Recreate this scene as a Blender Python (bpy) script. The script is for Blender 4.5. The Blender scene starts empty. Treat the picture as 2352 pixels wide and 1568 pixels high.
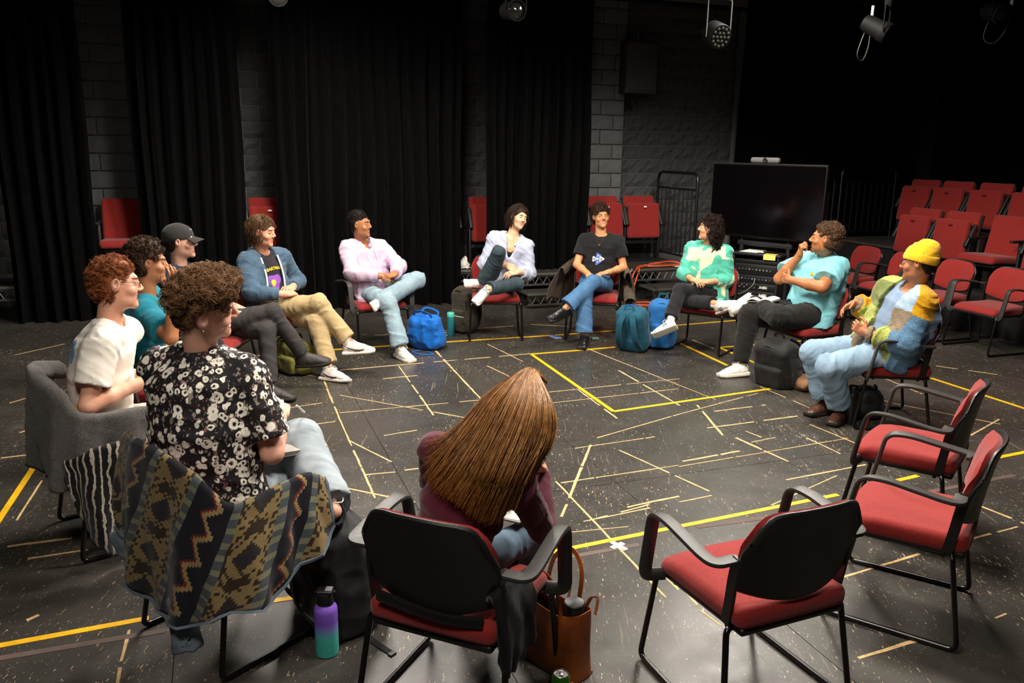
import bpy, math, random
import numpy as np
from mathutils import Matrix, Vector
S = bpy.context.scene
COL = S.collection
R_ = math.radians
random.seed(7)

# ------------------------------------------------------------------ camera, world, lamps, exposure
cam_d = bpy.data.cameras.new('camera'); cam = bpy.data.objects.new('camera', cam_d); COL.objects.link(cam)
cam_d.sensor_width = 36.0; cam_d.lens = 28.71; cam_d.clip_end = 100
cam.matrix_world = Matrix.Translation((0, 0, 1.954)) @ Matrix.Rotation(math.pi / 2 - 0.23173, 4, 'X') @ Matrix.Rotation(0.0155, 4, 'Z')
S.camera = cam
S.view_settings.view_transform = 'Standard'; S.view_settings.look = 'None'
S.view_settings.gamma = 1.0; S.view_settings.use_curve_mapping = False
S.view_settings.exposure = 0.38
wd = bpy.data.worlds.new('world'); S.world = wd; wd.use_nodes = True
wd.node_tree.nodes['Background'].inputs[0].default_value = (0.9, 0.85, 0.8, 1)
wd.node_tree.nodes['Background'].inputs[1].default_value = 0.04

ROOM = R_(20)            # the room is turned 20 degrees to the camera's axis
def uv(u, v, z=0.0):
    c, s = math.cos(ROOM), math.sin(ROOM)
    return (u * c - v * s, u * s + v * c, z)
def lamp(name, loc, target, power, angle, size, col=(1.0, 0.92, 0.82), blend=1.0):
    l = bpy.data.lights.new(name, 'SPOT'); l.energy = power; l.color = col
    l.spot_size = R_(angle); l.spot_blend = blend; l.shadow_soft_size = size
    o = bpy.data.objects.new(name, l); COL.objects.link(o); o.location = loc
    d = Vector(target) - Vector(loc); o.rotation_euler = d.to_track_quat('-Z', 'Y').to_euler()
    return o
# work lights hung on the grid above the circle
lamp('work_light', (-0.9, 5.9, 3.9), (-0.5, 5.6, 0), 640, 168, 0.42, blend=.4)
lamp('work_light', (1.9, 5.2, 3.9), (1.5, 5.2, 0), 640, 168, 0.42, blend=.4)
lamp('work_light', (2.5, 8.4, 3.9), (2.2, 7.6, 0), 350, 168, 0.35, blend=.4)
lamp('work_light', (-2.0, 8.0, 3.9), (-1.7, 7.5, 0), 230, 168, 0.35, blend=.4)
lamp('work_light', (0.5, 2.9, 3.9), (0.3, 3.2, 0), 300, 156, 0.35)
lamp('work_light', (-0.7, 0.6, 3.9), (-0.6, 2.6, 0), 260, 150, 0.4)

# ------------------------------------------------------------------ object helpers
def lin(c):
    if isinstance(c, str):
        c = c.lstrip('#'); c = [int(c[i:i + 2], 16) / 255 for i in (0, 2, 4)]
    return tuple((x / 12.92 if x <= 0.04045 else ((x + 0.055) / 1.055) ** 2.4) for x in c[:3]) + (1.0,)

def link(name, data, parent=None, mat=None, loc=None, rz=None):
    o = bpy.data.objects.new(name, data); COL.objects.link(o)
    if parent is not None: o.parent = parent
    if loc is not None: o.location = loc
    if rz is not None: o.rotation_euler.z = rz
    if mat is not None and data is not None:
        for m in (mat if isinstance(mat, (list, tuple)) else [mat]): data.materials.append(m)
    return o
def tag(o, label=None, cat=None, group=None, kind=None):
    if label: o['label'] = label
    if cat: o['category'] = cat
    if group: o['group'] = group
    if kind: o['kind'] = kind
    return o
def empty(name, loc=(0, 0, 0), rz=0.0, label=None, cat=None, group=None, kind=None):
    o = bpy.data.objects.new(name, None); COL.objects.link(o); o.location = loc; o.rotation_euler.z = rz
    o.empty_display_size = 0.1
    return tag(o, label, cat, group, kind)
def copy_tree(o, parent=None):
    c = o.copy(); COL.objects.link(c)
    if parent is not None:
        mpi = o.matrix_parent_inverse.copy(); c.parent = parent; c.matrix_parent_inverse = mpi
    for ch in list(o.children): copy_tree(ch, c)
    return c

def mesh_arrays(name, V, Q, smooth=True, mi=None):
    """V (n,3), Q (m,4) quads or (m,3)."""
    V = np.ascontiguousarray(V, np.float32); Q = np.ascontiguousarray(Q, np.int32)
    me = bpy.data.meshes.new(name); k = Q.shape[1]
    me.vertices.add(len(V)); me.vertices.foreach_set('co', V.ravel())
    me.loops.add(Q.size); me.loops.foreach_set('vertex_index', Q.ravel())
    me.polygons.add(len(Q)); me.polygons.foreach_set('loop_start', np.arange(len(Q), dtype=np.int32) * k)
    try: me.polygons.foreach_set('loop_total', np.full(len(Q), k, np.int32))
    except Exception: pass
    me.polygons.foreach_set('use_smooth', np.full(len(Q), smooth))
    if mi is not None: me.polygons.foreach_set('material_index', np.ascontiguousarray(mi, np.int32))
    me.update(calc_edges=True); me.validate()
    return me

def basis(d, up=(0, 0, 1)):
    d = np.array(d, float); d /= np.linalg.norm(d); up = np.array(up, float)
    x = np.cross(d, up)
    if np.linalg.norm(x) < 1e-4: x = np.cross(d, (1, 0, 0))
    x /= np.linalg.norm(x); y = np.cross(x, d)
    return x, y, d
def spline(P, n=8, closed=False):
    P = [np.array(p, float) for p in P]; out = []; m = len(P)
    for i in range(m if closed else m - 1):
        p1, p2 = P[i], P[(i + 1) % m]
        p0 = P[(i - 1) % m] if (closed or i > 0) else p1
        p3 = P[(i + 2) % m] if (closed or i + 2 < m) else p2
        for j in range(n):
            t = j / n
            out.append(0.5 * ((2 * p1) + (-p0 + p2) * t + (2 * p0 - 5 * p1 + 4 * p2 - p3) * t * t + (-p0 + 3 * p1 - 3 * p2 + p3) * t ** 3))
    if not closed: out.append(P[-1])
    return np.array(out)
def fillet(P, r, n=5):
    """poly line with rounded corners"""
    P = [np.array(p, float) for p in P]; out = [P[0]]
    for i in range(1, len(P) - 1):
        a, b, c = P[i - 1], P[i], P[i + 1]
        da, dc = a - b, c - b; la, lc = np.linalg.norm(da), np.linalg.norm(dc)
        rr = min(r, la * .49, lc * .49); p, q = b + da / la * rr, b + dc / lc * rr
        for j in range(n + 1):
            t = j / n; out.append((1 - t) ** 2 * p + 2 * t * (1 - t) * b + t * t * q)
    out.append(P[-1]); return np.array(out)

class MB:
    def __init__(s): s.v = []; s.f = []; s.m = []; s.n = 0; s.cur = 0
    def add(s, V, Fs):
        V = [tuple(map(float, p)) for p in V]
        s.v += V; s.f += [tuple(i + s.n for i in f) for f in Fs]; s.m += [s.cur] * len(Fs); s.n += len(V); return s
    def box(s, c, size, R=None, taper=1.0):
        hx, hy, hz = [a / 2 for a in size]; V = []
        for z in (-1, 1):
            k = taper if z > 0 else 1.0
            for x, y in ((-1, -1), (1, -1), (1, 1), (-1, 1)): V.append(np.array((x * hx * k, y * hy * k, z * hz)))
        if R is not None: V = [np.asarray(R) @ p for p in V]
        return s.add([p + np.array(c) for p in V], [(3, 2, 1, 0), (4, 5, 6, 7), (0, 1, 5, 4), (1, 2, 6, 5), (2, 3, 7, 6), (3, 0, 4, 7)])
    def rbox(s, c, size, r=.01, n=3, R=None, f=None):
        """rounded box; f(p) optionally deforms the points (local, before R)"""
        h = np.array(size) / 2; r = min(r, h.min()); V = []; Fs = []; idx = {}
        ts = []
        for a in range(3):
            core = h[a] - r
            ts.append(None)
        lins = np.tan(np.linspace(-math.pi / 4, 0, n + 1))
        def axis(a):
            core = h[a] - r
            lo = [-core + r * t for t in lins]; hi = [core - r * t for t in lins[::-1]]
            k = max(1, int(2 * core / max(.04, core / 4))) if f is not None else 1
            mid = [-core + 2 * core * i / k for i in range(1, k)]
            return lo + mid + hi
        A = [axis(a) for a in range(3)]
        def vert(q):
            key = tuple(round(x, 6) for x in q)
            if key in idx: return idx[key]
            q = np.array(q); k = np.clip(q, -(h - r), h - r); d = q - k; l = np.linalg.norm(d)
            p = k + (d / l * r if l > 1e-9 else 0)
            if f is not None: p = np.array(f(p))
            if R is not None: p = np.asarray(R) @ p
            idx[key] = len(V); V.append(p + np.array(c)); return idx[key]
        for a in range(3):
            b, d = (a + 1) % 3, (a + 2) % 3
            for sg in (-1, 1):
                for i in range(len(A[b]) - 1):
                    for j in range(len(A[d]) - 1):
                        q = []
                        for (ii, jj) in ((i, j), (i + 1, j), (i + 1, j + 1), (i, j + 1)):
                            p = [0, 0, 0]; p[a] = sg * h[a]; p[b] = A[b][ii]; p[d] = A[d][jj]; q.append(vert(p))
                        Fs.append(tuple(q if sg > 0 else q[::-1]))
        return s.add(V, Fs)
    def sweep(s, path, sec, up=(0, 0, 1), scale=None, cap=True, twist=None):
        """sec: list of (side, up) offsets; frames carried along the path"""
        P = np.array(path, float); n = len(P); T = np.gradient(P, axis=0); T /= np.linalg.norm(T, axis=1)[:, None] + 1e-12
        x, y, _ = basis(T[0], up); V = []; k = len(sec)
        for i in range(n):
            t = T[i]; x = x - t * (x @ t); x /= np.linalg.norm(x); y = np.cross(x, t)
            sc = 1 if scale is None else scale[i]
            for a, b in sec: V.append(P[i] + (x * a + y * b) * sc)
        Fs = [(i * k + j, i * k + (j + 1) % k, (i + 1) * k + (j + 1) % k, (i + 1) * k + j) for i in range(n - 1) for j in range(k)]
        if cap: Fs += [tuple(range(k))[::-1], tuple((n - 1) * k + j for j in range(k))]
        return s.add(V, Fs)
    def tube(s, path, r=.01, n=8, cap=True, scale=None):
        sec = [(r * math.cos(2 * math.pi * j / n), r * math.sin(2 * math.pi * j / n)) for j in range(n)]
        return s.sweep(path, sec, cap=cap, scale=scale)
    def lathe(s, prof, c=(0, 0, 0), n=24, R=None):
        V = []; k = len(prof); c = np.array(c, float)
        for j in range(n):
            a = 2 * math.pi * j / n
            for r, z in prof:
                p = np.array((r * math.cos(a), r * math.sin(a), z))
                V.append((np.asarray(R) @ p if R is not None else p) + c)
        return s.add(V, [(j * k + i, ((j + 1) % n) * k + i, ((j + 1) % n) * k + i + 1, j * k + i + 1) for j in range(n) for i in range(k - 1)])
    def grid(s, P):
        """P (a,b,3) sheet"""
        P = np.array(P); a, b = P.shape[:2]
        return s.add(P.reshape(-1, 3), [(i * b + j, i * b + j + 1, (i + 1) * b + j + 1, (i + 1) * b + j) for i in range(a - 1) for j in range(b - 1)])
    def shell(s, P, th):
        """closed sheet of thickness th from grid P (a,b,3)"""
        P = np.array(P, float); a, b = P.shape[:2]
        du = np.gradient(P, axis=0); dv = np.gradient(P, axis=1); N = np.cross(du, dv); N /= np.linalg.norm(N, axis=2)[..., None] + 1e-9
        s.grid(P + N * th / 2)
        V2 = (P - N * th / 2); n0 = s.n
        s.add(V2.reshape(-1, 3), [(i * b + j, (i + 1) * b + j, (i + 1) * b + j + 1, i * b + j + 1) for i in range(a - 1) for j in range(b - 1)])
        t0 = n0 - a * b; ring = [i * b for i in range(a)] + [(a - 1) * b + j for j in range(1, b)] + [i * b + b - 1 for i in range(a - 2, -1, -1)] + [j for j in range(b - 2, 0, -1)]
        Fs = [(t0 + ring[i], t0 + ring[(i + 1) % len(ring)], n0 + ring[(i + 1) % len(ring)], n0 + ring[i]) for i in range(len(ring))]
        s.f += Fs; s.m += [s.cur] * len(Fs); return s
    def build(s, name, mat, parent=None, smooth=True, loc=None, rz=None, angle=40):
        me = bpy.data.meshes.new(name); me.from_pydata(s.v, [], s.f); me.update()
        if smooth:
            me.polygons.foreach_set('use_smooth', [True] * len(me.polygons))
            try: me.set_sharp_from_angle(angle=R_(angle))
            except Exception: pass
        if s.cur or any(s.m): me.polygons.foreach_set('material_index', s.m)
        return link(name, me, parent, mat, loc, rz)
def rotz(a):
    c, s = math.cos(a), math.sin(a); return np.array([[c, -s, 0], [s, c, 0], [0, 0, 1]])
def rotx(a):
    c, s = math.cos(a), math.sin(a); return np.array([[1, 0, 0], [0, c, -s], [0, s, c]])
def roty(a):
    c, s = math.cos(a), math.sin(a); return np.array([[c, 0, s], [0, 1, 0], [-s, 0, c]])

# ------------------------------------------------------------------ materials
class NT:
    def __init__(s, name):
        s.m = bpy.data.materials.new(name); s.m.use_nodes = True; s.t = s.m.node_tree
        s.b = s.t.nodes['Principled BSDF']
    def n(s, typ, **kw):
        nd = s.t.nodes.new(typ)
        for k, v in kw.items():
            if k in ('inp',):
                for a, b in v.items():
                    if hasattr(b, 'is_linked') or b.__class__.__name__.startswith('NodeSocket'): s.t.links.new(b, nd.inputs[a])
                    else: nd.inputs[a].default_value = b
            else: setattr(nd, k, v)
        return nd
    def l(s, a, b): s.t.links.new(a, b)
    def coord(s, kind='Object'): return s.n('ShaderNodeTexCoord').outputs[kind]
    def noise(s, scale, detail=3, rough=.5, vec=None, dist=0.0):
        nd = s.n('ShaderNodeTexNoise', inp={'Scale': scale, 'Detail': detail, 'Roughness': rough, 'Distortion': dist})
        s.l(vec if vec is not None else s.coord(), nd.inputs['Vector']); return nd.outputs['Fac']
    def ridge(s, scale, vec=None, stretch=(1, 1, .45), rot=(.3, .5, .2)):
        nd = s.n('ShaderNodeTexNoise', inp={'Scale': scale, 'Detail': 1.5, 'Roughness': .5, 'Distortion': .15})
        try: nd.noise_type = 'RIDGED_MULTIFRACTAL'; nd.normalize = True
        except Exception: pass
        s.l(s.mapping(vec if vec is not None else s.coord(), stretch, rot), nd.inputs['Vector']); return nd.outputs['Fac']
    def vor(s, scale, vec=None, feature='F1', out='Distance', rnd=1.0):
        nd = s.n('ShaderNodeTexVoronoi', feature=feature, inp={'Scale': scale, 'Randomness': rnd})
        s.l(vec if vec is not None else s.coord(), nd.inputs['Vector']); return nd.outputs[out]
    def math(s, op, a, b=None, c=None):
        nd = s.n('ShaderNodeMath', operation=op)
        for i, x in enumerate((a, b, c)):
            if x is None: continue
            if isinstance(x, (int, float)): nd.inputs[i].default_value = x
            else: s.l(x, nd.inputs[i])
        return nd.outputs[0]
    def ramp(s, fac, stops, interp='LINEAR'):
        nd = s.n('ShaderNodeValToRGB'); cr = nd.color_ramp; cr.interpolation = interp
        while len(cr.elements) < len(stops): cr.elements.new(.5)
        for e, (p, c) in zip(cr.elements, stops):
            e.position = p; e.color = c if not isinstance(c, (int, float)) else (c, c, c, 1)
        s.l(fac, nd.inputs[0]); return nd.outputs[0]
    def mix(s, fac, a, b, mode='MIX'):
        nd = s.n('ShaderNodeMix', data_type='RGBA', blend_type=mode)
        for i, x in ((0, fac), (6, a), (7, b)):
            if isinstance(x, (int, float)): nd.inputs[i].default_value = x
            elif isinstance(x, tuple): nd.inputs[i].default_value = x
            else: s.l(x, nd.inputs[i])
        return nd.outputs[2]
    def sep(s, vec):
        nd = s.n('ShaderNodeSeparateXYZ'); s.l(vec, nd.inputs[0]); return nd.outputs
    def comb(s, x, y, z):
        nd = s.n('ShaderNodeCombineXYZ')
        for i, v in enumerate((x, y, z)):
            if isinstance(v, (int, float)): nd.inputs[i].default_value = v
            else: s.l(v, nd.inputs[i])
        return nd.outputs[0]
    def mapping(s, vec, scale=(1, 1, 1), rot=(0, 0, 0), loc=(0, 0, 0)):
        nd = s.n('ShaderNodeMapping'); s.l(vec, nd.inputs[0])
        nd.inputs['Scale'].default_value = scale; nd.inputs['Rotation'].default_value = rot; nd.inputs['Location'].default_value = loc
        return nd.outputs[0]
    def bump(s, h, strength=.3, dist=.01, prev=None):
        nd = s.n('ShaderNodeBump', inp={'Strength': strength, 'Distance': dist}); s.l(h, nd.inputs['Height'])
        if prev is not None: s.l(prev, nd.inputs['Normal'])
        s.l(nd.outputs[0], s.b.inputs['Normal']); return nd.outputs[0]
    def col(s, c):
        if isinstance(c, (tuple, list)): s.b.inputs['Base Color'].default_value = c
        else: s.l(c, s.b.inputs['Base Color'])
        return s
    def set(s, **kw):
        names = dict(rough='Roughness', metal='Metallic', spec='Specular IOR Level', sheen='Sheen Weight', sub='Subsurface Weight', coat='Coat Weight', trans='Transmission Weight', alpha='Alpha', ior='IOR')
        for k, v in kw.items():
            i = s.b.inputs[names[k]]
            if isinstance(v, (int, float)): i.default_value = v
            else: s.l(v, i)
        return s
def plain(name, c, rough=.5, metal=0.0, bump=0.0, bscale=60, var=0.0, vscale=8, spec=.5, sheen=0.0, coat=0.0):
    t = NT(name); c = lin(c) if isinstance(c, str) else c
    if var:
        f = t.noise(vscale, 4)
        d = tuple(x * (1 - var) for x in c[:3]) + (1,); e = tuple(min(1, x * (1 + var)) for x in c[:3]) + (1,)
        t.col(t.ramp(f, [(.3, d), (.7, e)]))
    else: t.col(c)
    t.set(rough=rough, metal=metal, spec=spec, sheen=sheen, coat=coat)
    if bump: t.bump(t.noise(bscale, 4), bump, .01)
    return t.m
def cloth(name, c, bump=.25, weave=420, var=.12, rough=.9, fold=.35, fscale=9, spec=.2, sheen=.1):
    t = NT(name); c = lin(c) if isinstance(c, str) else c
    f = t.noise(14, 5, .6)
    d = tuple(x * (1 - var) for x in c[:3]) + (1,); e = tuple(min(1, x * (1 + var)) for x in c[:3]) + (1,)
    t.col(t.ramp(f, [(.3, d), (.7, e)])).set(rough=rough, spec=spec, sheen=sheen)
    b = t.bump(t.ridge(fscale * .8), fold, .022)
    t.bump(t.noise(weave, 2), bump, .002, b)
    return t.m
TAPES = [('y',0.08,7.91,0.49,7.89),('y',1.01,7.94,2.05,7.95),('y',2.05,7.95,3.51,7.93),('y',3.51,7.93,4.16,7.97),('y',4.88,8.01,5.82,8.07),('y',2.83,7.22,3.33,7.23),('y',3.33,7.23,3.76,7.25),('y',4.37,7.25,4.50,7.24),('y',4.50,7.24,4.45,6.29),('y',4.78,6.94,4.99,6.93),('y',4.99,6.93,5.81,6.94),('y',4.79,6.93,4.76,6.25),('y',6.00,6.91,5.96,6.67),('y',2.83,7.22,2.79,5.36),('y',2.79,5.36,4.35,5.52),('y',5.98,5.38,5.98,4.46),('y',5.98,4.46,5.96,4.12),('y',-1.00,3.39,-0.37,3.42),('y',-0.01,3.40,0.25,3.39),('y',1.41,3.42,3.35,3.55),('y',3.57,3.58,4.04,3.63),('y',4.65,3.70,5.38,3.75),('y',-1.19,4.37,-1.14,5.62),('t',0.97,7.16,2.85,7.24),('t',1.97,7.62,1.91,5.88),('t',1.50,7.15,1.45,5.68),('t',0.86,6.39,1.72,5.49),('t',0.79,5.94,1.93,5.94),('t',2.51,5.98,3.77,6.02),('t',2.43,5.70,3.60,5.75),('t',0.79,6.84,0.77,5.82),('t',0.77,5.82,0.76,4.33),('t',2.41,4.86,3.24,5.15),('t',3.24,5.15,4.17,5.44),('t',2.18,4.72,2.81,4.76),('t',2.31,4.75,1.68,3.78),('t',1.84,4.24,1.80,2.87),('t',1.86,4.21,2.69,4.24),('t',1.77,3.69,2.20,3.73),('t',1.60,3.60,1.97,3.56),('t',2.45,4.60,2.65,3.83),('t',2.77,5.97,2.74,5.20),('t',3.46,7.28,3.66,5.84),('t',3.38,6.43,3.36,5.34),('t',0.59,4.56,0.96,4.21),('t',0.77,4.69,0.95,4.68),('t',1.01,4.69,1.10,4.69),('w',1.81,3.43,1.84,3.33),('w',1.78,3.37,1.86,3.40),('t',1.90,3.09,1.89,2.91),('t',3.66,5.84,3.73,5.39),('t',3.27,4.81,4.09,4.84),('t',2.68,4.22,4.11,4.32),('t',2.40,3.75,2.63,3.77),('t',3.40,4.46,3.62,4.49),('t',4.31,5.60,4.32,4.87),('t',2.88,3.55,3.55,3.79),('t',3.20,3.83,3.86,3.88),('t',4.02,3.22,4.08,2.81),('t',5.06,4.88,5.45,4.21),('t',2.30,2.23,2.64,2.25),('t',2.66,2.76,3.23,2.83),('t',3.59,2.87,3.99,2.90),('t',3.08,2.27,3.16,2.28),('t',1.92,2.95,1.90,2.77),('t',1.89,2.73,1.91,2.60),('t',-1.85,8.56,-1.47,8.93),('t',-1.57,6.92,-1.36,7.15),('t',-1.09,4.63,-1.05,5.44),('t',-1.36,6.15,-1.28,6.25),('t',-1.37,5.66,-1.19,5.67),('t',-1.07,4.32,-0.73,4.32),('t',-0.95,4.15,-0.69,4.16),('t',-0.42,3.89,-0.42,3.72),('t',-0.43,3.69,-0.44,3.64),('t',-0.44,3.35,-0.45,3.13),('t',-0.45,3.09,-0.45,2.96),('t',-0.85,3.56,-0.81,3.59),('t',0.66,7.10,0.79,6.94),('t',3.29,4.64,3.50,5.31),('t',0.57,8.95,0.82,8.24),('t',2.21,3.77,1.80,3.69),('t',4.05,4.65,4.10,4.09),('t',3.50,4.67,3.53,4.52),('t',3.83,4.42,3.84,4.09),('t',3.54,5.13,4.03,5.15),('t',3.35,4.57,3.41,4.08),('t',2.08,3.78,2.44,3.82),('t',2.75,4.29,3.22,4.34),('t',5.59,5.70,5.50,5.01),('t',6.38,5.70,6.68,5.29),('t',4.95,5.52,5.06,4.89),('t',5.01,4.10,5.58,4.33),('t',0.33,5.71,0.73,5.75),('t',1.01,5.35,1.26,5.39),('t',0.36,6.16,0.70,6.23),('t',0.76,5.34,0.96,4.85),('t',0.34,4.25,0.50,4.25),('t',1.28,6.77,1.59,6.79),('t',1.98,5.66,2.23,5.48),('t',2.28,6.92,2.37,6.44),('t',1.52,8.45,2.00,8.49),('t',0.76,8.07,1.08,8.58),('t',2.24,8.47,3.11,8.50),('t',3.33,8.52,3.76,8.27),('t',2.55,7.74,2.65,6.98),('t',4.13,7.70,4.60,7.68),('t',4.98,6.84,4.54,6.09),('t',4.71,7.32,4.71,6.92),('b',-0.98,3.30,-0.30,3.30),('b',1.45,3.35,1.93,3.36),('b',2.32,3.44,3.24,3.40),('b',3.80,3.41,4.64,3.45)]
# ------------------------------------------------------------------ soft bodies: distance fields meshed by surface nets
def _hash(ix, iy, iz, seed):
    h = (ix.astype(np.int64) * 374761393 + iy.astype(np.int64) * 668265263 + iz.astype(np.int64) * 2147483647 + seed * 974634777) & 0xffffffff
    h = ((h ^ (h >> 13)) * 1274126177) & 0xffffffff
    return ((h ^ (h >> 16)) & 0xffff).astype(np.float32) / 65535.0
def noise3(P, f=10.0, seed=0):
    Q = P * f; I = np.floor(Q).astype(np.int64); Fr = (Q - I).astype(np.float32); Fr = Fr * Fr * (3 - 2 * Fr)
    out = 0
    for dx in (0, 1):
        wx = Fr[:, 0] if dx else 1 - Fr[:, 0]
        for dy in (0, 1):
            wy = Fr[:, 1] if dy else 1 - Fr[:, 1]
            for dz in (0, 1):
                wz = Fr[:, 2] if dz else 1 - Fr[:, 2]
                out = out + wx * wy * wz * _hash(I[:, 0] + dx, I[:, 1] + dy, I[:, 2] + dz, seed)
    return out * 2 - 1
def folds(amp=.006, f=9, seed=1, stretch=(1, 1, 1)):
    st = np.array(stretch, float)
    def fn(P):
        Q = P * st
        w = np.stack([noise3(Q, f * .6, seed + 5), noise3(Q, f * .6, seed + 6), noise3(Q, f * .6, seed + 7)], 1)
        a = noise3(Q + w * .05, f, seed)
        b = noise3(Q + w * .03, f * 2.1, seed + 1)
        return amp * ((1 - 2 * np.abs(a)) * .7 + (1 - 2 * np.abs(b)) * .3 - .2)
    return fn
def limb_folds(segs, amp=.008, f=17, seed=1, base=.004):
    """creases that run round the limbs, deeper towards the joints; segs = [(a, b, strength)]"""
    SG = [(np.array(a, float), np.array(b, float), w) for a, b, w in segs]; low = folds(base, 7, seed + 9)
    def fn(P):
        W = 0; R = 0
        for i, (a, b, st) in enumerate(SG):
            u = b - a; L = np.linalg.norm(u); u = u / L; x = np.cross(u, (.3, .2, .9)); x /= np.linalg.norm(x); y = np.cross(u, x)
            q = P - a; t = q @ u; px, py = q @ x, q @ y; tc = np.clip(t, 0, L); d = np.sqrt((t - tc) ** 2 + px ** 2 + py ** 2)
            m = d < .25
            w = np.exp(-d / .022); r = np.zeros(len(P))
            if m.any():
                tt, xx, yy = t[m], px[m], py[m]; Q = np.stack([tt + .45 * xx - .25 * yy, xx * .33, yy * .33], 1)
                wv = noise3(Q, f * .5, seed + 20 + i) * .02; Q[:, 0] += wv
                n = np.abs(noise3(Q, f, seed + i)); n2 = np.abs(noise3(Q, f * 1.9, seed + 40 + i))
                jt = .35 + .65 * np.maximum(np.exp(-tc[m] / .09), np.exp(-(L - tc[m]) / .09))
                r[m] = st * jt * ((1 - n) ** 2.5 * .75 + (1 - n2) ** 2.5 * .3 - .38)
            R = R + w * r; W = W + w
        return amp * 2.2 * R / (W + 1e-9) + low(P)
    return fn
MARG = .05
A3 = lambda p: np.array(p, np.float32)
def smin(a, b, k):
    h = np.clip(.5 + .5 * (b - a) / k, 0, 1); return b + (a - b) * h - k * h * (1 - h)
class SDF:
    def __init__(s): s.p = []; s.lo = None; s.hi = None
    def _add(s, fn, lo, hi, op, k):
        s.p.append((fn, None if lo is None else A3(lo), None if hi is None else A3(hi), op, k))
        if op == 'add':
            s.lo = A3(lo) if s.lo is None else np.minimum(s.lo, lo); s.hi = A3(hi) if s.hi is None else np.maximum(s.hi, hi)
        return s
    def cone(s, a, b, ra, rb, op='add', k=.02, clipa=False, clipb=False):
        a, b = A3(a), A3(b); d = b - a; L = float(np.linalg.norm(d)) + 1e-6; u = d / L
        def fn(X, Y, Z):
            px, py, pz = X - a[0], Y - a[1], Z - a[2]
            t = px * u[0] + py * u[1] + pz * u[2]; tc = np.clip(t / L, 0, 1)
            q2 = px * px + py * py + pz * pz; w = tc * L
            dist = np.sqrt(np.maximum(q2 - 2 * w * t + w * w, 0)) - (ra + (rb - ra) * tc)
            if clipa: dist = np.maximum(dist, -t)
            if clipb: dist = np.maximum(dist, t - L)
            return dist
        r = max(ra, rb); return s._add(fn, np.minimum(a, b) - r, np.maximum(a, b) + r, op, k)
    def ecap(s, a, b, prof, side, op='add', k=.02, end=.6, clipa=False, clipb=False):
        """elliptical tube: prof = [(t, halfwidth along side, halfdepth)], rounded ends"""
        a, b, side = A3(a), A3(b), A3(side); d = b - a; L = float(np.linalg.norm(d)); u = d / L
        r = side - u * (side @ u); r /= np.linalg.norm(r); f = np.cross(u, r)
        pt = np.array([p[0] for p in prof]); pw = np.array([p[1] for p in prof]); pf = np.array([p[2] for p in prof])
        def fn(X, Y, Z):
            px, py, pz = X - a[0], Y - a[1], Z - a[2]
            t = (px * u[0] + py * u[1] + pz * u[2]) / L; tc = np.clip(t, 0, 1)
            W = np.interp(tc, pt, pw).astype(np.float32); D = np.interp(tc, pt, pf).astype(np.float32)
            pr = px * r[0] + py * r[1] + pz * r[2]; pd = px * f[0] + py * f[1] + pz * f[2]; e = (t - tc) * L
            m = np.minimum(W, D)
            q = np.sqrt((pr / W) ** 2 + (pd / D) ** 2 + (e / (m * end)) ** 2)
            dist = (q - 1) * m
            if clipa: dist = np.maximum(dist, -t * L)
            if clipb: dist = np.maximum(dist, (t - 1) * L)
            return dist
        R = max(pw.max(), pf.max()); return s._add(fn, np.minimum(a, b) - R, np.maximum(a, b) + R, op, k)
    def ell(s, c, rad, R=None, op='add', k=.02):
        c = A3(c); rad = A3(rad); R = np.eye(3) if R is None else np.asarray(R)
        def fn(X, Y, Z):
            px, py, pz = X - c[0], Y - c[1], Z - c[2]
            q = [px * R[0, i] + py * R[1, i] + pz * R[2, i] for i in range(3)]
            k0 = np.sqrt((q[0] / rad[0]) ** 2 + (q[1] / rad[1]) ** 2 + (q[2] / rad[2]) ** 2)
            k1 = np.sqrt((q[0] / rad[0] ** 2) ** 2 + (q[1] / rad[1] ** 2) ** 2 + (q[2] / rad[2] ** 2) ** 2) + 1e-6
            return k0 * (k0 - 1) / k1
        e = np.sqrt(((R * rad) ** 2).sum(1)); return s._add(fn, c - e, c + e, op, k)
    def rbx(s, c, half, r, R=None, op='add', k=.02):
        c = A3(c); half = A3(half); R = np.eye(3) if R is None else np.asarray(R)
        def fn(X, Y, Z):
            px, py, pz = X - c[0], Y - c[1], Z - c[2]
            q = [np.abs(px * R[0, i] + py * R[1, i] + pz * R[2, i]) - (half[i] - r) for i in range(3)]
            o = np.sqrt(sum(np.maximum(x, 0) ** 2 for x in q)); return o + np.minimum(np.maximum(np.maximum(q[0], q[1]), q[2]), 0) - r
        e = np.abs(R) @ half; return s._add(fn, c - e, c + e, op, k)
    def plane(s, p, n, k=.01):
        """cut away the side that n points to"""
        p, n = A3(p), A3(n); n = n / np.linalg.norm(n)
        return s._add(lambda X, Y, Z: -((X - p[0]) * n[0] + (Y - p[1]) * n[1] + (Z - p[2]) * n[2]), None, None, 'sub', k)
    def wedge(s, planes, k=.008):
        """cut away the region that lies on the n side of every plane"""
        pl = [(A3(p), A3(n) / np.linalg.norm(n)) for p, n in planes]
        def fn(X, Y, Z):
            d = None
            for p, n in pl:
                e = -((X - p[0]) * n[0] + (Y - p[1]) * n[1] + (Z - p[2]) * n[2]); d = e if d is None else np.maximum(d, e)
            return d
        return s._add(fn, None, None, 'sub', k)
    def extend(s, o):
        for q in o.p: s._add(*q)
        return s
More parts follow.
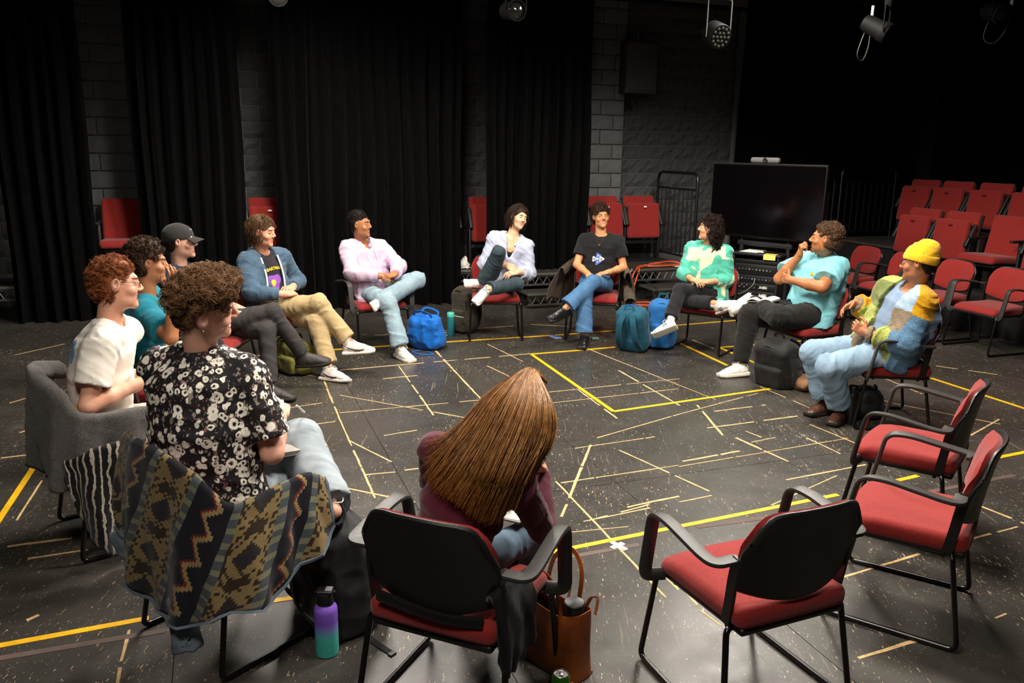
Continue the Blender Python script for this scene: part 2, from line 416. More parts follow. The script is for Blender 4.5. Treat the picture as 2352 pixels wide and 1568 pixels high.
    def grid(s, h, lo=None, hi=None, disp=None, pad=.02):
        lo = (s.lo - pad) if lo is None else A3(lo); hi = (s.hi + pad) if hi is None else A3(hi)
        n = np.ceil((hi - lo) / h).astype(int) + 1
        ax = [(lo[i] + h * np.arange(n[i])).astype(np.float32) for i in range(3)]
        D = np.full(n, .08, np.float32)
        for fn, a, b, op, k in s.p:
            if a is None: sl = [slice(0, n[i]) for i in range(3)]
            else:
                sl = []
                for i in range(3):
                    i0 = max(0, int((a[i] - MARG - lo[i]) / h)); i1 = min(n[i], int((b[i] + MARG - lo[i]) / h) + 2); sl.append(slice(i0, i1))
                if any(x.start >= x.stop for x in sl): continue
            sl = tuple(sl)
            d = fn(ax[0][sl[0]][:, None, None], ax[1][sl[1]][None, :, None], ax[2][sl[2]][None, None, :])
            cur = D[sl]
            if op == 'add': D[sl] = smin(cur, np.minimum(d, .3), k)
            else: D[sl] = -smin(-cur, d, k)
        if disp is not None:
            idx = np.argwhere(np.abs(D) < .035)
            if len(idx):
                P = np.stack([ax[i][idx[:, i]] for i in range(3)], 1)
                D[idx[:, 0], idx[:, 1], idx[:, 2]] -= disp(P).astype(np.float32)
        return D, lo, h
    def arrays(s, h, lo=None, hi=None, disp=None):
        return nets(*s.grid(h, lo, hi, disp))
    def build(s, name, mat, parent=None, h=.009, disp=None, smooth_n=1):
        V, Q = s.arrays(h, disp=disp)
        V = relax(V, Q, smooth_n)
        return link(name, mesh_arrays(name, V, Q), parent, mat)
def relax(V, Q, it):
    for _ in range(it):
        acc = np.zeros_like(V); cnt = np.zeros(len(V), np.float32)
        for a, b in ((0, 1), (1, 2), (2, 3), (3, 0)):
            i, j = Q[:, a], Q[:, b]
            for c in range(3):
                acc[:, c] += np.bincount(i, V[j, c], len(V)) + np.bincount(j, V[i, c], len(V))
            cnt += np.bincount(i, minlength=len(V)) + np.bincount(j, minlength=len(V))
        ok = cnt > 0; V = V.copy(); V[ok] = V[ok] * .5 + .5 * acc[ok] / cnt[ok][:, None]
    return V
def nets(D, lo, h):
    ins = D < 0; nx, ny, nz = D.shape
    c = ins[:-1, :-1, :-1].astype(np.int8)
    tot = np.zeros((nx - 1, ny - 1, nz - 1), np.int8)
    for dx in (0, 1):
        for dy in (0, 1):
            for dz in (0, 1): tot += ins[dx:nx - 1 + dx, dy:ny - 1 + dy, dz:nz - 1 + dz]
    act = (tot > 0) & (tot < 8); ids = np.full(act.shape, -1, np.int32); I = np.argwhere(act); ids[act] = np.arange(len(I))
    acc = np.zeros((len(I), 3), np.float32); cnt = np.zeros(len(I), np.float32)
    val = {}
    for dx in (0, 1):
        for dy in (0, 1):
            for dz in (0, 1): val[dx, dy, dz] = D[I[:, 0] + dx, I[:, 1] + dy, I[:, 2] + dz]
    for ax in range(3):
        o = [i for i in range(3) if i != ax]
        for a in (0, 1):
            for b in (0, 1):
                p = [0, 0, 0]; p[o[0]] = a; p[o[1]] = b; q = list(p); q[ax] = 1
                va, vb = val[tuple(p)], val[tuple(q)]; m = (va < 0) != (vb < 0)
                t = np.where(m, va / np.where(m, va - vb, 1), 0)
                add = np.zeros((len(I), 3), np.float32); add[:, ax] = t; add[:, o[0]] = a; add[:, o[1]] = b
                acc += add * m[:, None]; cnt += m
    V = lo + h * (I + acc / np.maximum(cnt, 1)[:, None])
    quads = []
    for ax in range(3):
        o = [(ax + 1) % 3, (ax + 2) % 3]
        a = np.moveaxis(ins, ax, 0); e = a[:-1] != a[1:]; s0 = a[:-1]
        e = np.moveaxis(e, 0, ax); s0 = np.moveaxis(s0, 0, ax)
        E = np.argwhere(e)
        E = E[(E[:, o[0]] > 0) & (E[:, o[1]] > 0) & (E[:, o[0]] < D.shape[o[0]] - 1) & (E[:, o[1]] < D.shape[o[1]] - 1)]
        if not len(E): continue
        def cell(da, db):
            C = E.copy(); C[:, o[0]] -= da; C[:, o[1]] -= db; return ids[C[:, 0], C[:, 1], C[:, 2]]
        q = np.stack([cell(1, 1), cell(0, 1), cell(0, 0), cell(1, 0)], 1)
        fl = ~s0[E[:, 0], E[:, 1], E[:, 2]]
        q[fl] = q[fl][:, ::-1]; quads.append(q)
    Q = np.concatenate(quads) if quads else np.zeros((0, 4), np.int32)
    return V.astype(np.float32), Q
# ------------------------------------------------------------------ the room
def room(o): o.rotation_euler.z = ROOM; return o
def struct(o): o['kind'] = 'structure'; return o
def floor_mat():
    t = NT('black floor paint'); P = t.n('ShaderNodeNewGeometry').outputs['Position']
    big = t.noise(.9, 4, .6, P); base = t.ramp(big, [(.3, lin('#2d2b27')), (.7, lin('#3d3a35'))])
    # pale scuffs: thin streaks in several directions, thinned out by a large noise
    streaks = None
    for i, (rot, sc) in enumerate(((.35, 30), (1.9, 26), (.9, 22), (2.6, 34), (-.35, 28))):
        v = t.mapping(P, (sc * 1.6, sc * .07, 1), (0, 0, rot), (i * 3.1, i * 1.7, 0))
        n = t.noise(1.0, 3, .6, v, .6); m = t.math('MULTIPLY', t.math('SUBTRACT', n, .675), 14.0)
        m = t.n('ShaderNodeClamp', inp={'Value': m}).outputs[0]
        streaks = m if streaks is None else t.math('MAXIMUM', streaks, m)
    area = t.ramp(t.noise(.55, 3, .6, P), [(.42, .12), (.62, 1.0)])
    f = t.math('MULTIPLY', streaks, area)
    base = t.mix(t.math('MULTIPLY', f, .55), base, lin('#a39179'))
    # small chips and short scratches
    for sc, st, rot, th, amt in ((30, .45, .6, .13, .75), (46, .16, 1.9, .15, .7), (52, .14, -.5, .14, .6), (90, .4, .9, .2, .55), (120, .3, 2.4, .2, .5)):
        vv = t.mapping(P, (1, st, 1), (0, 0, rot)); wob = t.n('ShaderNodeTexNoise', inp={'Scale': 60.0, 'Detail': 2.0}); t.l(P, wob.inputs['Vector'])
        wv = t.n('ShaderNodeVectorMath', operation='MULTIPLY_ADD'); t.l(wob.outputs['Color'], wv.inputs[0]); wv.inputs[1].default_value = (.012, .012, 0); t.l(vv, wv.inputs[2])
        ch = t.vor(sc, wv.outputs[0], 'F1'); pk = t.sep(t.vor(sc, wv.outputs[0], 'F1', 'Color'))[0]
        cm = t.math('MULTIPLY', t.math('LESS_THAN', ch, t.math('MULTIPLY', t.ramp(t.noise(1.3, 4, .75, P), [(.35, .35), (.65, 1.0)]), th)), t.math('GREATER_THAN', pk, .45))
        base = t.mix(t.math('MULTIPLY', cm, amt), base, lin('#bfa888'))
    haze = t.math('MULTIPLY', t.ramp(t.noise(5, 5, .75, P, 1.5), [(.52, 0.0), (.8, 1.0)]), .35)
    base = t.mix(haze, base, lin('#57524a'))
    t.col(base).set(rough=t.ramp(t.noise(2.3, 5, .7, P), [(.3, .28), (.7, .46)]), spec=.5)
    t.bump(t.noise(70, 3, .6, P), .06, .004)
    return t.m
M = {}
M['floor'] = floor_mat()
M['tape_y'] = plain('yellow tape', '#e0ac08', .5, var=.12, vscale=20, bump=.1)
M['tape_t'] = plain('worn tan tape', '#bb9c6c', .8, var=.25, vscale=30, bump=.2)
M['tape_w'] = plain('white tape', '#e8e4da', .6)
M['tape_b'] = plain('dull brown tape', '#55443e', .7, var=.2)
M['base_black'] = plain('dark joint', '#0c0b0a', .9)

fl = MB().box((3, 6, -.06), (22, 18, .1)).build('floor', M['base_black'], smooth=False); struct(room(fl))
pm = MB().box((0, 0, -.0065), (1.2175, 2.4375, .013), taper=.9992).build('floor_panel', M['floor'], fl, smooth=False)
pm.data.materials[0] = M['floor']
first = True
for i in range(-4, 10):
    for j in range(-1, 6):
        o = pm if first else pm.copy()
        if not first: COL.objects.link(o)
        first = False; o.location = (i * 1.22 + .35, j * 2.44 + .45 + (.0 if i % 2 else 0.0), 0)
rng = random.Random(3)
nt = 0
def strip(c, x1, y1, x2, y2, w):
    m = MB(); d = np.array((x2 - x1, y2 - y1)); L = np.linalg.norm(d)
    if L < .02: return
    d /= L; nrm = np.array((-d[1], d[0])); k = max(2, int(L / .05)) if c == 't' else 2; k = min(k, 7)
    a = []; b = []
    for i in range(k):
        t = L * i / (k - 1); j = (w * .18 if c == 't' else w * .03)
        a.append((x1 + d[0] * t + nrm[0] * (w / 2 + rng.uniform(-j, j)), y1 + d[1] * t + nrm[1] * (w / 2 + rng.uniform(-j, j))))
        b.append((x1 + d[0] * t - nrm[0] * (w / 2 + rng.uniform(-j, j)), y1 + d[1] * t - nrm[1] * (w / 2 + rng.uniform(-j, j))))
    z = (.0010 if c != "y" else .0016) + rng.uniform(0, .0006)
    V = [(p[0], p[1], zz) for zz in (0, z) for q in (a, b) for p in q]; n2 = 2 * k; Fs = []
    for i in range(k - 1): Fs.append((n2 + i, n2 + k + i, n2 + k + i + 1, n2 + i + 1))
    ring = list(range(k)) + list(range(2 * k - 1, k - 1, -1))
    for i in range(len(ring)): Fs.append((ring[i], ring[(i + 1) % len(ring)], n2 + ring[(i + 1) % len(ring)], n2 + ring[i]))
    m.add(V, Fs).build('tape_strip', M['tape_' + c], fl, smooth=False)
for c, x1, y1, x2, y2 in TAPES:
    L = math.hypot(x2 - x1, y2 - y1)
    if c in 'yw': strip(c, x1, y1, x2, y2, .034 if c == 'y' else .03); continue
    if c == 'b': strip(c, x1, y1, x2, y2, .035); continue
    w = rng.uniform(.009, .020); t = 0
    while t < L - .03:
        s = min(rng.uniform(.18, .85), L - t); p, q = t / L, (t + s) / L
        strip('t', x1 + (x2 - x1) * p, y1 + (y2 - y1) * p, x1 + (x2 - x1) * q, y1 + (y2 - y1) * q, w * rng.uniform(.75, 1.1)); t += s + rng.choice((.012, .02, .05, .09))

# walls of painted blocks
M['block'] = plain('grey painted block', '#5d5e5f', .75, var=.14, vscale=14, bump=.35, bscale=130)
M['rough_block'] = plain('grey painted split face block', '#454646', .8, var=.16, vscale=10, bump=.8, bscale=55)
M['mortar'] = plain('mortar with lit tone', '#6c6d6d', .8)  # lighter than the blocks: light caught by the joints put into the colour
M['wall_black'] = plain('black wall paint', '#161616', .85)
wb = MB()
wb.box((3.2, 11.35, 2.3), (16, .3, 4.6)); wb.box((-1.2, 11.05, 2.3), (.86, .3, 4.6)); wb.box((5.12, 11.05, 2.3), (.98, .3, 4.6))
wall_back = wb.build('wall_back', M['mortar'], smooth=False); struct(room(wall_back))
def smooth_block(w):
    return MB().rbox((0, 0, 0), (w, .05, .192), .008, 1)
def rough_block(w, seed):
    r = random.Random(seed); nx, nz = (7, 4) if w > .3 else (4, 4); m = MB(); P = []
    for i in range(nx):
        row = []
        for j in range(nz):
            edge = i in (0, nx - 1) or j in (0, nz - 1)
            row.append(((i / (nx - 1) - .5) * w + (0 if i in (0, nx - 1) else r.uniform(-.02, .02)), -(r.uniform(.006, .012) if edge else r.uniform(.012, .042)), (j / (nz - 1) - .5) * .192 + (0 if j in (0, nz - 1) else r.uniform(-.012, .012))))
        P.append(row)
    m.shell(np.array(P), .004); return m
protos = {}
def block(kind, w, u, v, z):
    key = (kind, round(w, 2), rng.randrange(5) if kind == 'r' else 0)
    if key not in protos:
        b = (smooth_block(w) if kind == 's' else rough_block(w, hash(key[1:]) % 1000 + key[2]))
        o = b.build('block', M['block' if kind == 's' else 'rough_block'], wall_back, smooth=(kind == 's')); protos[key] = o
    else:
        o = protos[key].copy(); COL.objects.link(o)
    o.location = (u, v, z); return o
def course(kind, u0, u1, v, rows, off=0.0):
    for r in rows:
        u = u0; z = r * .2032 + .1016; half = (r + int(off)) % 2
        while u < u1 - .03:
            w = .2032 if (u == u0 and half) else .4064
            w = min(w, u1 - u); block(kind, w - .0095, u + w / 2, v, z); u += w
course('s', -1.63, -.77, 10.9 - .008, range(2, 20))
course('s', 4.63, 5.61, 10.9 - .008, range(2, 20), 1)
course('r', -3.6, -1.98, 11.2, range(0, 20))
course('r', .2, 1.02, 11.2, range(5, 20), 1)
course('r', 3.1, 3.72, 11.2, range(3, 20))
course('r', 5.62, 7.66, 11.2, range(2, 20))
wr = MB().box((11.4, 5, 2.3), (.3, 14, 4.6)).build('wall_right', M['wall_black'], smooth=False); struct(room(wr))
wl = MB().box((-5.6, 5, 2.3), (.3, 14, 4.6)).build('wall_left', M['wall_black'], smooth=False); struct(room(wl))
wf = MB().box((3, -2.2, 2.3), (17, .3, 4.6)).build('wall_front', M['wall_black'], smooth=False); struct(room(wf))
ce = MB().box((3, 5, 4.66), (17, 15, .12)).build('ceiling', M['wall_black'], smooth=False); struct(room(ce))

# curtains
def velour():
    t = NT('black velour'); f = t.noise(60, 4, .7, t.mapping(t.coord(), (1, 1, .08)))
    t.col(t.ramp(f, [(.35, (.0012, .0012, .0013, 1)), (.7, (.0032, .0032, .0034, 1))])).set(rough=.95, spec=.04, sheen=.012)
    t.bump(t.noise(500, 2), .3, .002); return t.m
M['velour'] = velour()
def curtain(u0, u1, v, z0, label, z1=4.55, seed=1, along='u', amp=.07, grp=None):
    r = random.Random(seed); n = int((u1 - u0) / .014); ph = 0; prof = []
    w = .15
    for i in range(n + 1):
        if i % 9 == 0: w = r.uniform(.1, .2); a = amp * r.uniform(.55, 1.1)
        ph += 2 * math.pi * .014 / w; prof.append((a * math.sin(ph) + .25 * a * math.sin(2.3 * ph + 1), a))
    P = []
    for i, (d, a) in enumerate(prof):
        u = u0 + (u1 - u0) * i / n; row = []
        for k in range(8):
            z = z0 + (z1 - z0) * k / 7
            jit = .012 * math.sin(.9 * k + i * .11 + seed); dd = d * (1.0 - .25 * k / 7) + jit
            row.append((u + .012 * math.sin(k * 1.3 + i * .05), v + dd, z + (.012 * math.sin(i * .2) if k == 0 else 0)) if along == 'u' else (v + dd, u, z))
        P.append(row)
    m = MB().shell(np.array(P), .005); o = m.build('stage_curtain', M['velour'], angle=80)
    room(o); return tag(o, label, 'curtain', grp)
curtain(-2.12, -1.24, 10.1, .006, 'leftmost black pleated curtain, beside the metal door handle', seed=1)
curtain(-.80, .35, 10.1, .006, 'black pleated curtain hanging behind the man in the dark cap', seed=2)
curtain(.69, 2.91, 10.02, .006, 'widest black pleated curtain, behind the person in the tie-dye hoodie', seed=3)
curtain(3.27, 4.70, 10.02, .41, 'black pleated curtain standing on the riser behind the person in the open white shirt', seed=4)
curtain(7.55, 10.9, 10.85, .006, 'black curtain covering the wall behind the large screen', seed=5, amp=.05)
curtain(3.2, 10.4, 10.95, .8, 'black curtain along the wall above the raked red seats', seed=6, along='v', amp=.06)
# door pull at the far left
dh = MB(); dh.tube(fillet([(0, 0, .05), (0, -.05, .05), (0, -.05, -.16), (0, 0, -.16)], .03), .014, 10); dh.box((0, .006, -.05), (.06, .012, .3))
M['chrome'] = plain('chrome', '#c9c7c2', .22, 1.0); M['black_metal'] = plain('black painted steel', '#0d0d0d', .32, spec=.55)
door = MB().box((-3.05, 11.17, 1.05), (.9, .05, 2.1)).build('door_1', M['wall_black'], smooth=False); struct(room(door))
h = dh.build('door_handle', M['chrome'], door); h.location = (-2.72, 11.14, 1.5)

# seating deck along the back wall, with its truss fascia and step units
M['deck_top'] = plain('black deck ply', '#2c2926', .6, var=.2, vscale=6, bump=.2); M['alu'] = plain('dull aluminium edge', '#8c8983', .42, .85)
M['matt_black'] = plain('matt black', '#0b0b0b', .7)
def deck(name, u0, u1, v0, v1, z, label, fascia=.13, group=None, truss=True, sides=True):
    t = empty(name, uv((u0 + u1) / 2, (v0 + v1) / 2), ROOM, label, 'riser' if name != 'step_unit' else 'step', group)
    w, d = u1 - u0, v1 - v0
    MB().box((0, 0, z - .016), (w, d, .024)).build('deck_top', M['deck_top'], t, False)
    e = MB().box((0, -d / 2 - .004, z - .016), (w + .012, .012, .03)).box((-w / 2 - .004, 0, z - .016), (.012, d, .03)).box((w / 2 + .004, 0, z - .016), (.012, d, .03))
    e.build('edge_trim', M['alu'], t, False)
    if truss:
        f = MB(); y = -d / 2 + .02
        f.box((0, y, z - .045), (w, .02, .02)).box((0, y, z - .045 - fascia + .02), (w, .022, .025))
        n = max(2, int(w / .11)); s = w / n
        for i in range(n):
            a = -w / 2 + i * s; p = [(a, y, z - .05), (a + s / 2, y, z - .03 - fascia + .01), (a + s, y, z - .05)]
            f.tube(p[:2], .007, 5).tube(p[1:], .007, 5)
        f.build('truss_rail', M['alu_dark'], t, False)
    for sx in (-1, 1):
        for sy in (-1, 1):
            MB().box((sx * (w / 2 - .04), sy * (d / 2 - .05), (z - .03) / 2), (.045, .045, z - .03)).build('leg', M['matt_black'], t, False)
    return t
M['alu_dark'] = plain('dark steel rail', '#55534f', .45, .6)
deck('riser_deck', -3.4, 3.45, 10.22, 10.86, .4, 'long black riser deck running left behind the curtains', group=None)
deck('riser_deck', 3.46, 6.25, 9.72, 10.86, .4, 'black riser deck with truss edge behind the black tee man')
deck('step_unit', 3.62, 4.55, 9.38, 9.7, .2, 'low black step between the open white shirt and the black tee')
deck('step_unit', 5.35, 6.2, 9.3, 9.7, .2, 'low black step in front of the riser beside the orange cables')
# railing at the riser's end
def railing(name, pts, z0, z1, label, n, curve=True, loc=(0, 0), inner=0.0):
    a, b = np.array(pts[0]), np.array(pts[1]); t = empty(name, uv(*a, z0), ROOM, label, 'railing'); d = b - a; L = np.linalg.norm(d); d /= L
    H_ = z1 - z0; P = lambda s, z: (d[0] * s, d[1] * s, z)
    MB().tube(fillet([P(0, 0), P(0, H_), P(L, H_), P(L, 0)], .12 if curve else .02), .021, 10).build('top_rail', M['black_metal'], t)
    MB().tube([P(0, .1), P(L, .1)], .014, 8).build('bottom_rail', M['black_metal'], t)
    MB().tube([P(0, H_ - .22), P(L, H_ - .22)], .014, 8).build('mid_rail', M['black_metal'], t)
    for i in range(1, n):
        s = L * i / n; MB().tube([P(s, .1), P(s, H_ - .22)], .011, 6).build('baluster', M['black_metal'], t)
    return t
railing('guard_railing', ((6.19, 10.8), (6.19, 9.74)), .41, 1.66, 'black steel railing at the right end of the back riser, beside the last red seat', 9)
# ------------------------------------------------------------------ theatre seats
def fabric_red():
    t = NT('red upholstery'); f = t.noise(230, 3, .7); g = t.noise(6, 4, .6)
    c = t.ramp(f, [(.3, lin('#661411')), (.7, lin('#9c2722'))])
    t.col(t.mix(t.math('MULTIPLY', g, .35), c, lin('#721a18'))).set(rough=.85, spec=.25, sheen=.15)
    b = t.bump(t.noise(7, 3), .25, .02); t.bump(t.noise(520, 2), .3, .0015, b); return t.m
M['red'] = fabric_red()
M['shell'] = plain('black plastic shell', '#0f0e0e', .42, bump=.1, bscale=300)
M['arm_plastic'] = plain('black arm plastic', '#2b2a28', .48, bump=.12, bscale=300)
M['plate'] = plain('seat number plate', '#e9e6de', .5)
M['stanchion'] = plain('black stanchion', '#121212', .5)
def theatre_seat(label, folded=True, plate=True, arms=False):
    """faces -y of its own frame... built facing +y; base at the riser's floor"""
    t = empty('theatre_seat', (0, 0, 0), 0, label, 'seat')
    lean = rotx(R_(12))
    MB().rbox((0, -.155, .66), (.49, .085, .52), .04, 3, lean, lambda p: (p[0], p[1] + .02 * (p[0] / .25) ** 2, p[2])).build('backrest', M['red'], t)
    MB().rbox((0, -.192, .64), (.47, .03, .5), .012, 2, lean).build('back_shell', M['shell'], t)
    if folded:
        q = MB().rbox((0, -.005, .575), (.5, .09, .5), .04, 3, rotx(R_(6)), lambda p: (p[0] * (1 - .03 * (p[2] / .25)), p[1] + .015 * (p[0] / .25) ** 2, p[2])).build('seat_cushion', M['red'], t)
        if plate: MB().rbox((.0, .047, .775), (.045, .004, .02), .002, 1, rotx(R_(6))).build('number_plate', M['plate'], t)
        else: MB().rbox((0, .045, .765), (.06, .012, .016), .004, 1).build('finger_pull', M['red_dark'], t)
    else:
        MB().rbox((0, .1, .43), (.5, .5, .09), .04, 3, rotx(R_(4)), lambda p: (p[0], p[1], p[2] - .02 * max(0, p[1] / .25) ** 2)).build('seat_cushion', M['red'], t)
        MB().rbox((0, .08, .36), (.44, .4, .05), .02, 2).build('seat_pan', M['shell'], t)
    for sx in (-1, 1):
        MB().rbox((sx * .275, -.05, .33), (.035, .12, .62), .012, 1).build('stanchion', M['stanchion'], t)
        MB().rbox((sx * .275, .0, .65), (.05, .3, .03), .013, 2, rotx(R_(-62) if not arms else 0)).build('armrest', M['stanchion'], t)
    MB().box((0, -.05, .27), (.55, .04, .04)).build('support_beam', M['stanchion'], t, False)
    MB().box((0, -.05, .012), (.55, .16, .022)).build('foot_plate', M['stanchion'], t, False)
    return t
M['red_dark'] = plain('dark red pull', '#5a1518', .7)
def put(t, u, v, z, face):       # face: direction the sitter looks, in room angle (0 = +u)
    x, y, zz = uv(u, v, z); t.location = (x, y, z); t.rotation_euler.z = ROOM + face - math.pi / 2
sf = theatre_seat('red folding seat beside the railing at the end of the back riser', True, True)
so = theatre_seat('red seat with its cushion folded down, between the two left curtains', False, arms=True)
sr = theatre_seat('', True, False)
FB = -math.pi / 2; FL = math.pi
seats_back = [(5.79, 'red folding seat beside the railing at the end of the back riser'),
 (5.2, 'red folding seat on the back riser directly behind the head of the man with glasses'),
 (4.62, 'red folding seat half hidden by the curtain, just left of the man with glasses'),
 (3.47, 'red folding seat half hidden at the left edge of the riser curtain'),
 (2.77, 'red folding seat half hidden at the right edge of the widest curtain'),
 (.64, 'red folding seat in the narrow gap above the man in the blue hoodie')]
for i, (u, lab) in enumerate(seats_back):
    t = sf if i == 0 else copy_tree(sf); put(t, u, 10.48, .402, FB); tag(t, lab, 'seat', 'red seats along the back wall')
put(so, -.99, 10.5, .402, FB); so['group'] = 'red seats along the back wall'
rows = [(8.68, .35, [(8.40, 'f', 'first red folded seat from the aisle in the lower raked row'), (7.80, 'f', 'second red folded seat from the aisle in the lower raked row'), (7.12, 'o', 'red raked seat with its cushion down, in the lower raked row'), (6.5, 'f', 'red folded seat at the picture\'s right edge in the lower raked row')]),
        (9.5, .69, [(9.24, 'f', 'first red folded seat from the aisle in the upper raked row'), (8.68, 'f', 'second red folded seat from the aisle in the upper raked row'), (8.08, 'f', 'third red folded seat from the aisle in the upper raked row'), (7.46, 'f', 'fourth red folded seat from the aisle in the upper raked row')])]
used = False
for u, z, lst in rows:
    for v, k, lab in lst:
        if k == 'o': t = copy_tree(so)
        elif not used: t = sr; used = True
        else: t = copy_tree(sr)
        put(t, u, v, z + .002, FL); tag(t, lab, 'seat', 'red seats on the raked risers')
def tread(u0, u1, v0, v1, z, lab):
    t = empty('riser_deck', uv((u0 + u1) / 2, (v0 + v1) / 2), ROOM, lab, 'riser')
    w, d = u1 - u0, v1 - v0
    MB().box((0, 0, z - .016), (w, d, .03)).build('deck_top', M['deck_top'], t, False)
    MB().box((-w / 2 - .004, 0, z - .016), (.01, d, .034)).build('edge_trim', M['alu_dark'], t, False)
    MB().box((-w / 2 + .03, 0, z / 2 - .02), (.03, d, z - .04)).build('fascia', M['matt_black'], t, False)
tread(8.05, 8.98, 4.2, 9.3, .35, 'lower black raked riser behind the row of red armchairs')
tread(8.985, 10.3, 4.2, 10.3, .69, 'upper black raked riser under the second row of red seats')
tread(8.3, 8.98, 9.32, 10.3, .35, 'black aisle platform at the left end of the raked seats')
railing('guard_railing', ((9.05, 10.25), (10.1, 10.25)), .69, 1.75, 'black steel railing at the back of the raked seat aisle', 9)
railing('guard_railing', ((8.4, 10.28), (8.95, 10.28)), .35, 1.62, 'dark steel railing beside the large screen at the aisle foot', 6)
# ------------------------------------------------------------------ the stacking armchairs
M['leg'] = plain('black gloss tube', '#0b0b0b', .25, .2, spec=.6)
def armchair(label, arms=True):
    t = empty('armchair' if arms else 'side_chair', (0, 0, 0), 0, label, 'chair')
    def seat_f(p):
        x, y, z = p; yy = y / .24
        x *= 1.0 + .03 * yy
        z += .006 * (1 - (x / .24) ** 2) - (.022 * max(0, yy - .45) ** 2 / .3 if z > 0 else .0) + .012 * max(0, -yy - .5)
        y *= 1 - .06 * (x / .24) ** 2 if y > 0 else 1 - .05 * (x / .24) ** 2
        return (x, y, z)
    MB().rbox((0, -.01, .432), (.485, .5, .082), .034, 4, None, seat_f).build('seat', M['red'], t)
    MB().rbox((0, -.012, .392), (.46, .46, .03), .013, 2, None, lambda p: (p[0] * (1 + .03 * p[1] / .23), p[1], p[2])).build('seat_pan', M['shell'], t)
    # curved back: outline with round upper corners and a bowed lower edge
    def back_pt(a, b, off):
        # a in [-1,1] across, b in [0,1] up
        half = .24; x = a * half
        z0 = .545 - .05 * (1 - a * a); z1 = .835 - .018 * a * a - .085 * (max(0, abs(a) - .6) / .4) ** 2.6
        z = z0 + (z1 - z0) * b
        x *= 1 - .05 * max(0, b - .72) ** 2 / .08 - .03 * (1 - b) ** 2
        y = -.190 - .052 * b ** 1.3 - .052 * (1 - a * a) - .035 * max(0, b - .75) + off
        return (x, y, z)
    na, nb = 21, 13
    A = np.linspace(-1, 1, na); B = np.linspace(0, 1, nb)
    MB().shell([[back_pt(a, b, -.012) for b in B] for a in A], .016).build('back_shell', M['shell'], t, angle=60)
    P = []
    for a in A:
        row = []
        for b in B:
            e = max(abs(a), abs(2 * b - 1)); puff = .016 * (1 - a ** 8) * (1 - (2 * b - 1) ** 8)
            row.append(back_pt(a * .965, .03 + b * .945, .006 + puff * .9))
        P.append(row)
    MB().shell(P, .022).build('backrest_cushion', M['red'], t, angle=80)
    rim = [back_pt(a, 1, -.012) for a in A] + [back_pt(1, b, -.012) for b in B[::-1]] + [back_pt(a, 0, -.012) for a in A[::-1]] + [back_pt(-1, b, -.012) for b in B]
    MB().tube(spline(rim[::2], 3, True), .0085, 6).build('back_rim', M['shell'], t)
    for s in (-1, 1):
        MB().sweep(spline([(s * .238, -.175, .40), (s * .241, -.190, .5), (s * .243, -.200, .58), (s * .24, -.212, .66)], 5), [(-.02, -.006), (.02, -.006), (.02, .006), (-.02, .006)], up=(s, 0, 0)).build('back_post', M['shell'], t, angle=30)
        if not arms: MB().tube(fillet([(s * .205, -.185, .392), (s * .252, -.198, .392), (s * .284, -.262, .0125), (s * .275, .268, .0125), (s * .262, .205, .388), (s * .215, .19, .392)], .035, 6), .0112, 10).build('leg_frame', M['leg'], t); continue
        # arm: a flat band from the post out, forward, over and down to the seat frame
        path = fillet([(s * .235, -.198, .648), (s * .318, -.195, .645), (s * .325, -.14, .65), (s * .322, .07, .682), (s * .318, .165, .674), (s * .312, .212, .42), (s * .30, .212, .395), (s * .235, .19, .398)], .05, 6)
        tw = np.linspace(0, 1, len(path)); sec = [(.024, -.006), (.027, 0), (.024, .008), (0, .011), (-.024, .008), (-.027, 0), (-.024, -.006), (0, -.009)]
        d = np.gradient(path, axis=0); d /= np.linalg.norm(d, axis=1)[:, None]
        V = []; k = len(sec); w1 = np.cross((0, 0, 1.0), d[0])
        for p, q in zip(path, d):
            w1 = w1 - q * (w1 @ q); w1 /= np.linalg.norm(w1); nrm = np.cross(q, w1)
            V += [p + w1 * a + nrm * b for a, b in sec]
        n = len(path); Fs = [(i * k + j, i * k + (j + 1) % k, (i + 1) * k + (j + 1) % k, (i + 1) * k + j) for i in range(n - 1) for j in range(k)]
        MB().add(V, Fs + [tuple(range(k))[::-1], tuple((n - 1) * k + j for j in range(k))]).build('armrest', M['arm_plastic'], t, angle=60)
        leg = fillet([(s * .205, -.185, .392), (s * .252, -.198, .392), (s * .284, -.262, .0125), (s * .275, .268, .0125), (s * .262, .205, .388), (s * .215, .19, .392)], .035, 6)
        MB().tube(leg, .0112, 10).build('leg_frame', M['leg'], t)
    MB().tube([(-.22, .15, .378), (.22, .15, .378)], .011, 8).tube([(-.22, -.16, .378), (.22, -.16, .378)], .011, 8).build('cross_bar', M['leg'], t)
    return t
chair0 = armchair(''); chair1 = armchair('', False)
def place_chair(x, y, rz, label, group=None, first=[True, True], arms=True):
    i = 0 if arms else 1; p = (chair0, chair1)[i]; t = p if first[i] else copy_tree(p); first[i] = False
    t.location = (x, y, 0); t.rotation_euler.z = rz; return tag(t, label, 'chair', group)
G1 = 'empty armchairs of the circle'
place_chair(.886, 2.734, .414, 'empty red armchair in front, seen from behind, right of the brown leather tote', G1)
place_chair(1.745, 3.304, .993, 'empty red armchair at the right, nearest of the two side by side facing left', G1)
place_chair(2.14, 4.133, .943, 'empty red armchair just in front of the person in the yellow beanie', G1)
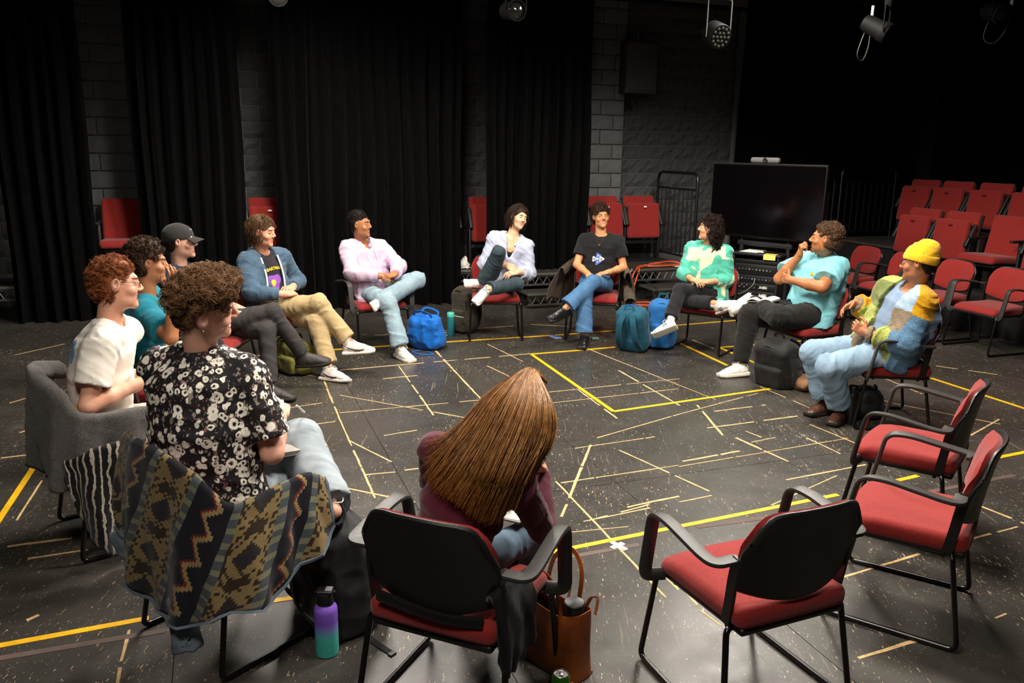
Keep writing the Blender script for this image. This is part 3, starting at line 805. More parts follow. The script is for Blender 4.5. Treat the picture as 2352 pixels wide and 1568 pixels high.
OCC = dict(sweater_maroon=(-.209, 2.614, -.395), shirt_floral=(-1.12, 3.04, -.664), tee_white=(-1.996, 3.913, -.9), teal_curly=(-2.23, 5.03, -1.5), cap_navy=(-2.38, 6.35, -1.6),
 hoodie_blue=(-2.14, 7.07, -1.95), hoodie_tiedye=(-1.38, 8.05, -2.6), shirt_white=(-.19, 8.53, 3.24), tee_black=(.876, 8.589, 2.95), sweater_green=(1.943, 8.103, 2.53), tee_aqua=(2.632, 7.184, 1.95), beanie_yellow=(2.79, 5.9, 1.45))
LAB = dict(sweater_maroon='red armchair under the woman in the maroon sweater', shirt_floral='armchair under the man in the floral shirt, hung with a patterned jacket',
 tee_white='armchair under the man in the white tee, hung with grey fleece', teal_curly='armchair under the curly haired man in the teal tee', cap_navy='armchair under the man in the dark cap',
 hoodie_blue='armchair under the man in the blue zip hoodie', hoodie_tiedye='armchair under the man in the pastel tie-dye hoodie', shirt_white='armchair under the person in the open white shirt',
 tee_black='armchair under the man in the black tee, hung with a brown coat', sweater_green='armchair under the woman in the green and cream sweater', tee_aqua='armchair under the man in the aqua tee', beanie_yellow='armchair under the person in the yellow beanie')
ARMLESS = ('cap_navy', 'hoodie_blue', 'shirt_white', 'tee_black', 'sweater_green', 'tee_aqua')
for k, p in OCC.items(): place_chair(*((-.163, 2.614, -.395) if k == 'sweater_maroon' else p), LAB[k].replace('armchair', 'armless chair') if k in ARMLESS else LAB[k], 'occupied chairs of the circle', arms=k not in ARMLESS)
for i, (v, lab) in enumerate(((8.09, 'first from the aisle'), (7.45, 'second from the aisle'), (6.75, 'third from the aisle, behind the yellow beanie'), (6.08, 'fourth from the aisle'))):
    x, y, _ = uv(7.42, v); place_chair(x, y, ROOM + math.pi / 2, 'empty red armchair along the raked seats, ' + lab, 'red armchairs along the raked seats')
JOINTS = {
 'tee_white': dict(PEL=(0.001, -0.054, 0.564), HL=(-0.094, -0.063, 0.552), HR=(0.095, -0.063, 0.551), NB=(0.007, 0.017, 1.085), HC=(0.045, 0.058, 1.287), N=(0.074, 0.174, 1.256), T=(0.031, 0.061, 1.407), SL=(-0.133, 0.124, 1.016), SR=(0.169, -0.064, 1.026), EL=(-0.229, -0.029, 0.788), ER=(0.219, -0.156, 0.753), WL=(-0.107, 0.200, 0.768), WR=(0.169, 0.093, 0.808), KL=(-0.130, 0.364, 0.513), KR=(0.130, 0.364, 0.513), AL=(-0.120, 0.400, 0.095), AR=(0.120, 0.400, 0.095), TL=(-0.130, 0.548, 0.035), TR=(0.130, 0.548, 0.035)),
 'teal_curly': dict(PEL=(0.001, -0.073, 0.530), HL=(-0.094, -0.070, 0.538), HR=(0.096, -0.067, 0.539), NB=(0.006, -0.057, 1.013), HC=(-0.019, -0.031, 1.226), N=(-0.049, 0.086, 1.195), T=(-0.038, -0.023, 1.351), SL=(-0.173, -0.104, 1.001), SR=(0.169, -0.010, 0.940), EL=(-0.202, -0.038, 0.721), ER=(0.350, 0.190, 0.834), WL=(0.022, 0.092, 0.697), WR=(0.287, 0.216, 1.092), KL=(-0.129, 0.358, 0.513), KR=(0.041, 0.323, 0.710), AL=(-0.120, 0.400, 0.095), AR=(-0.074, 0.556, 0.380), TL=(-0.130, 0.548, 0.035), TR=(-0.162, 0.649, 0.284)),
 'cap_navy': dict(PEL=(-0.004, 0.009, 0.543), HL=(-0.101, 0.020, 0.522), HR=(0.087, 0.041, 0.572), NB=(0.035, -0.222, 1.002), HC=(0.049, -0.188, 1.218), N=(0.027, -0.066, 1.196), T=(0.045, -0.192, 1.346), SL=(-0.145, -0.178, 0.942), SR=(0.223, -0.235, 0.956), EL=(-0.252, -0.048, 0.693), ER=(0.243, -0.056, 0.714), WL=(-0.085, 0.165, 0.680), WR=(0.087, 0.162, 0.681), KL=(0.044, 0.444, 0.523), KR=(-0.047, 0.460, 0.659), AL=(0.184, 0.491, 0.104), AR=(-0.138, 0.673, 0.289), TL=(0.199, 0.647, 0.031), TR=(-0.169, 0.835, 0.236)),
 'hoodie_blue': dict(PEL=(-0.010, 0.012, 0.528), HL=(-0.108, 0.020, 0.510), HR=(0.080, 0.040, 0.563), NB=(-0.052, -0.100, 1.014), HC=(-0.009, -0.042, 1.223), N=(-0.035, 0.078, 1.184), T=(-0.008, -0.027, 1.351), SL=(-0.230, -0.032, 0.986), SR=(0.135, -0.114, 0.970), EL=(-0.397, 0.005, 0.739), ER=(0.259, 0.026, 0.733), WL=(-0.159, 0.133, 0.724), WR=(0.086, 0.233, 0.708), KL=(-0.035, 0.460, 0.470), KR=(-0.062, 0.461, 0.627), AL=(0.076, 0.653, 0.091), AR=(-0.136, 0.733, 0.284), TL=(0.091, 0.810, 0.033), TR=(-0.212, 0.881, 0.224)),
 'hoodie_tiedye': dict(PEL=(-0.004, -0.020, 0.537), HL=(-0.093, -0.059, 0.544), HR=(0.072, 0.041, 0.532), NB=(0.043, -0.198, 1.002), HC=(0.087, -0.126, 1.202), N=(-0.005, -0.042, 1.181), T=(0.089, -0.127, 1.329), SL=(-0.143, -0.185, 0.961), SR=(0.221, -0.146, 0.963), EL=(-0.257, 0.019, 0.782), ER=(0.250, 0.061, 0.753), WL=(-0.123, 0.244, 0.743), WR=(0.001, 0.167, 0.725), KL=(-0.338, 0.278, 0.681), KR=(0.046, 0.479, 0.505), AL=(0.051, 0.348, 0.516), AR=(0.002, 0.645, 0.104), TL=(0.174, 0.453, 0.493), TR=(-0.024, 0.792, 0.030)),
 'shirt_white': dict(PEL=(-0.029, -0.068, 0.567), HL=(-0.099, -0.118, 0.533), HR=(0.057, -0.037, 0.586), NB=(-0.184, -0.056, 1.054), HC=(-0.245, -0.053, 1.255), N=(-0.293, 0.052, 1.228), T=(-0.276, -0.062, 1.371), SL=(-0.335, -0.062, 0.953), SR=(0.002, -0.056, 1.029), EL=(-0.347, -0.020, 0.671), ER=(0.096, -0.020, 0.763), WL=(-0.223, 0.194, 0.716), WR=(-0.116, 0.115, 0.781), KL=(-0.202, 0.278, 0.607), KR=(-0.023, 0.201, 0.919), AL=(0.113, 0.536, 0.598), AR=(0.137, 0.036, 0.584), TL=(0.212, 0.609, 0.505), TR=(0.282, 0.093, 0.586)),
 'tee_black': dict(PEL=(-0.001, -0.062, 0.559), HL=(-0.095, -0.064, 0.553), HR=(0.088, -0.035, 0.546), NB=(-0.030, -0.127, 1.062), HC=(-0.020, -0.111, 1.274), N=(-0.066, -0.003, 1.257), T=(-0.012, -0.112, 1.399), SL=(-0.209, -0.131, 1.017), SR=(0.145, -0.126, 1.009), EL=(-0.285, -0.089, 0.743), ER=(0.205, 0.008, 0.767), WL=(-0.144, 0.122, 0.718), WR=(0.055, 0.202, 0.698), KL=(-0.005, 0.339, 0.639), KR=(0.069, 0.385, 0.508), AL=(0.244, 0.561, 0.398), AR=(0.049, 0.484, 0.099), TL=(0.368, 0.599, 0.300), TR=(0.052, 0.627, 0.033)),
 'sweater_green': dict(PEL=(0.010, -0.088, 0.556), HL=(-0.054, -0.027, 0.552), HR=(0.062, -0.160, 0.554), NB=(0.062, -0.130, 1.029), HC=(0.037, -0.061, 1.211), N=(0.138, -0.009, 1.200), T=(0.032, -0.073, 1.326), SL=(-0.101, -0.168, 0.974), SR=(0.228, -0.109, 0.982), EL=(-0.148, -0.130, 0.708), ER=(0.247, 0.011, 0.743), WL=(-0.056, 0.094, 0.700), WR=(0.080, 0.185, 0.722), KL=(0.146, 0.311, 0.630), KR=(0.096, 0.235, 0.509), AL=(0.128, 0.578, 0.345), AR=(-0.267, 0.370, 0.551), TL=(0.218, 0.657, 0.246), TR=(-0.411, 0.392, 0.571)),
 'tee_aqua': dict(PEL=(0.008, -0.023, 0.540), HL=(-0.093, -0.036, 0.544), HR=(0.099, 0.023, 0.540), NB=(0.032, -0.163, 1.046), HC=(-0.055, -0.067, 1.227), N=(0.033, 0.031, 1.211), T=(-0.050, -0.082, 1.356), SL=(-0.159, -0.142, 0.999), SR=(0.221, -0.127, 0.995), EL=(-0.265, 0.099, 0.841), ER=(0.230, 0.141, 0.844), WL=(-0.034, 0.244, 0.879), WR=(0.079, 0.072, 1.065), KL=(-0.144, 0.416, 0.579), KR=(0.185, 0.472, 0.534), AL=(0.296, 0.370, 0.627), AR=(0.120, 0.586, 0.102), TL=(0.338, 0.518, 0.556), TR=(0.133, 0.742, 0.032)),
 'beanie_yellow': dict(PEL=(-0.016, 0.042, 0.538), HL=(-0.113, 0.051, 0.527), HR=(0.073, 0.080, 0.534), NB=(-0.055, -0.118, 1.006), HC=(-0.110, -0.095, 1.206), N=(-0.061, 0.011, 1.174), T=(-0.090, -0.075, 1.328), SL=(-0.236, -0.115, 0.941), SR=(0.088, 0.016, 0.977), EL=(-0.263, -0.022, 0.660), ER=(0.229, 0.015, 0.724), WL=(-0.138, 0.205, 0.691), WR=(0.151, 0.221, 0.862), KL=(-0.232, 0.458, 0.448), KR=(0.054, 0.509, 0.483), AL=(-0.076, 0.309, 0.089), AR=(0.092, 0.378, 0.087), TL=(-0.206, 0.384, 0.034), TR=(-0.004, 0.495, 0.035)),
 'sweater_maroon': dict(PEL=(-0.014, -0.008, 0.530), HL=(-0.102, 0.000, 0.538), HR=(0.074, -0.001, 0.536), NB=(0.111, 0.032, 0.958), HC=(0.181, 0.164, 1.086), N=(0.139, 0.245, 1.021), T=(0.201, 0.220, 1.184), SL=(-0.063, 0.021, 0.940), SR=(0.260, 0.002, 0.870), EL=(-0.159, 0.189, 0.752), ER=(0.289, 0.158, 0.652), WL=(-0.053, 0.395, 0.682), WR=(0.210, 0.346, 0.781), KL=(-0.128, 0.396, 0.486), KR=(0.142, 0.389, 0.485), AL=(-0.121, 0.406, 0.095), AR=(0.123, 0.406, 0.095), TL=(-0.130, 0.542, 0.035), TR=(0.130, 0.542, 0.035)),
 'shirt_floral': dict(PEL=(-0.017, -0.038, 0.581), HL=(-0.115, -0.058, 0.567), HR=(0.074, 0.007, 0.563), NB=(-0.077, -0.031, 1.152), HC=(0.004, -0.057, 1.360), N=(0.054, 0.049, 1.329), T=(0.044, -0.090, 1.478), SL=(-0.252, -0.104, 1.092), SR=(0.098, 0.041, 1.086), EL=(-0.185, 0.031, 0.823), ER=(0.191, 0.074, 0.794), WL=(-0.038, 0.251, 0.748), WR=(-0.008, 0.255, 0.853), KL=(-0.013, 0.360, 0.716), KR=(-0.110, 0.426, 0.567), AL=(0.374, 0.214, 0.552), AR=(-0.068, 0.445, 0.117), TL=(0.235, 0.272, 0.630), TR=(0.057, 0.528, 0.035)),
}
SC = dict(tee_white=1.00, teal_curly=1.00, cap_navy=1.04, hoodie_blue=1.04, hoodie_tiedye=1.02, shirt_white=0.97, tee_black=0.98, sweater_green=0.93, tee_aqua=1.06, beanie_yellow=1.00, sweater_maroon=0.93, shirt_floral=1.06)
# ------------------------------------------------------------------ people
def unit(v): v = np.array(v, float); return v / (np.linalg.norm(v) + 1e-9)
def lerp(a, b, t): return np.array(a) * (1 - t) + np.array(b) * t
class Body:
    """one seated figure in its chair's frame: x to the sitter's right, y forward, z up"""
    def __init__(s, key, label, girth=1.0, skin='#c89878', k=1.0, hands=None, mouth='smile', slouch=.03, headk=1.0, torso=None, lids=1.0, stubble=(), footup=None):
        s.footup = footup or {}
        s.J = {a: np.array(b, float) for a, b in JOINTS[key].items()}; s.k = SC[key] * k; s.g = girth; s.key = key
        J = s.J; s.pose = OCC[key]
        s.up = unit(J['NB'] - J['PEL']); s.side = unit(J['SR'] - J['SL']); s.fwd = unit(np.cross(s.up, s.side))
        s.mid = (J['PEL'] + J['NB']) / 2 - s.fwd * slouch
        hy = unit(J['N'] - J['HC']); hz = unit(J['T'] - J['HC']); a = math.atan2(.028, .118)
        hx = unit(np.cross(hy, hz)); hz0 = unit(np.cross(hx, hy)); y = unit(hy * math.cos(a) + hz0 * math.sin(a)); z = unit(np.cross(hx, y))
        s.F = np.stack([hx, y, z], 1); s.hk = s.k * headk * 1.02
        s.hands = hands or {}; s.mouth = mouth; s.lids = lids
        s.tor = torso or [(0, .165, .125), (.25, .152, .118), (.55, .158, .116), (.8, .168, .112), (.92, .122, .085), (1, .062, .058)]
        s.skin = skin_mat(key, skin, [(tuple(s.H(*p)), r * s.hk, a, c) for p, r, a, c in stubble])
        s.o = s.make_body(); tag(s.o, label, 'person', 'people seated in the circle')
        x, y, t = s.pose; s.o.location = (x, y, 0); s.o.rotation_euler.z = t
    def H(s, x, y, z): return s.J['HC'] + s.F @ (np.array((x, y, z)) * s.hk)
    def torso(s, B, add=0.0, wide=0.0, low=.0, k=.04, top=1.0):
        """trunk from the pelvis up to the neck, in two bent halves"""
        J = s.J; p = J['PEL'] - s.up * low; pr = [(t, (w + wide) * s.k * s.g + add, d * s.k * s.g ** 1.3 + add) for t, w, d in s.tor]
        lo = [(t * 2, w, d) for t, w, d in pr if t <= .5] + [(1, float(np.interp(.5, [q[0] for q in pr], [q[1] for q in pr])), float(np.interp(.5, [q[0] for q in pr], [q[2] for q in pr])))]
        hi = [(0,) + lo[-1][1:]] + [((t - .5) * 2, w, d) for t, w, d in pr if t > .5]
        B.ecap(p, s.mid, lo, s.side, k=k, end=.5); B.ecap(s.mid, lerp(s.mid, J['NB'], top), hi, s.side, k=k, end=.3)
        return B
    def hand(s, B, sd, boxes):
        J = s.J; W = J['W' + sd]; E = J['E' + sd]; k = s.k
        spec = s.hands.get(sd, {}); fd = unit(W - E)
        d = unit(np.array(spec['d'])) if 'd' in spec else fd
        n = np.array(spec.get('n', (0, 0, -1)), float); n = unit(n - d * (n @ d)); curl = spec.get('curl', .5)
        th = np.cross(d, n) * (1 if sd == 'R' else -1); R = np.stack([th, d, n], 1)
        B.cone(W - fd * .03, W + d * .03 * k, .027 * k, .026 * k, k=.02)
        B.rbx(W + d * .056 * k, (.040 * k, .044 * k, .0135 * k), .013 * k, R, k=.016)
        pts = [W - .04, W + .04]
        sp = spec.get('spread', .35)
        for i, (fl, off) in enumerate(((.94, .0305), (1.0, .0105), (.95, -.0095), (.78, -.0285))):
            p = W + (d * (.093 - .006 * abs(i - 1)) + th * off) * k; a = 0
            base = unit(d + th * off * sp * 8)
            for j, (l, r0, r1) in enumerate(((.043, .0092, .0085), (.027, .0085, .0078), (.022, .0078, .0066))):
                a += curl * (.75, 1.15, .7)[j] + (.06 * i if j == 0 else 0)
                q = p + (base * math.cos(a) + n * math.sin(a)) * l * fl * k
                B.cone(p, q, r0 * k, r1 * k, k=.004); p = q; pts.append(q)
        p = W + (d * .028 + th * .03) * k; tc = spec.get('thumb', .5)
        for l, w, r0, r1 in ((.042, (.55, .75, .35), .0125, .0105), (.032, (.85, .35 - .3 * tc, .3 + .3 * tc), .0105, .0092), (.025, (.9, .1 - .4 * tc, .25 + .4 * tc), .0092, .0075)):
            q = p + unit(d * w[0] + th * w[1] + n * w[2]) * l * k; B.cone(p, q, r0 * k, r1 * k, k=.006); p = q; pts.append(q)
        pts = np.array(pts); boxes.append((pts.min(0) - .018, pts.max(0) + .018))
    def head(s, B):
        H, F, k = s.H, s.F, s.hk; v = lambda *a: tuple(x * k for x in a)
        B.ell(H(0, -.015, .028), v(.073, .091, .090), F, k=.02)
        B.ell(H(0, .022, -.026), v(.060, .068, .090), F, k=.035)
        B.ell(H(0, .028, -.078), v(.050, .052, .036), F, k=.025)
        B.ell(H(0, .072, -.104), v(.022, .017, .016), F, k=.022)
        B.cone(H(-.034, .081, .027), H(.034, .081, .027), .010 * k, .010 * k, k=.016)
        for sx in (-1, 1):
            B.ell(H(sx * .038, .060, -.032), v(.025, .022, .021), F, k=.02)
            B.ell(H(sx * .031, .101, .006), v(.018, .014, .011), F, 'sub', .012)
            B.ell(H(sx * .031, .0775, .004), v(.0145, .0138, .0125), F, k=.004)
            B.ell(H(sx * .031, .095, .0025), v(.0125, .016, .0045 * s.lids), F, 'sub', .0015)
            a = F @ rotz(-sx * .35) @ rotx(-.12)
            B.ell(H(sx * .079, -.006, -.004), v(.0095, .020, .032), a, k=.007)
            B.ell(H(sx * .089, -.002, .004), v(.007, .011, .017), a, 'sub', .006)
        B.cone(H(0, .087, .012), H(0, .106, -.024), .0070 * k, .0105 * k, k=.010)
        for sx in (-1, 1): B.ell(H(sx * .0115, .098, -.031), v(.0080, .010, .0070), F, k=.007)
        if s.mouth in ('smile', 'open'):
            hgt = .0066 if s.mouth == 'smile' else .0145
            B.ell(H(0, .102, -.066), v(.028, .030, hgt), F, 'sub', .003)
        else: B.cone(H(-.022, .092, -.063), H(.022, .092, -.063), .002 * k, .002 * k, 'sub', .004)
        # neck
        J = s.J; B.cone(lerp(J['NB'], J['HC'], -.12), s.H(0, -.022, -.045), .058 * k * s.g ** .5, .055 * k * s.g ** .4, k=.03)
    def make_body(s):
        J = s.J; k = s.k; B = SDF(); s.torso(B, add=-.012)
        for sd in 'LR':
            S_, E, W = J['S' + sd], J['E' + sd], J['W' + sd]; g = s.g ** .7
            B.cone(lerp(J['NB'], S_, .4), S_, .042 * k * g, .05 * k * g, k=.04)
            B.cone(S_, E, .052 * k * g, .040 * k * g, k=.03)
            B.cone(E, lerp(E, W, .4), .041 * k * g, .041 * k * g, k=.015); B.cone(lerp(E, W, .4), W, .041 * k * g, .026 * k, k=.015)
            B.cone(J['H' + sd], J['K' + sd], .065 * k, .046 * k, k=.04); B.cone(J['K' + sd], J['A' + sd], .044 * k, .032 * k, k=.02)
        boxes = []
        for sd in 'LR': s.hand(B, sd, boxes)
        s.head(B)
        c = J['HC']; r = .165 * s.hk / s.k * s.k
        hb = (np.minimum(c, s.H(0, .03, -.02)) - r, np.maximum(c, s.H(0, .03, -.02)) + r)
        B.rbx((0, -.325, .69), (.26, .12, .2), .03, rotx(.13), op='sub', k=.01); B.rbx((0, -.03, .42), (.26, .27, .052), .02, op='sub', k=.006)
        H_ = .011
        V, Q = B.arrays(H_); P = V[Q]
        keep = np.ones(len(Q), bool); Vs, Qs = [V], []
        allb = [(hb, NEAR.get(s.key, .0034))] + [(b, NEAR.get(s.key, .0034)) for b in boxes]
        for (lo, hi), _ in allb: keep &= ~np.all((P > lo + H_ * 1.2) & (P < hi - H_ * 1.2), axis=(1, 2))
        Qs.append(Q[keep]); n = len(V)
        for (lo, hi), h in allb:
            v, q = B.arrays(h, lo, hi)
            if len(q): v = relax(v, q, 1); Vs.append(v); Qs.append(q + n); n += len(v)
        me = mesh_arrays('person', np.concatenate(Vs), np.concatenate(Qs))
        s.B = B
        return link('person', me, None, s.skin)
    # --- face
    def snap(s, p, lift=0.0):
        if not hasattr(s, 'bv'):
            from mathutils.bvhtree import BVHTree as BT
            co = np.array([v.co for v in s.o.data.vertices]); q = (co - s.J['HC']) @ s.F / s.hk; ok = (np.abs(q[:, 0]) < .09) & (q[:, 1] > 0) & (np.abs(q[:, 2]) < .14) & ((q[:, 1] < .1) | (np.abs(q[:, 0]) < .018))
            s.bv = BT.FromPolygons(co.tolist(), [tuple(p.vertices) for p in s.o.data.polygons if ok[p.vertices[0]]])
        y = s.F[:, 1]; h = s.bv.ray_cast(Vector(np.array(p) + y * .03), Vector(-y), .10)
        return np.array(h[0]) + y * lift if h[0] is not None and abs((np.array(h[0]) - p) @ y) < .028 else np.array(p) - y * .006
    def face(s, iris='#2a1a10', brow='#2a1d14', lip='#a8605a', closed=False, teeth=True, browr=.0030):
        H = s.H; o = s.o; k = s.hk
        for sx in (-1, 1):
            if not closed:
                e = MB().rbox((0, 0, 0), (.0240 * k,) * 3, .0120 * k, 3); e.v = [tuple(H(sx * .031, .0785, .0035) + s.F @ np.array(p)) for p in e.v]
                eye = e.build('eye', M['eye'], o)
                i = MB().lathe([(0, .0132 * k), (.0055 * k, .0116 * k), (.0058 * k, .0108 * k)], n=12); i.v = [tuple(H(sx * .031, .0785, .003) + s.F @ (rotx(-math.pi / 2) @ np.array(p))) for p in i.v]
                i.build('iris', pm_('iris ' + iris, iris, .15), eye)
            l = [s.snap(H(sx * (.031 + a), .09, (.0068 * s.lids if not closed else .003) + .001 - (18 if not closed else -16) * a * a * (1 if not closed else -1)), .0006) for a in np.linspace(-.0125, .0125, 7)]
            MB().tube(l, .0013 * k, 5).build('eyelid', pm_('lash', '#1c120d', .7), o)
            b = [s.snap(H(sx * (.033 + a), .09, .0262 - 10 * (a - .002) ** 2), .0006) for a in np.linspace(-.019, .015, 8)]
            MB().tube(b, browr * k, 6, scale=[.5, .9, 1, 1, 1, .9, .7, .35]).build('eyebrow', pm_('brow ' + brow, brow, .9), o)
        dz = dict(smile=.0068, open=.0140).get(s.mouth, .0026); zc = -.066
        yy = lambda a: s.snap(H(a, .09, zc - dz - .004), .0)
        A = np.linspace(-.027, .027, 11); sm = 17 if s.mouth != 'shut' else 0
        up = [s.snap(H(a, .09, zc + .0028 + dz * max(0, 1 - (a / .0285) ** 2) ** .5 + sm * .5 * a * a), -.0005) for a in A]
        dn = [s.snap(H(a, .09, zc - .0028 - dz * max(0, 1 - (a / .0285) ** 2) ** .5 + sm * .5 * a * a), -.0005) for a in A]
        for L_ in (up, dn):
            for i, p in enumerate(L_):
                q = (p - s.J['HC']) @ s.F / k; lim = .0925 - 13 * q[0] ** 2
                if q[1] > lim: q[1] = lim; L_[i] = H(*q)
        sc = [.35, .6, .8, .95, 1, .85, 1, .95, .8, .6, .35]
        MB().tube(up, .0030 * k, 6, scale=sc).tube(dn, .0036 * k, 6, scale=sc).build('lips', pm_('lip ' + lip, lip, .5), o)
        if teeth and s.mouth in ('smile', 'open'):
            MB().shell([[H(a, .0835 - 20 * a * a, z + 4 * a * a) for z in (zc - dz * .25, zc + dz * .3, zc + dz)] for a in np.linspace(-.023, .023, 9)], .003).build('teeth', pm_('teeth', '#d8cdbf', .35), o)
    def glasses(s, col='#3a2420', r=.021, rr=.0016, round_=False):
        H = s.H; k = s.hk; t = MB()
        for sx in (-1, 1):
            c = np.array((sx * .034, .101, .002)); n = 20; pts = []
            for i in range(n):
                a = 2 * math.pi * i / n; x, z = math.cos(a), math.sin(a)
                if not round_: x = math.copysign(abs(x) ** .6, x); z = math.copysign(abs(z) ** .6, z) * .78
                pts.append(H(c[0] + r * x, c[1] - .10 * max(0, sx * r * x), c[2] + r * z))
            pts.append(pts[0]); t.tube(pts, rr * k, 6)
            t.tube([H(sx * (.034 + r), .098, .006), H(sx * .076, .07, .009), H(sx * .082, .0, .008), H(sx * .081, -.016, -.006)], rr * k, 6)
        t.tube([H(-.012, .102, .004), H(0, .107, .007), H(.012, .102, .004)], rr * k, 6)
        g = t.build('glasses', pm_('frame ' + col, col, .3, .2), s.o)
        for sx in (-1, 1):
            m = MB(); m.add([H(sx * .034 + r * .93 * math.cos(a) * (1 if round_ else 1.0), .1005 - .1 * max(0, sx * r * .93 * math.cos(a)), .002 + r * .93 * (1 if round_ else .8) * math.sin(a)) for a in np.linspace(0, 2 * math.pi, 17)[:-1]], [tuple(range(16))]); m.build('lens', M['glass'], g)
    # --- garments
    def seatcut(s, B):
        B.rbx((0, -.325, .69), (.25, .10, .19), .03, rotx(.13), op='sub', k=.01)
        return B.rbx((0, -.03, .42), (.26, .27, .054), .02, op='sub', k=.004)
    def trousers(s, mat, thigh=.088, knee=.068, hem=.062, up=.0, amp=.007, f=9, seed=3, name='trousers', shin=None, h=.0078, cut=True, belt=.0, hemcut=.03):
        J = s.J; k = s.k; g = s.g; B = SDF()
        B.ecap(J['PEL'] - s.up * .05, J['PEL'] + s.up * (.10 + belt), [(0, .165 * k * g, .125 * k * g), (.6, .172 * k * g, .13 * k * g), (1, .16 * k * g, .12 * k * g)], s.side, k=.03, end=.3)
        for sd in 'LR':
            H_, K, A = J['H' + sd], J['K' + sd], J['A' + sd]
            B.cone(H_, K, thigh * k * g, knee * k * g ** .6, k=.03)
            e = lerp(K, A, 1 - hemcut / .42 if up == 0 else 1 - up); B.cone(K, e, knee * k * g ** .6 * .97, hem * k, k=.025, clipb=True)
        if cut: s.seatcut(B)
        segs = [(J['H' + q], J['K' + q], 1.0) for q in 'LR'] + [(J['K' + q], J['A' + q], .9) for q in 'LR'] + [(J['PEL'] - s.side * .1, J['PEL'] + s.side * .1, .6)]
        return B.build(name, mat, s.o, h, limb_folds(segs, amp * 1.3, 21, seed))
    def top(s, mat, add=.016, wide=.0, low=.06, sleeve='short', sr=(.07, .066), wr=(.052, .04), neck=.066, amp=.006, f=8, seed=11, name='shirt', h=.0078, hem=None, frac=.72, cut=True, extra=None, neckdrop=.0, wristback=.0):
        J = s.J; k = s.k; B = SDF(); s.torso(B, add=add, wide=wide, low=low)
        for sd in 'LR':
            S_, E, W = J['S' + sd], J['E' + sd], J['W' + sd]; g = s.g ** .7
            fr = frac[sd] if isinstance(frac, dict) else frac
            B.cone(lerp(J['NB'] + s.up * .022, S_, .38), S_, .045 * k * g + add * .5, .054 * k * g + add * .4, k=.05)
            if sleeve == 'none': continue
            if sleeve == 'short': B.cone(S_, lerp(S_, E, fr), min(sr[0], .066 + add * .25) * k * g, sr[1] * k * g, k=.03, clipb=True)
            else:
                B.cone(S_, E, min(sr[0], .062 + add * .35) * k * g, sr[1] * k * g, k=.035); B.cone(E, lerp(E, W, fr), sr[1] * .97 * k * g, wr[1] * k, k=.02, clipb=True)
        B.cone(J['NB'] - s.up * (-.004 + neckdrop) + s.fwd * .012, J['NB'] + s.up * .14 + s.fwd * .03, neck * k, (neck + .02) * k, 'sub', .006)
        if neckdrop: B.ell(J['NB'] + s.fwd * .085 - s.up * neckdrop * .4, (.055, .06, neckdrop), np.stack([s.side, s.fwd, s.up], 1), 'sub', .01)
        if hem is not None: B.plane(J['PEL'] + s.up * hem, -s.up, .004)
        if cut: s.seatcut(B)
        if extra: extra(B)
        segs = [(J['S' + q], J['E' + q], 1.0) for q in 'LR'] + [(J['E' + q], J['W' + q], 1.0 if sleeve == 'long' else 0) for q in 'LR'] + [(J['PEL'], s.mid, .9), (s.mid, J['NB'], .45)]
        return B.build(name, mat, s.o, h, limb_folds(segs, amp * 1.25, 19, seed))
    def foot(s, sd):
        J = s.J; A, T, K = J['A' + sd], J['T' + sd], J['K' + sd]; d = unit(T - A); u = unit(np.array(s.footup[sd], float) if sd in s.footup else K - A)
        p = u - d * (u @ d)
        if np.linalg.norm(p) < .15: p = np.array((0, 0, 1.0)) - d * d[2]
        p = unit(p); a = math.atan2(.06, .15); f = d * math.cos(a) + p * math.sin(a); z = p * math.cos(a) - d * math.sin(a)
        x = np.cross(f, z); return A, np.stack([x, f, z], 1)
    def shoe(s, sd, upper, sole, laces=None, boot=0.0, name='shoe', chunky=1.0, logo=None, sock=None, sockr=.04):
        A, R = s.foot(sd); k = s.k * 1.02; O = A - R @ np.array((0, 0, .095)) * k; P = lambda x, y, z: O + R @ (np.array((x, y, z)) * k)
        if sock: 
            c = SDF(); c.cone(P(0, -.012, .07), lerp(s.J['A' + sd], s.J['K' + sd], .38), sockr * k, sockr * 1.15 * k, clipb=True); c.build('sock', sock, s.o, .006, folds(.002, 30, 5))
        B = SDF(); v = lambda *a: tuple(q * k for q in a)
        B.cone(P(0, -.028, .045), P(0, .03, .045), .040 * k, .043 * k, k=.02)
        B.ell(P(0, .085, .040), v(.047, .075, .034), R, k=.03); B.ell(P(.004 if sd == 'L' else -.004, .145, .032), v(.045, .055, .027), R, k=.025)
        B.cone(P(0, .0, .085), P(0, .10, .052), .035 * k, .027 * k, k=.03)
        B.cone(P(0, -.014, .05), P(0, -.016, .105 + boot), .041 * k, (.041 + .06 * boot) * k, k=.02, clipb=True)
        B.plane(P(0, 0, .016), -R[:, 2], .003)
        if not boot: B.cone(P(0, -.012, .10), P(0, -.014, .14), .034 * k, .04 * k, 'sub', .006)
        u = B.build(name, upper, s.o, .0055, folds(.0018, 26, 8))
        w = lambda y: 1 + .10 * math.sin((y + .06) * 9) - (.22 * max(0, (y - .09) / .05) ** 2 if y > .09 else 0)
        m = MB().rbox((0, 0, 0), (.094, .272, .030 * chunky), .013, 3, None, lambda p: (p[0] * w(p[1]), p[1], p[2] + .012 * max(0, (p[1] - .07) / .065) ** 2))
        m.v = [tuple(P(p[0], p[1] + .063, p[2] + .015 * chunky - .002)) for p in m.v]; m.build('sole', sole, u)
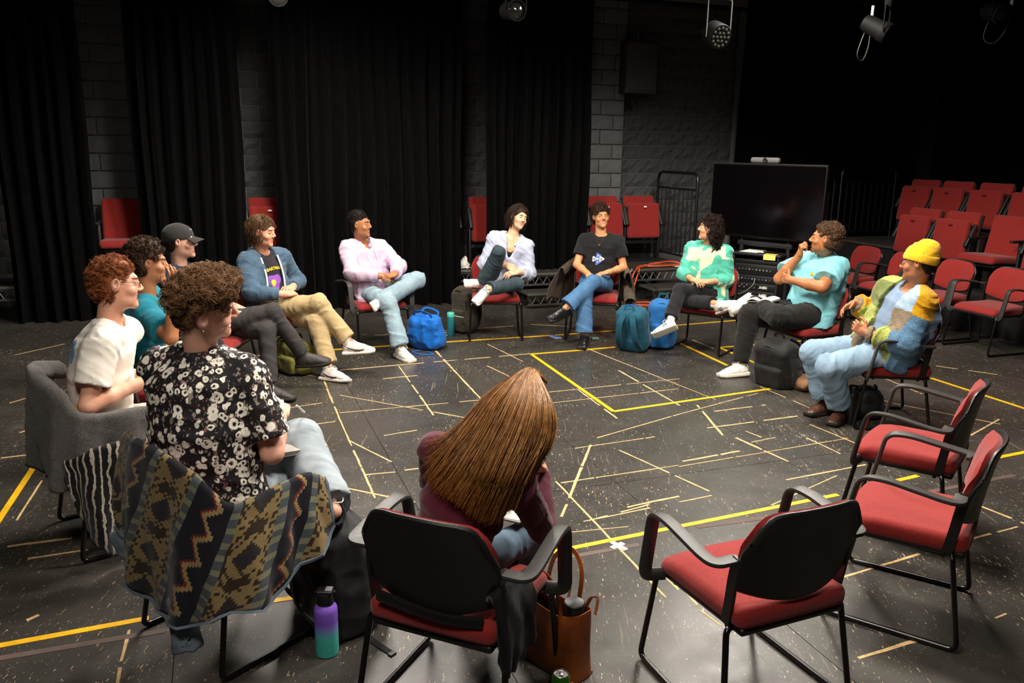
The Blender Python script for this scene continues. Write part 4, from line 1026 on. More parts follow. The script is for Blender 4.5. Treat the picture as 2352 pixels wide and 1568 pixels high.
        if laces:
            l = MB()
            for i in range(5):
                t = i / 4; y = .035 + .065 * t; z = .108 - .045 * t
                l.tube([P(-.024, y - .004, z - .022), P(-.012, y, z - .004), P(.012, y + .006, z - .004), P(.024, y + .008, z - .022)], .0028 * k, 5)
            for a in (-1, 1): l.tube(spline([P(0, .03, .113), P(a * .03, .02, .125), P(a * .042, .045, .105), P(a * .02, .05, .105), P(0, .035, .112)], 4), .0024 * k, 5)
            l.build('laces', laces, u)
        if logo:
            kind, mat = logo
            for a in (-1, 1):
                if kind == 'swoosh':
                    q = [(.105, .036, .007), (.07, .030, .013), (.03, .034, .0135), (-.01, .05, .009), (-.04, .066, .003)]
                else: q = [(.045, .03, .0075), (.02, .062, .0075)] 
                def surf(y, z): return a * (.0465 - .10 * max(0, z - .045) + .004 * math.cos(y * 12) + (.003 if kind == 'swoosh' else .003))
                top = [P(surf(y, z + w / 2), y, z + w / 2) for y, z, w in q]; bot = [P(surf(y, z - w / 2), y, z - w / 2) for y, z, w in q]
                if kind == 'swoosh': MB().shell([[p, r] for p, r in zip(top, bot)], .003).build('logo', mat, u)
                else:
                    m = MB(); pts = [(.018, .03), (.018, .07), (.05, .03), (.05, .07)]
                    m.tube([P(surf(y, z), y, z) for y, z in pts], .005 * k, 5).build('logo', mat, u)
        return u
PM = {}
def pm_(n, c, r=.5, met=0.0):
    key = (n, c)
    if key not in PM: PM[key] = plain(n, c, r, met)
    return PM[key]
def skin_mat(key, c, stub=None):
    t = NT('skin ' + key); c = lin(c); f = t.noise(22, 4, .6)
    d = (c[0] * .93, c[1] * .84, c[2] * .8, 1); e = (min(1, c[0] * 1.05), c[1] * 1.06, c[2] * 1.06, 1)
    cc = t.ramp(f, [(.3, d), (.7, e)])
    for ctr, rad, amt, col in (stub or []):
        w = t.n('ShaderNodeVectorMath', operation='SUBTRACT'); t.l(t.coord(), w.inputs[0]); w.inputs[1].default_value = ctr
        l = t.n('ShaderNodeVectorMath', operation='LENGTH'); t.l(w.outputs[0], l.inputs[0])
        m = t.ramp(t.math('ADD', t.math('DIVIDE', l.outputs['Value'], rad), t.math('MULTIPLY', t.math('SUBTRACT', t.noise(90, 3, .7), .5), .5)), [(.75, amt), (1.0, 0.0)])
        cc = t.mix(m, cc, lin(col))
    t.col(cc).set(rough=.48, spec=.4)
    try: t.set(sub=.06); t.b.inputs['Subsurface Radius'].default_value = (.012, .004, .002)
    except Exception: pass
    t.bump(t.noise(160, 3), .06, .002); return t.m
M['eye'] = plain('eye white', '#e9e4dc', .12)
g_ = NT('lens glass'); g_.col((1, 1, 1, 1)).set(rough=.02, trans=1.0, ior=1.05, alpha=.25); M['glass'] = g_.m
NEAR = dict(tee_white=.003, shirt_floral=.003, sweater_maroon=.0034)

# --- hair
def tubes(name, paths, r, mat, parent, sides=3, taper=True):
    """paths (n,m,3) -> one mesh of thin tubes"""
    P = np.asarray(paths, np.float32); n, m, _ = P.shape
    T = np.gradient(P, axis=1); T /= np.linalg.norm(T, axis=2, keepdims=True) + 1e-9
    ref = np.where(np.abs(T[..., 2:3]) < .9, np.array((0, 0, 1.0)), np.array((1.0, 0, 0)))
    X = np.cross(T, ref); X /= np.linalg.norm(X, axis=2, keepdims=True) + 1e-9; Y = np.cross(T, X)
    w = np.ones(m) if not taper else np.sin(np.linspace(.35, math.pi * .97, m)) ** .5
    rr = (np.asarray(r, np.float32).reshape(-1, 1) if np.ndim(r) else np.full((n, 1), r)) * w[None]
    V = np.stack([P + (X * math.cos(2 * math.pi * j / sides) + Y * math.sin(2 * math.pi * j / sides)) * rr[..., None] for j in range(sides)], 2)
    idx = np.arange(n * m * sides).reshape(n, m, sides)
    a = idx[:, :-1]; b = idx[:, 1:]
    Q = np.stack([a, np.roll(a, -1, 2), np.roll(b, -1, 2), b], -1).reshape(-1, 4)
    return link(name, mesh_arrays(name, V.reshape(-1, 3), Q), parent, mat)
def hair_mat(name, dark, light, streak=False, rough=.6):
    t = NT(name)
    if streak:
        f = t.noise(1.0, 4, .6, t.mapping(t.coord(), streak)); c = t.ramp(f, [(.35, lin(dark)), (.65, lin(light))])
    else:
        f = t.noise(55, 4, .7); c = t.ramp(f, [(.32, lin(dark)), (.68, lin(light))])
    t.col(c).set(rough=rough, spec=.18); t.bump(t.noise(240, 3), .5, .003); return t.m
def hair_cap(b, mat, top=.014, side=.006, back=.01, front=(.05, .03), slope=(.84, -.54), nape=-.075, ear=.032, noise=.006, nf=32, h=.0055, name='hair', volume=None, seed=5):
    """a cap of hair over the skull; returns the object and its surface points and normals (outside the face)"""
    H, F, k = b.H, b.F, b.hk; B = SDF()
    B.ell(H(0, -.015 - back * .5, .028 + top * .5), tuple(x * k for x in (.073 + side, .091 + back * .6 + .004, .090 + top * .6)), F)
    B.ell(H(0, -.045, -.02), tuple(x * k for x in (.062 + side, .060 + back, .065)), F, k=.02)
    if volume: volume(B)
    B.plane(H(0, front[0], front[1]), F @ np.array((0, slope[0], slope[1])), .010)
    B.plane(H(0, 0, nape), F @ np.array((0, .25, -1.0)), .012)
    for sx in (-1, 1): B.ell(H(sx * .082, .006, -.012), tuple(x * k for x in (.03, ear, ear * 1.25)), F, 'sub', .008)
    n3 = lambda P: noise * noise3(P, nf, seed) + noise * .5 * noise3(P, nf * 2.2, seed + 1)
    V, Q = B.arrays(h, disp=n3); V = relax(V, Q, 1)
    o = link(name, mesh_arrays(name, V, Q), b.o, mat)
    a = V[Q]; N = np.cross(a[:, 2] - a[:, 0], a[:, 3] - a[:, 1]); N /= np.linalg.norm(N, axis=1)[:, None] + 1e-9; C = a.mean(1)
    out = ((C - b.J['HC']) * N).sum(1) > .02
    return o, C[out], N[out]
def curls(b, o, C, N, mat, n=260, rad=.009, ln=.03, r=.0026, turns=1.6, lift=.006, seed=1, name='curl', segs=16, out=.4, clump=1, spread=.004, axis=None):
    q = (C - b.J['HC']) @ b.F / b.hk; ok = ~((q[:, 1] > .005) & (q[:, 2] < .012)) & ~((np.abs(q[:, 0]) > .066) & (np.abs(q[:, 1] + .006) < .036) & (np.abs(q[:, 2]) < .04)) if axis is None else ~((q[:, 1] > .03) & (q[:, 2] < .04)); C, N = C[ok], N[ok]
    g = np.random.default_rng(seed); i = g.integers(0, len(C), n); c, nn = C[i], N[i]
    a = g.normal(size=(n, 3)); a -= nn * (a * nn).sum(1)[:, None] * (1 - out); a += nn * out * .6; a /= np.linalg.norm(a, axis=1)[:, None]
    if axis is not None: a = a * .45 + np.array(axis, float); a /= np.linalg.norm(a, axis=1)[:, None]
    e = np.cross(a, nn); e /= np.linalg.norm(e, axis=1)[:, None] + 1e-9; f = np.cross(e, a)
    t = np.linspace(0, 1, segs)[None, :, None]; R = (rad * g.uniform(.6, 1.25, (n, 1, 1))) * (1 - .35 * t); L = ln * g.uniform(.5, 1.3, (n, 1, 1)); ph = g.uniform(0, 6.28, (n, 1, 1)); w = 2 * math.pi * turns * g.uniform(.7, 1.3, (n, 1, 1))
    P = (c + nn * lift)[:, None] + a[:, None] * (t - .35) * L + e[:, None] * R * np.cos(w * t + ph) + f[:, None] * R * np.sin(w * t + ph)
    if clump > 1:
        P = np.repeat(P, clump, 0); P = P + g.normal(size=(len(P), 1, 3)) * spread * (1 - .45 * t) + np.repeat(a, clump, 0)[:, None] * g.uniform(-.004, .004, (len(P), 1, 1)); n = len(P)
    x = tubes(name, P, r * g.uniform(.7, 1.2, n), mat, o, 4); x['kind'] = 'stuff'; return x
def strands(b, o, roots, dirs, mat, ln=.07, n=10, grav=.25, r=.0022, seed=1, wave=0.0, rad=(.080, .099, .101), name='strand', noise=.25, pull=None, facez=.052):
    """locks that run over the head: step along, pushed out of the skull"""
    g = np.random.default_rng(seed); m = len(roots); p = roots.copy(); d = dirs.copy(); d /= np.linalg.norm(d, axis=1)[:, None]
    L = ln * g.uniform(.6, 1.15, (m, 1)); st = L / n; out = [p.copy()]; c = b.H(0, -.015, .028); k = b.hk; rd = np.array(rad) * k; lf = g.uniform(1.0, 1.07, (m, 1)); ph = g.uniform(0, 6.28, (m, 1))
    for j in range(n):
        d = d + np.array((0, 0, -grav)) / 3 + g.normal(size=(m, 3)) * noise / 4
        if pull is not None: d = d + pull(p) / 3
        d /= np.linalg.norm(d, axis=1)[:, None]; p = p + d * st
        if wave: p = p + np.cross(d, np.array((0, 0, 1.0))) * wave * np.sin(j * 1.1 + ph)
        q = ((p - c) @ b.F) / rd; l = np.linalg.norm(q, axis=1)[:, None]; q = np.where(l < lf, q / l * lf, q); p = c + (q * rd) @ b.F.T
        out.append(p.copy())
    out = np.stack(out, 1); q = (out - b.J['HC']) @ b.F / k
    bad = ((q[..., 1] > .045) & (q[..., 2] < facez - .5 * np.maximum(0, np.abs(q[..., 0]) - .04)) & (np.abs(q[..., 0]) < .088)).any(1)
    out = out[~bad]; x = tubes(name, out, r * g.uniform(.7, 1.3, len(out)), mat, o, 3); x['kind'] = 'stuff'; return x
# ------------------------------------------------------------------ the twelve people, round the circle from the left
def spots(name, base, marks, **kw):
    """cloth with flat printed shapes: marks = [(centre, radii, colour)] in the wearer's frame"""
    t = NT(name); P = t.coord(); c = None; f = t.noise(14, 5, .6); b = lin(base)
    c = t.ramp(f, [(.3, tuple(x * .9 for x in b[:3]) + (1,)), (.7, b)])
    nz = t.noise(26, 3, .6)
    for ctr, rad, col in marks:
        v = t.n('ShaderNodeVectorMath', operation='SUBTRACT'); t.l(P, v.inputs[0]); v.inputs[1].default_value = ctr
        w = t.n('ShaderNodeVectorMath', operation='DIVIDE'); t.l(v.outputs[0], w.inputs[0]); w.inputs[1].default_value = rad
        l = t.n('ShaderNodeVectorMath', operation='LENGTH'); t.l(w.outputs[0], l.inputs[0])
        m = t.math('LESS_THAN', t.math('ADD', l.outputs['Value'], t.math('MULTIPLY', t.math('SUBTRACT', nz, .5), .9)), 1.0)
        c = t.mix(m, c, lin(col))
    t.col(c).set(rough=.9, spec=.2); bb = t.bump(t.ridge(7), .35, .03); t.bump(t.noise(420, 2), .2, .002, bb)
    return t.m
def denim(name, c, dark=.75):
    t = NT(name); b = lin(c); f = t.noise(7, 3, .55, dist=.2); g = t.noise(300, 2, .5, t.mapping(t.coord(), (1, 1, .25)))
    cc = t.ramp(f, [(.3, tuple(x * dark for x in b[:3]) + (1,)), (.68, tuple(min(1, x * 1.12) for x in b[:3]) + (1,))])
    t.col(t.mix(t.math('MULTIPLY', g, .3), cc, tuple(x * .6 for x in b[:3]) + (1,))).set(rough=.85, spec=.2)
    bb = t.bump(t.ridge(8), .45, .022); t.bump(g, .2, .002, bb); return t.m
M['white_shoe'] = plain('white leather', '#e6e1d8', .5, bump=.1, bscale=90); M['white_sole'] = plain('white rubber', '#ddd6c8', .6)
M['black_leather'] = plain('black leather', '#141212', .3, bump=.15, bscale=60); M['black_rubber'] = plain('black rubber', '#17140f', .7)
M['lace'] = plain('white lace', '#ece7dd', .8); M['dark_lace'] = plain('dark lace', '#191919', .8); M['sock'] = cloth('white sock', '#ddd8cf', .4, 200)
M['logo_black'] = plain('black logo', '#221d1c', .6); M['grey_logo'] = plain('grey logo', '#56585c', .6)
M['gold'] = plain('gold metal', '#b08a45', .3, 1.0); M['silver'] = plain('silver metal', '#c4c2be', .3, 1.0)
NONE = None
def collar(b, mat, r=.016, spread=.075, drop=.05, name='collar', points=True, height=.03):
    J = b.J; R = np.stack([b.side, b.fwd, b.up], 1); c = J['NB'] + b.up * .012
    B = SDF(); pts = []
    for a in np.linspace(-150, 150, 13):
        q = R_(a); pts.append(c + R @ np.array((math.sin(q) * spread * b.g ** .4, -math.cos(q) * spread * .9 + .008, height * math.cos(q / 2) - drop * (abs(a) / 150) ** 3)) * b.k)
    for p, q in zip(pts[:-1], pts[1:]): B.cone(p, q, r, r, k=.01)
    if points:
        for sx, p in ((-1, pts[0]), (1, pts[-1])): B.cone(p, p + R @ np.array((sx * .035, .02, -.035)), r * .8, r * .45, k=.012)
    return B.build(name, mat, b.o, .006, folds(.002, 30, 4))

# 1 white tee, far left
b = Body('tee_white', 'red-haired man in glasses and white tee, seated far left in profile', skin='#d9a288', hands=dict(R=dict(n=(-1, 0, 0)), L=dict(n=(1, 0, 0))), mouth='smile')
b.face(iris='#33424a', brow='#6b3a20', lip='#b8665c'); b.glasses('#3a211c')
b.top(spots('white tee print', '#e6e0d5', [((.05, -.16, .98), (.035, .06, .06), '#6f9fd0'), ((.0, -.18, .70), (.012, .05, .07), '#e6c24a'), ((.09, -.16, .72), (.05, .05, .012), '#e6c24a'), ((.07, -.16, .66), (.05, .05, .010), '#e6c24a')]), add=.022, low=.10, sr=(.082, .086), frac=.66, name='tee_shirt', amp=.007, f=7, neck=.064)
b.trousers(cloth('cream twill', '#d3c8b8', .3, 300, fold=.5), thigh=.092, knee=.075, hem=.068)
for s in 'LR': b.shoe(s, M['white_shoe'], M['white_sole'], M['lace'])
hm = hair_mat('auburn hair', '#4a2512', '#a05c34')
o, C, N = hair_cap(b, hm, top=.013, side=.008, back=.008, noise=.008, nf=38, front=(.05, .04)); curls(b, o, C, N, hm, 480, .0080, .024, .0010, .9, .004, 3, out=.25, clump=9, spread=.0045)

# 2 teal tee
b = Body('teal_curly', 'curly dark-haired man in teal tee, hand raised, left of circle', skin='#a9724f', hands=dict(R=dict(d=(.05, .1, 1), n=(-.7, -.6, 0), curl=.45), L=dict(n=(1, 0, -.4))), mouth='smile')
b.face(iris='#1a110b', brow='#1c120d', lip='#8f5148')
b.top(cloth('teal cotton', '#0e6b7c', fold=.5), add=.024, low=.12, sr=(.084, .088), frac=.7, name='tee_shirt', f=7)
b.trousers(cloth('black trousers', '#18181a', fold=.5), thigh=.088, knee=.07, hem=.064)
for s in 'LR': b.shoe(s, M['white_shoe'], M['white_sole'], M['lace'], sock=M['sock'])
hm = hair_mat('dark curls', '#1a110b', '#4a3322')
o, C, N = hair_cap(b, hm, top=.034, side=.020, back=.028, noise=.011, nf=36, nape=-.05); curls(b, o, C, N, hm, 420, .0085, .020, .0012, 1.4, .006, 4, out=.35, clump=5, spread=.004)

# 3 navy polo and cap
b = Body('cap_navy', 'laughing man in dark cap and navy polo, legs crossed in dark boots', skin='#cfa08a', mouth='open')
b.face(iris='#20201c', brow='#3a281c', lip='#a75f58')
m = cloth('navy pique', '#1b2336', .5, 300, fold=.5)
b.top(m, add=.022, low=.06, sr=(.08, .08), frac=.75, name='polo_shirt', neck=.066); collar(b, m, .012)
b.trousers(denim('charcoal denim', '#3b3838'), thigh=.085, knee=.066, hem=.058, f=10)
M['boot'] = plain('dark nubuck', '#2e2a27', .6, bump=.2, bscale=80, var=.2)
for s in 'LR': b.shoe(s, M['boot'], M['black_rubber'], None, boot=.07, name='boot')
hm = hair_mat('short dark hair', '#1a110b', '#3a281b'); o, C, N = hair_cap(b, hm, top=.004, side=.004, back=.006, noise=.003)
cap_m = cloth('washed black cap', '#2c2a29', .3, 400, fold=.2); B = SDF(); H, F, k = b.H, b.F, b.hk
B.ell(H(0, -.018, .040), tuple(x * k for x in (.087, .113, .096)), F); B.plane(H(0, 0, .012), F @ np.array((0, .12, -1)), .004)
c = B.build('baseball_cap', cap_m, b.o, .005, lambda P: .0015 * noise3(P, 40, 3))
br = [[H(x, .068 + y * (1 - .55 * (x / .075) ** 2), .040 - .35 * y - 4.0 * x * x + .9 * y * abs(x) * 0) for y in np.linspace(0, .095, 8)] for x in np.linspace(-.074, .074, 13)]
MB().shell(br, .005).build('brim', cap_m, c)
q = [(.028, .006, .004), (.012, -.005, .007), (-.006, -.002, .006), (-.026, .012, .002)]
MB().shell([[H(-x, .084 - .5 * x * x * 10 - (z + w) * .35, .078 + z + w) for w in (-w_ / 2, w_ / 2)] for x, z, w_ in q], .003).build('logo', M['lace'], c)
MB().lathe([(0, .004), (.008, .003), (.009, 0)], n=10).build('button', cap_m, c).location = tuple(H(0, -.018, .134))

# 4 blue zip hoodie over a printed tee
b = Body('hoodie_blue', 'man in blue-grey zip hoodie and khaki trousers, legs crossed, hands clasped', skin='#d3997c', hands=dict(R=dict(d=(-1, .35, .05), n=(0, -.35, -1), curl=.75), L=dict(d=(1, .3, .0), n=(0, -.35, -1), curl=.75)), mouth='smile')
b.face(iris='#2a2018', brow='#4a3320', lip='#b3685c', closed=True)
tee = b.top(cloth('black tee', '#232126', fold=.4), add=.014, low=.05, sleeve='none', name='tee_shirt', neck=.07, amp=.003)
mh = cloth('blue marl fleece', '#41576a', .6, 160, var=.22, fold=.6); R = np.stack([b.side, b.fwd, b.up], 1)
def opening(B):
    c = b.J['NB']; d = b.J['PEL']
    B.wedge([(c + b.side * -.085, b.side + b.up * .02), (c + b.side * .085, -b.side + b.up * .02), (c + b.fwd * .03, b.fwd), (lerp(c, d, 1.1), b.up)], .01)
b.top(mh, add=.034, wide=.01, low=.14, sleeve='long', sr=(.085, .072), wr=(.05, .046), frac=.82, name='zip_hoodie', amp=.009, f=7, neck=.075, extra=opening)
B = SDF(); c = b.J['NB']
for a0, a1 in zip(np.linspace(-135, 135, 12)[:-1], np.linspace(-135, 135, 12)[1:]):
    P = [c + R @ np.array((math.sin(R_(a)) * .088, -math.cos(R_(a)) * .085 - .005, .025 + .03 * math.cos(R_(a)) - .02 * (abs(a) / 135) ** 2)) for a in (a0, a1)]
    B.cone(P[0], P[1], .030 - .012 * abs(a0) / 135, .030 - .012 * abs(a1) / 135, k=.02)
B.ell(c - b.fwd * .115 - b.up * .02, (.09, .045, .07), R, k=.03); B.build('hood', mh, b.o, .007, folds(.004, 18, 2))
for sx in (-1, 1):
    z = [c + R @ np.array((sx * (.088 + .008 * t), .098 + .05 * math.sin(t * 2.6) - .03 * t, -.03 - .36 * t)) for t in np.linspace(0, 1, 9)]
    MB().sweep(z, [(-.007, -.003), (.007, -.003), (.007, .003), (-.007, .003)], up=tuple(b.fwd)).build('zip_edge', M['lace'], b.o)
def chest_frame(b, dz, dy=.128, dx=0.0):
    return b.J['NB'] - b.up * dz + b.fwd * dy + b.side * dx
def text_obj(body, size, mat, parent, P, X, Y, Zn, ext=.0012, bend=0.0):
    cu = bpy.data.curves.new('lettering', 'FONT'); cu.body = body; cu.size = size; cu.extrude = ext; cu.align_x = 'CENTER'; cu.align_y = 'CENTER'; cu.offset = size * .03
    o = bpy.data.objects.new('lettering', cu); COL.objects.link(o); dg = bpy.context.evaluated_depsgraph_get(); me = bpy.data.meshes.new_from_object(o.evaluated_get(dg)); bpy.data.objects.remove(o)
    for v in me.vertices:
        x, y, z = v.co; p = np.array(P) + np.array(X) * x + np.array(Y) * (y + bend * x * x * 4) + np.array(Zn) * (z - 2.6 * x * x); v.co = p
    return link('lettering', me, parent, mat)
from mathutils.bvhtree import BVHTree
def project_print(tgt, parent, name, mat, P, X, Y, pts, faces, lift=.0025, ray=None):
    """lay flat printed shapes (2D points) onto a garment"""
    bv = BVHTree.FromPolygons([v.co for v in tgt.data.vertices], [tuple(p.vertices) for p in tgt.data.polygons])
    X, Y = unit(X), unit(Y); n = np.cross(X, Y); V = []
    for x, y in pts:
        p = np.array(P) + X * x + Y * y; h = bv.ray_cast(Vector(p + n * .25), Vector(-n))
        V.append(np.array(h[0]) + n * lift if h[0] is not None else p)
    return MB().add(V, faces).build(name, mat, parent, smooth=False)
def letters2d(body, size, cond=1.0):
    cu = bpy.data.curves.new('t', 'FONT'); cu.body = body; cu.size = size; cu.align_x = 'CENTER'; cu.align_y = 'CENTER'; cu.offset = size * .035; cu.resolution_u = 3
    o = bpy.data.objects.new('t', cu); COL.objects.link(o); dg = bpy.context.evaluated_depsgraph_get(); me = bpy.data.meshes.new_from_object(o.evaluated_get(dg)); bpy.data.objects.remove(o)
    return [(v.co.x * cond, v.co.y) for v in me.vertices], [tuple(p.vertices) for p in me.polygons]
def disc2d(cx, cy, rx, ry, n=24, wob=0.0, rings=4, ph=0.0):
    pts = [(cx, cy)]; f = []
    for r in range(1, rings + 1):
        for i in range(n):
            a = 2 * math.pi * i / n; w = 1 + wob * math.sin(3 * a + ph) * r / rings; pts.append((cx + rx * r / rings * w * math.cos(a), cy + ry * r / rings * w * math.sin(a)))
    f += [(0, 1 + i, 1 + (i + 1) % n) for i in range(n)]
    for r in range(rings - 1):
        o = 1 + r * n; f += [(o + i, o + n + i, o + n + (i + 1) % n, o + (i + 1) % n) for i in range(n)]
    return pts, f
p, f = letters2d('BARTMAN', .038); p = [(x, y + 1.2 * x * x * -1 + .015) for x, y in p]
pc = chest_frame(b, .155, 0, -.022)
M['print_yellow'] = plain('yellow print', '#dfb71e', .8); M['print_purple'] = plain('purple print', '#7a3fa0', .8); M['print_blue'] = plain('blue print', '#2f8fc0', .8)
project_print(tee, tee, 'lettering', M['print_yellow'], pc, -b.side, b.up, p, f, .006)
for col, dz, a in (('print_purple', .255, (0.0, 0, .068, .07, 24, .22)), ('print_yellow', .262, (-.018, 0, .022, .03, 16, .1)), ('print_blue', .32, (-.02, 0, .026, .018, 16, .1))):
    p, f = disc2d(*a); project_print(tee, tee, 'print_patch', M[col], chest_frame(b, dz, 0), -b.side, b.up, p, f, .005 + (.001 if col != 'print_purple' else 0))
b.trousers(cloth('khaki twill', '#a8926a', .3, 300, fold=.7), thigh=.092, knee=.074, hem=.072, amp=.009, hemcut=.05)
M['pale_shoe'] = cloth('pale rose suede', '#d3c2ba', .2, 300, fold=.1)
for s in 'LR': b.shoe(s, M['pale_shoe'], M['white_sole'], M['lace'], logo=('swoosh', M['logo_black']), sock=M['sock'])
hm = hair_mat('mid brown hair', '#2c1c10', '#6a4c30'); o, C, N = hair_cap(b, hm, top=.022, side=.012, back=.018, noise=.004, front=(.068, .03), nape=-.085)
g = np.random.default_rng(8); i = g.integers(0, len(C), 1300); rt = C[i]; dr = np.cross(np.cross(rt - b.H(0, -.02, .13), N[i]), N[i]) * -1 + b.F[:, 1] * .02
strands(b, o, rt, rt - b.H(0, -.03, .14), hm, .055, 7, .5, .0018, 5, rad=(.086, .105, .112), facez=.035)

# 5 tie-dye hoodie
b = Body('hoodie_tiedye', 'man in pastel tie-dye hoodie and light jeans, ankle on knee', skin='#a06c46', hands=dict(R=dict(d=(-1, .45, 0), n=(0, -.3, -1), curl=.8), L=dict(d=(1, .2, -.1), n=(0, -.3, -1), curl=.8)), mouth='smile')
b.face(iris='#160e09', brow='#150d09', lip='#8c5148')
t = NT('tie dye fleece'); f_ = t.noise(5.5, 4, .6, dist=1.5); g_ = t.noise(9, 3, .6, dist=1.0)
c = t.ramp(f_, [(.30, lin('#a593ba')), (.42, lin('#b9abc6')), (.52, lin('#c9a0b2')), (.62, lin('#b9aec6')), (.75, lin('#a9a6d0'))]); t.col(t.mix(t.math('MULTIPLY', g_, .35), c, lin('#c6b2bb'))).set(rough=.95, spec=.1)
t.bump(t.ridge(7), .5, .03); mt = t.m
b.top(mt, add=.036, wide=.012, low=.13, sleeve='long', sr=(.09, .075), wr=(.05, .05), frac=.92, name='hoodie', amp=.010, f=7, neck=.07, neckdrop=.07)
B = SDF(); c = b.J['NB']; R = np.stack([b.side, b.fwd, b.up], 1)
for a0, a1 in zip(np.linspace(-150, 150, 13)[:-1], np.linspace(-150, 150, 13)[1:]):
    P = [c + R @ np.array((math.sin(R_(a)) * .085, -math.cos(R_(a)) * .085, .018 + .03 * math.cos(R_(a)) - .04 * (abs(a) / 150) ** 3)) for a in (a0, a1)]
    B.cone(P[0], P[1], .026, .026, k=.02)
B.ell(c - b.fwd * .11 - b.up * .03, (.09, .04, .07), R, k=.03); B.build('hood', mt, b.o, .008, folds(.004, 18, 2))
for sx in (-1, 1): MB().tube(spline([c + R @ np.array(q) for q in ((sx * .04, .10, -.045), (sx * .045, .135, -.10), (sx * .05, .145, -.2))], 5), .004, 6).build('drawstring', M['lace'], b.o)
b.trousers(denim('pale denim', '#8ea5b0'), thigh=.092, knee=.078, hem=.082, amp=.008)
for s in 'LR': b.shoe(s, M['white_shoe'], M['white_sole'], M['lace'], chunky=1.25)
hm = hair_mat('black short curls', '#0a0706', '#211712'); o, C, N = hair_cap(b, hm, top=.020, side=.003, back=.004, noise=.004, slope=(.9, -.43)); top_ = ((C - b.H(0, 0, 0)) @ b.F)[:, 2] > .06
curls(b, o, C[top_], N[top_], hm, 520, .005, .010, .0016, 1.2, .003, 6)

# 6 open white shirt
b = Body('shirt_white', 'short-haired person in open white shirt, one knee drawn up on chair', skin='#dcae8d', hands=dict(R=dict(d=(-.75, .35, -.55), n=(-.2, -.5, -.8), curl=.35), L=dict(d=(1, .25, -.1), n=(.2, -.4, -1), curl=.45)), mouth='smile', footup=dict(R=(-.1, 1, .5), L=(0, 1, .35)))
b.face(iris='#1c120c', brow='#1a110c', lip='#b5655c', closed=True)
tank = b.top(cloth('black tank', '#17171a', fold=.3), add=.006, low=.05, sleeve='none', name='tank_top', neck=.085, neckdrop=.11, amp=.003)
t = NT('striped poplin'); f_ = t.math('SINE', t.math('MULTIPLY', t.sep(t.coord())[0], 520)); t.col(t.mix(t.math('MULTIPLY', t.math('ADD', f_, 1), .3), lin('#b6bac9'), lin('#8793b8'))).set(rough=.85, spec=.2); t.bump(t.ridge(7), .5, .022); mw = t.m
def vee(B):
    c = b.J['NB']
    B.wedge([(c - b.side * .075 + b.up * .0, b.side - b.up * -.30), (c + b.side * .075, -b.side + b.up * .30), (c + b.fwd * .02, b.fwd)], .008)
b.top(mw, add=.03, wide=.015, low=.12, sleeve='long', sr=(.088, .085), wr=(.05, .06), frac=.62, name='open_shirt', amp=.010, f=7, neck=.078, extra=vee); collar(b, mw, .009, .09, .09, height=.02)
b.trousers(denim('dark teal denim', '#37454c'), thigh=.085, knee=.07, hem=.07, amp=.009)
for s in 'LR': b.shoe(s, M['white_shoe'], M['white_sole'], M['dark_lace'], logo=('swoosh', M['logo_black']))
hm = hair_mat('dark bob hair', '#120c09', '#3a261a'); o, C, N = hair_cap(b, hm, top=.022, side=.016, back=.02, noise=.006, nf=22, nape=-.085, ear=.022, front=(.06, .035))
g = np.random.default_rng(3); i = g.integers(0, len(C), 1200); rt = C[i]; strands(b, o, rt, rt - b.H(-.03, .03, .14), hm, .085, 8, .6, .0018, 5, .0015, rad=(.092, .112, .114))

# 7 black tee and glasses
b = Body('tee_black', 'man with glasses and dark wavy hair in black tee and blue jeans', skin='#c68b60', hands=dict(R=dict(d=(-.35, .7, -.4), n=(-.1, -.4, -.9), curl=.35), L=dict(d=(.9, .45, -.15), n=(.0, -.1, -1), curl=.4)), mouth='smile', footup=dict(L=(-.3, .6, 1)))
b.face(iris='#160f0a', brow='#1a120d', lip='#b0625a', closed=True); b.glasses('#a07c50', round_=True, rr=.0013)
tee = b.top(cloth('black jersey', '#19181a', fold=.5), add=.018, low=.05, sr=(.078, .076), frac=.62, name='tee_shirt', neck=.066, amp=.006)
M['print_navy'] = plain('blue print', '#4a63b0', .8); M['print_grey'] = plain('grey print', '#aeb2bb', .8)
pc = chest_frame(b, .24, 0)
for dx, dy, col in ((0, .036, 'print_navy'), (0, -.036, 'print_navy'), (.036, 0, 'print_grey'), (-.036, 0, 'print_grey')):
    p, f = disc2d(dx, dy, .026, .026, 24, .25, 3, 1.5); project_print(tee, tee, 'print_petal', M[col], pc, -b.side, b.up, p, f, .006)
    p, f = disc2d(dx, dy, .009, .009, 12); project_print(tee, tee, 'print_dot', M['print_grey' if col == 'print_navy' else 'print_navy'], pc, -b.side, b.up, p, f, .0075)
p, f = disc2d(0, 0, .012, .012, 12); project_print(tee, tee, 'print_dot', M['print_grey'], pc, -b.side, b.up, p, f, .0075)
R = np.stack([b.side, b.fwd, b.up], 1); c = b.J['NB']
nk = MB().tube(spline([c + R @ np.array(q) for q in ((-.06, .0, .01), (-.05, .075, -.02), (0, .125, -.085), (.05, .075, -.02), (.06, .0, .01))], 6), .0016, 5); nk.rbox(c + R @ np.array((0, .132, -.10)), (.016, .006, .022), .003, 1); nk.build('necklace', M['gold'], b.o)
W, E = b.J['WL'], b.J['EL']; MB().tube([W + unit(W - E) * -.03 + basis(W - E)[0] * .032 * math.cos(a) + basis(W - E)[1] * .032 * math.sin(a) for a in np.linspace(0, 2 * math.pi, 17)], .004, 6).build('bracelet', M['gold'], b.o)
b.trousers(denim('mid blue denim', '#4a7096'), thigh=.09, knee=.078, hem=.088, amp=.007, hemcut=.04)
for s in 'LR': b.shoe(s, M['black_leather'], M['black_rubber'], M['dark_lace'], chunky=1.3, sock=M['sock'])
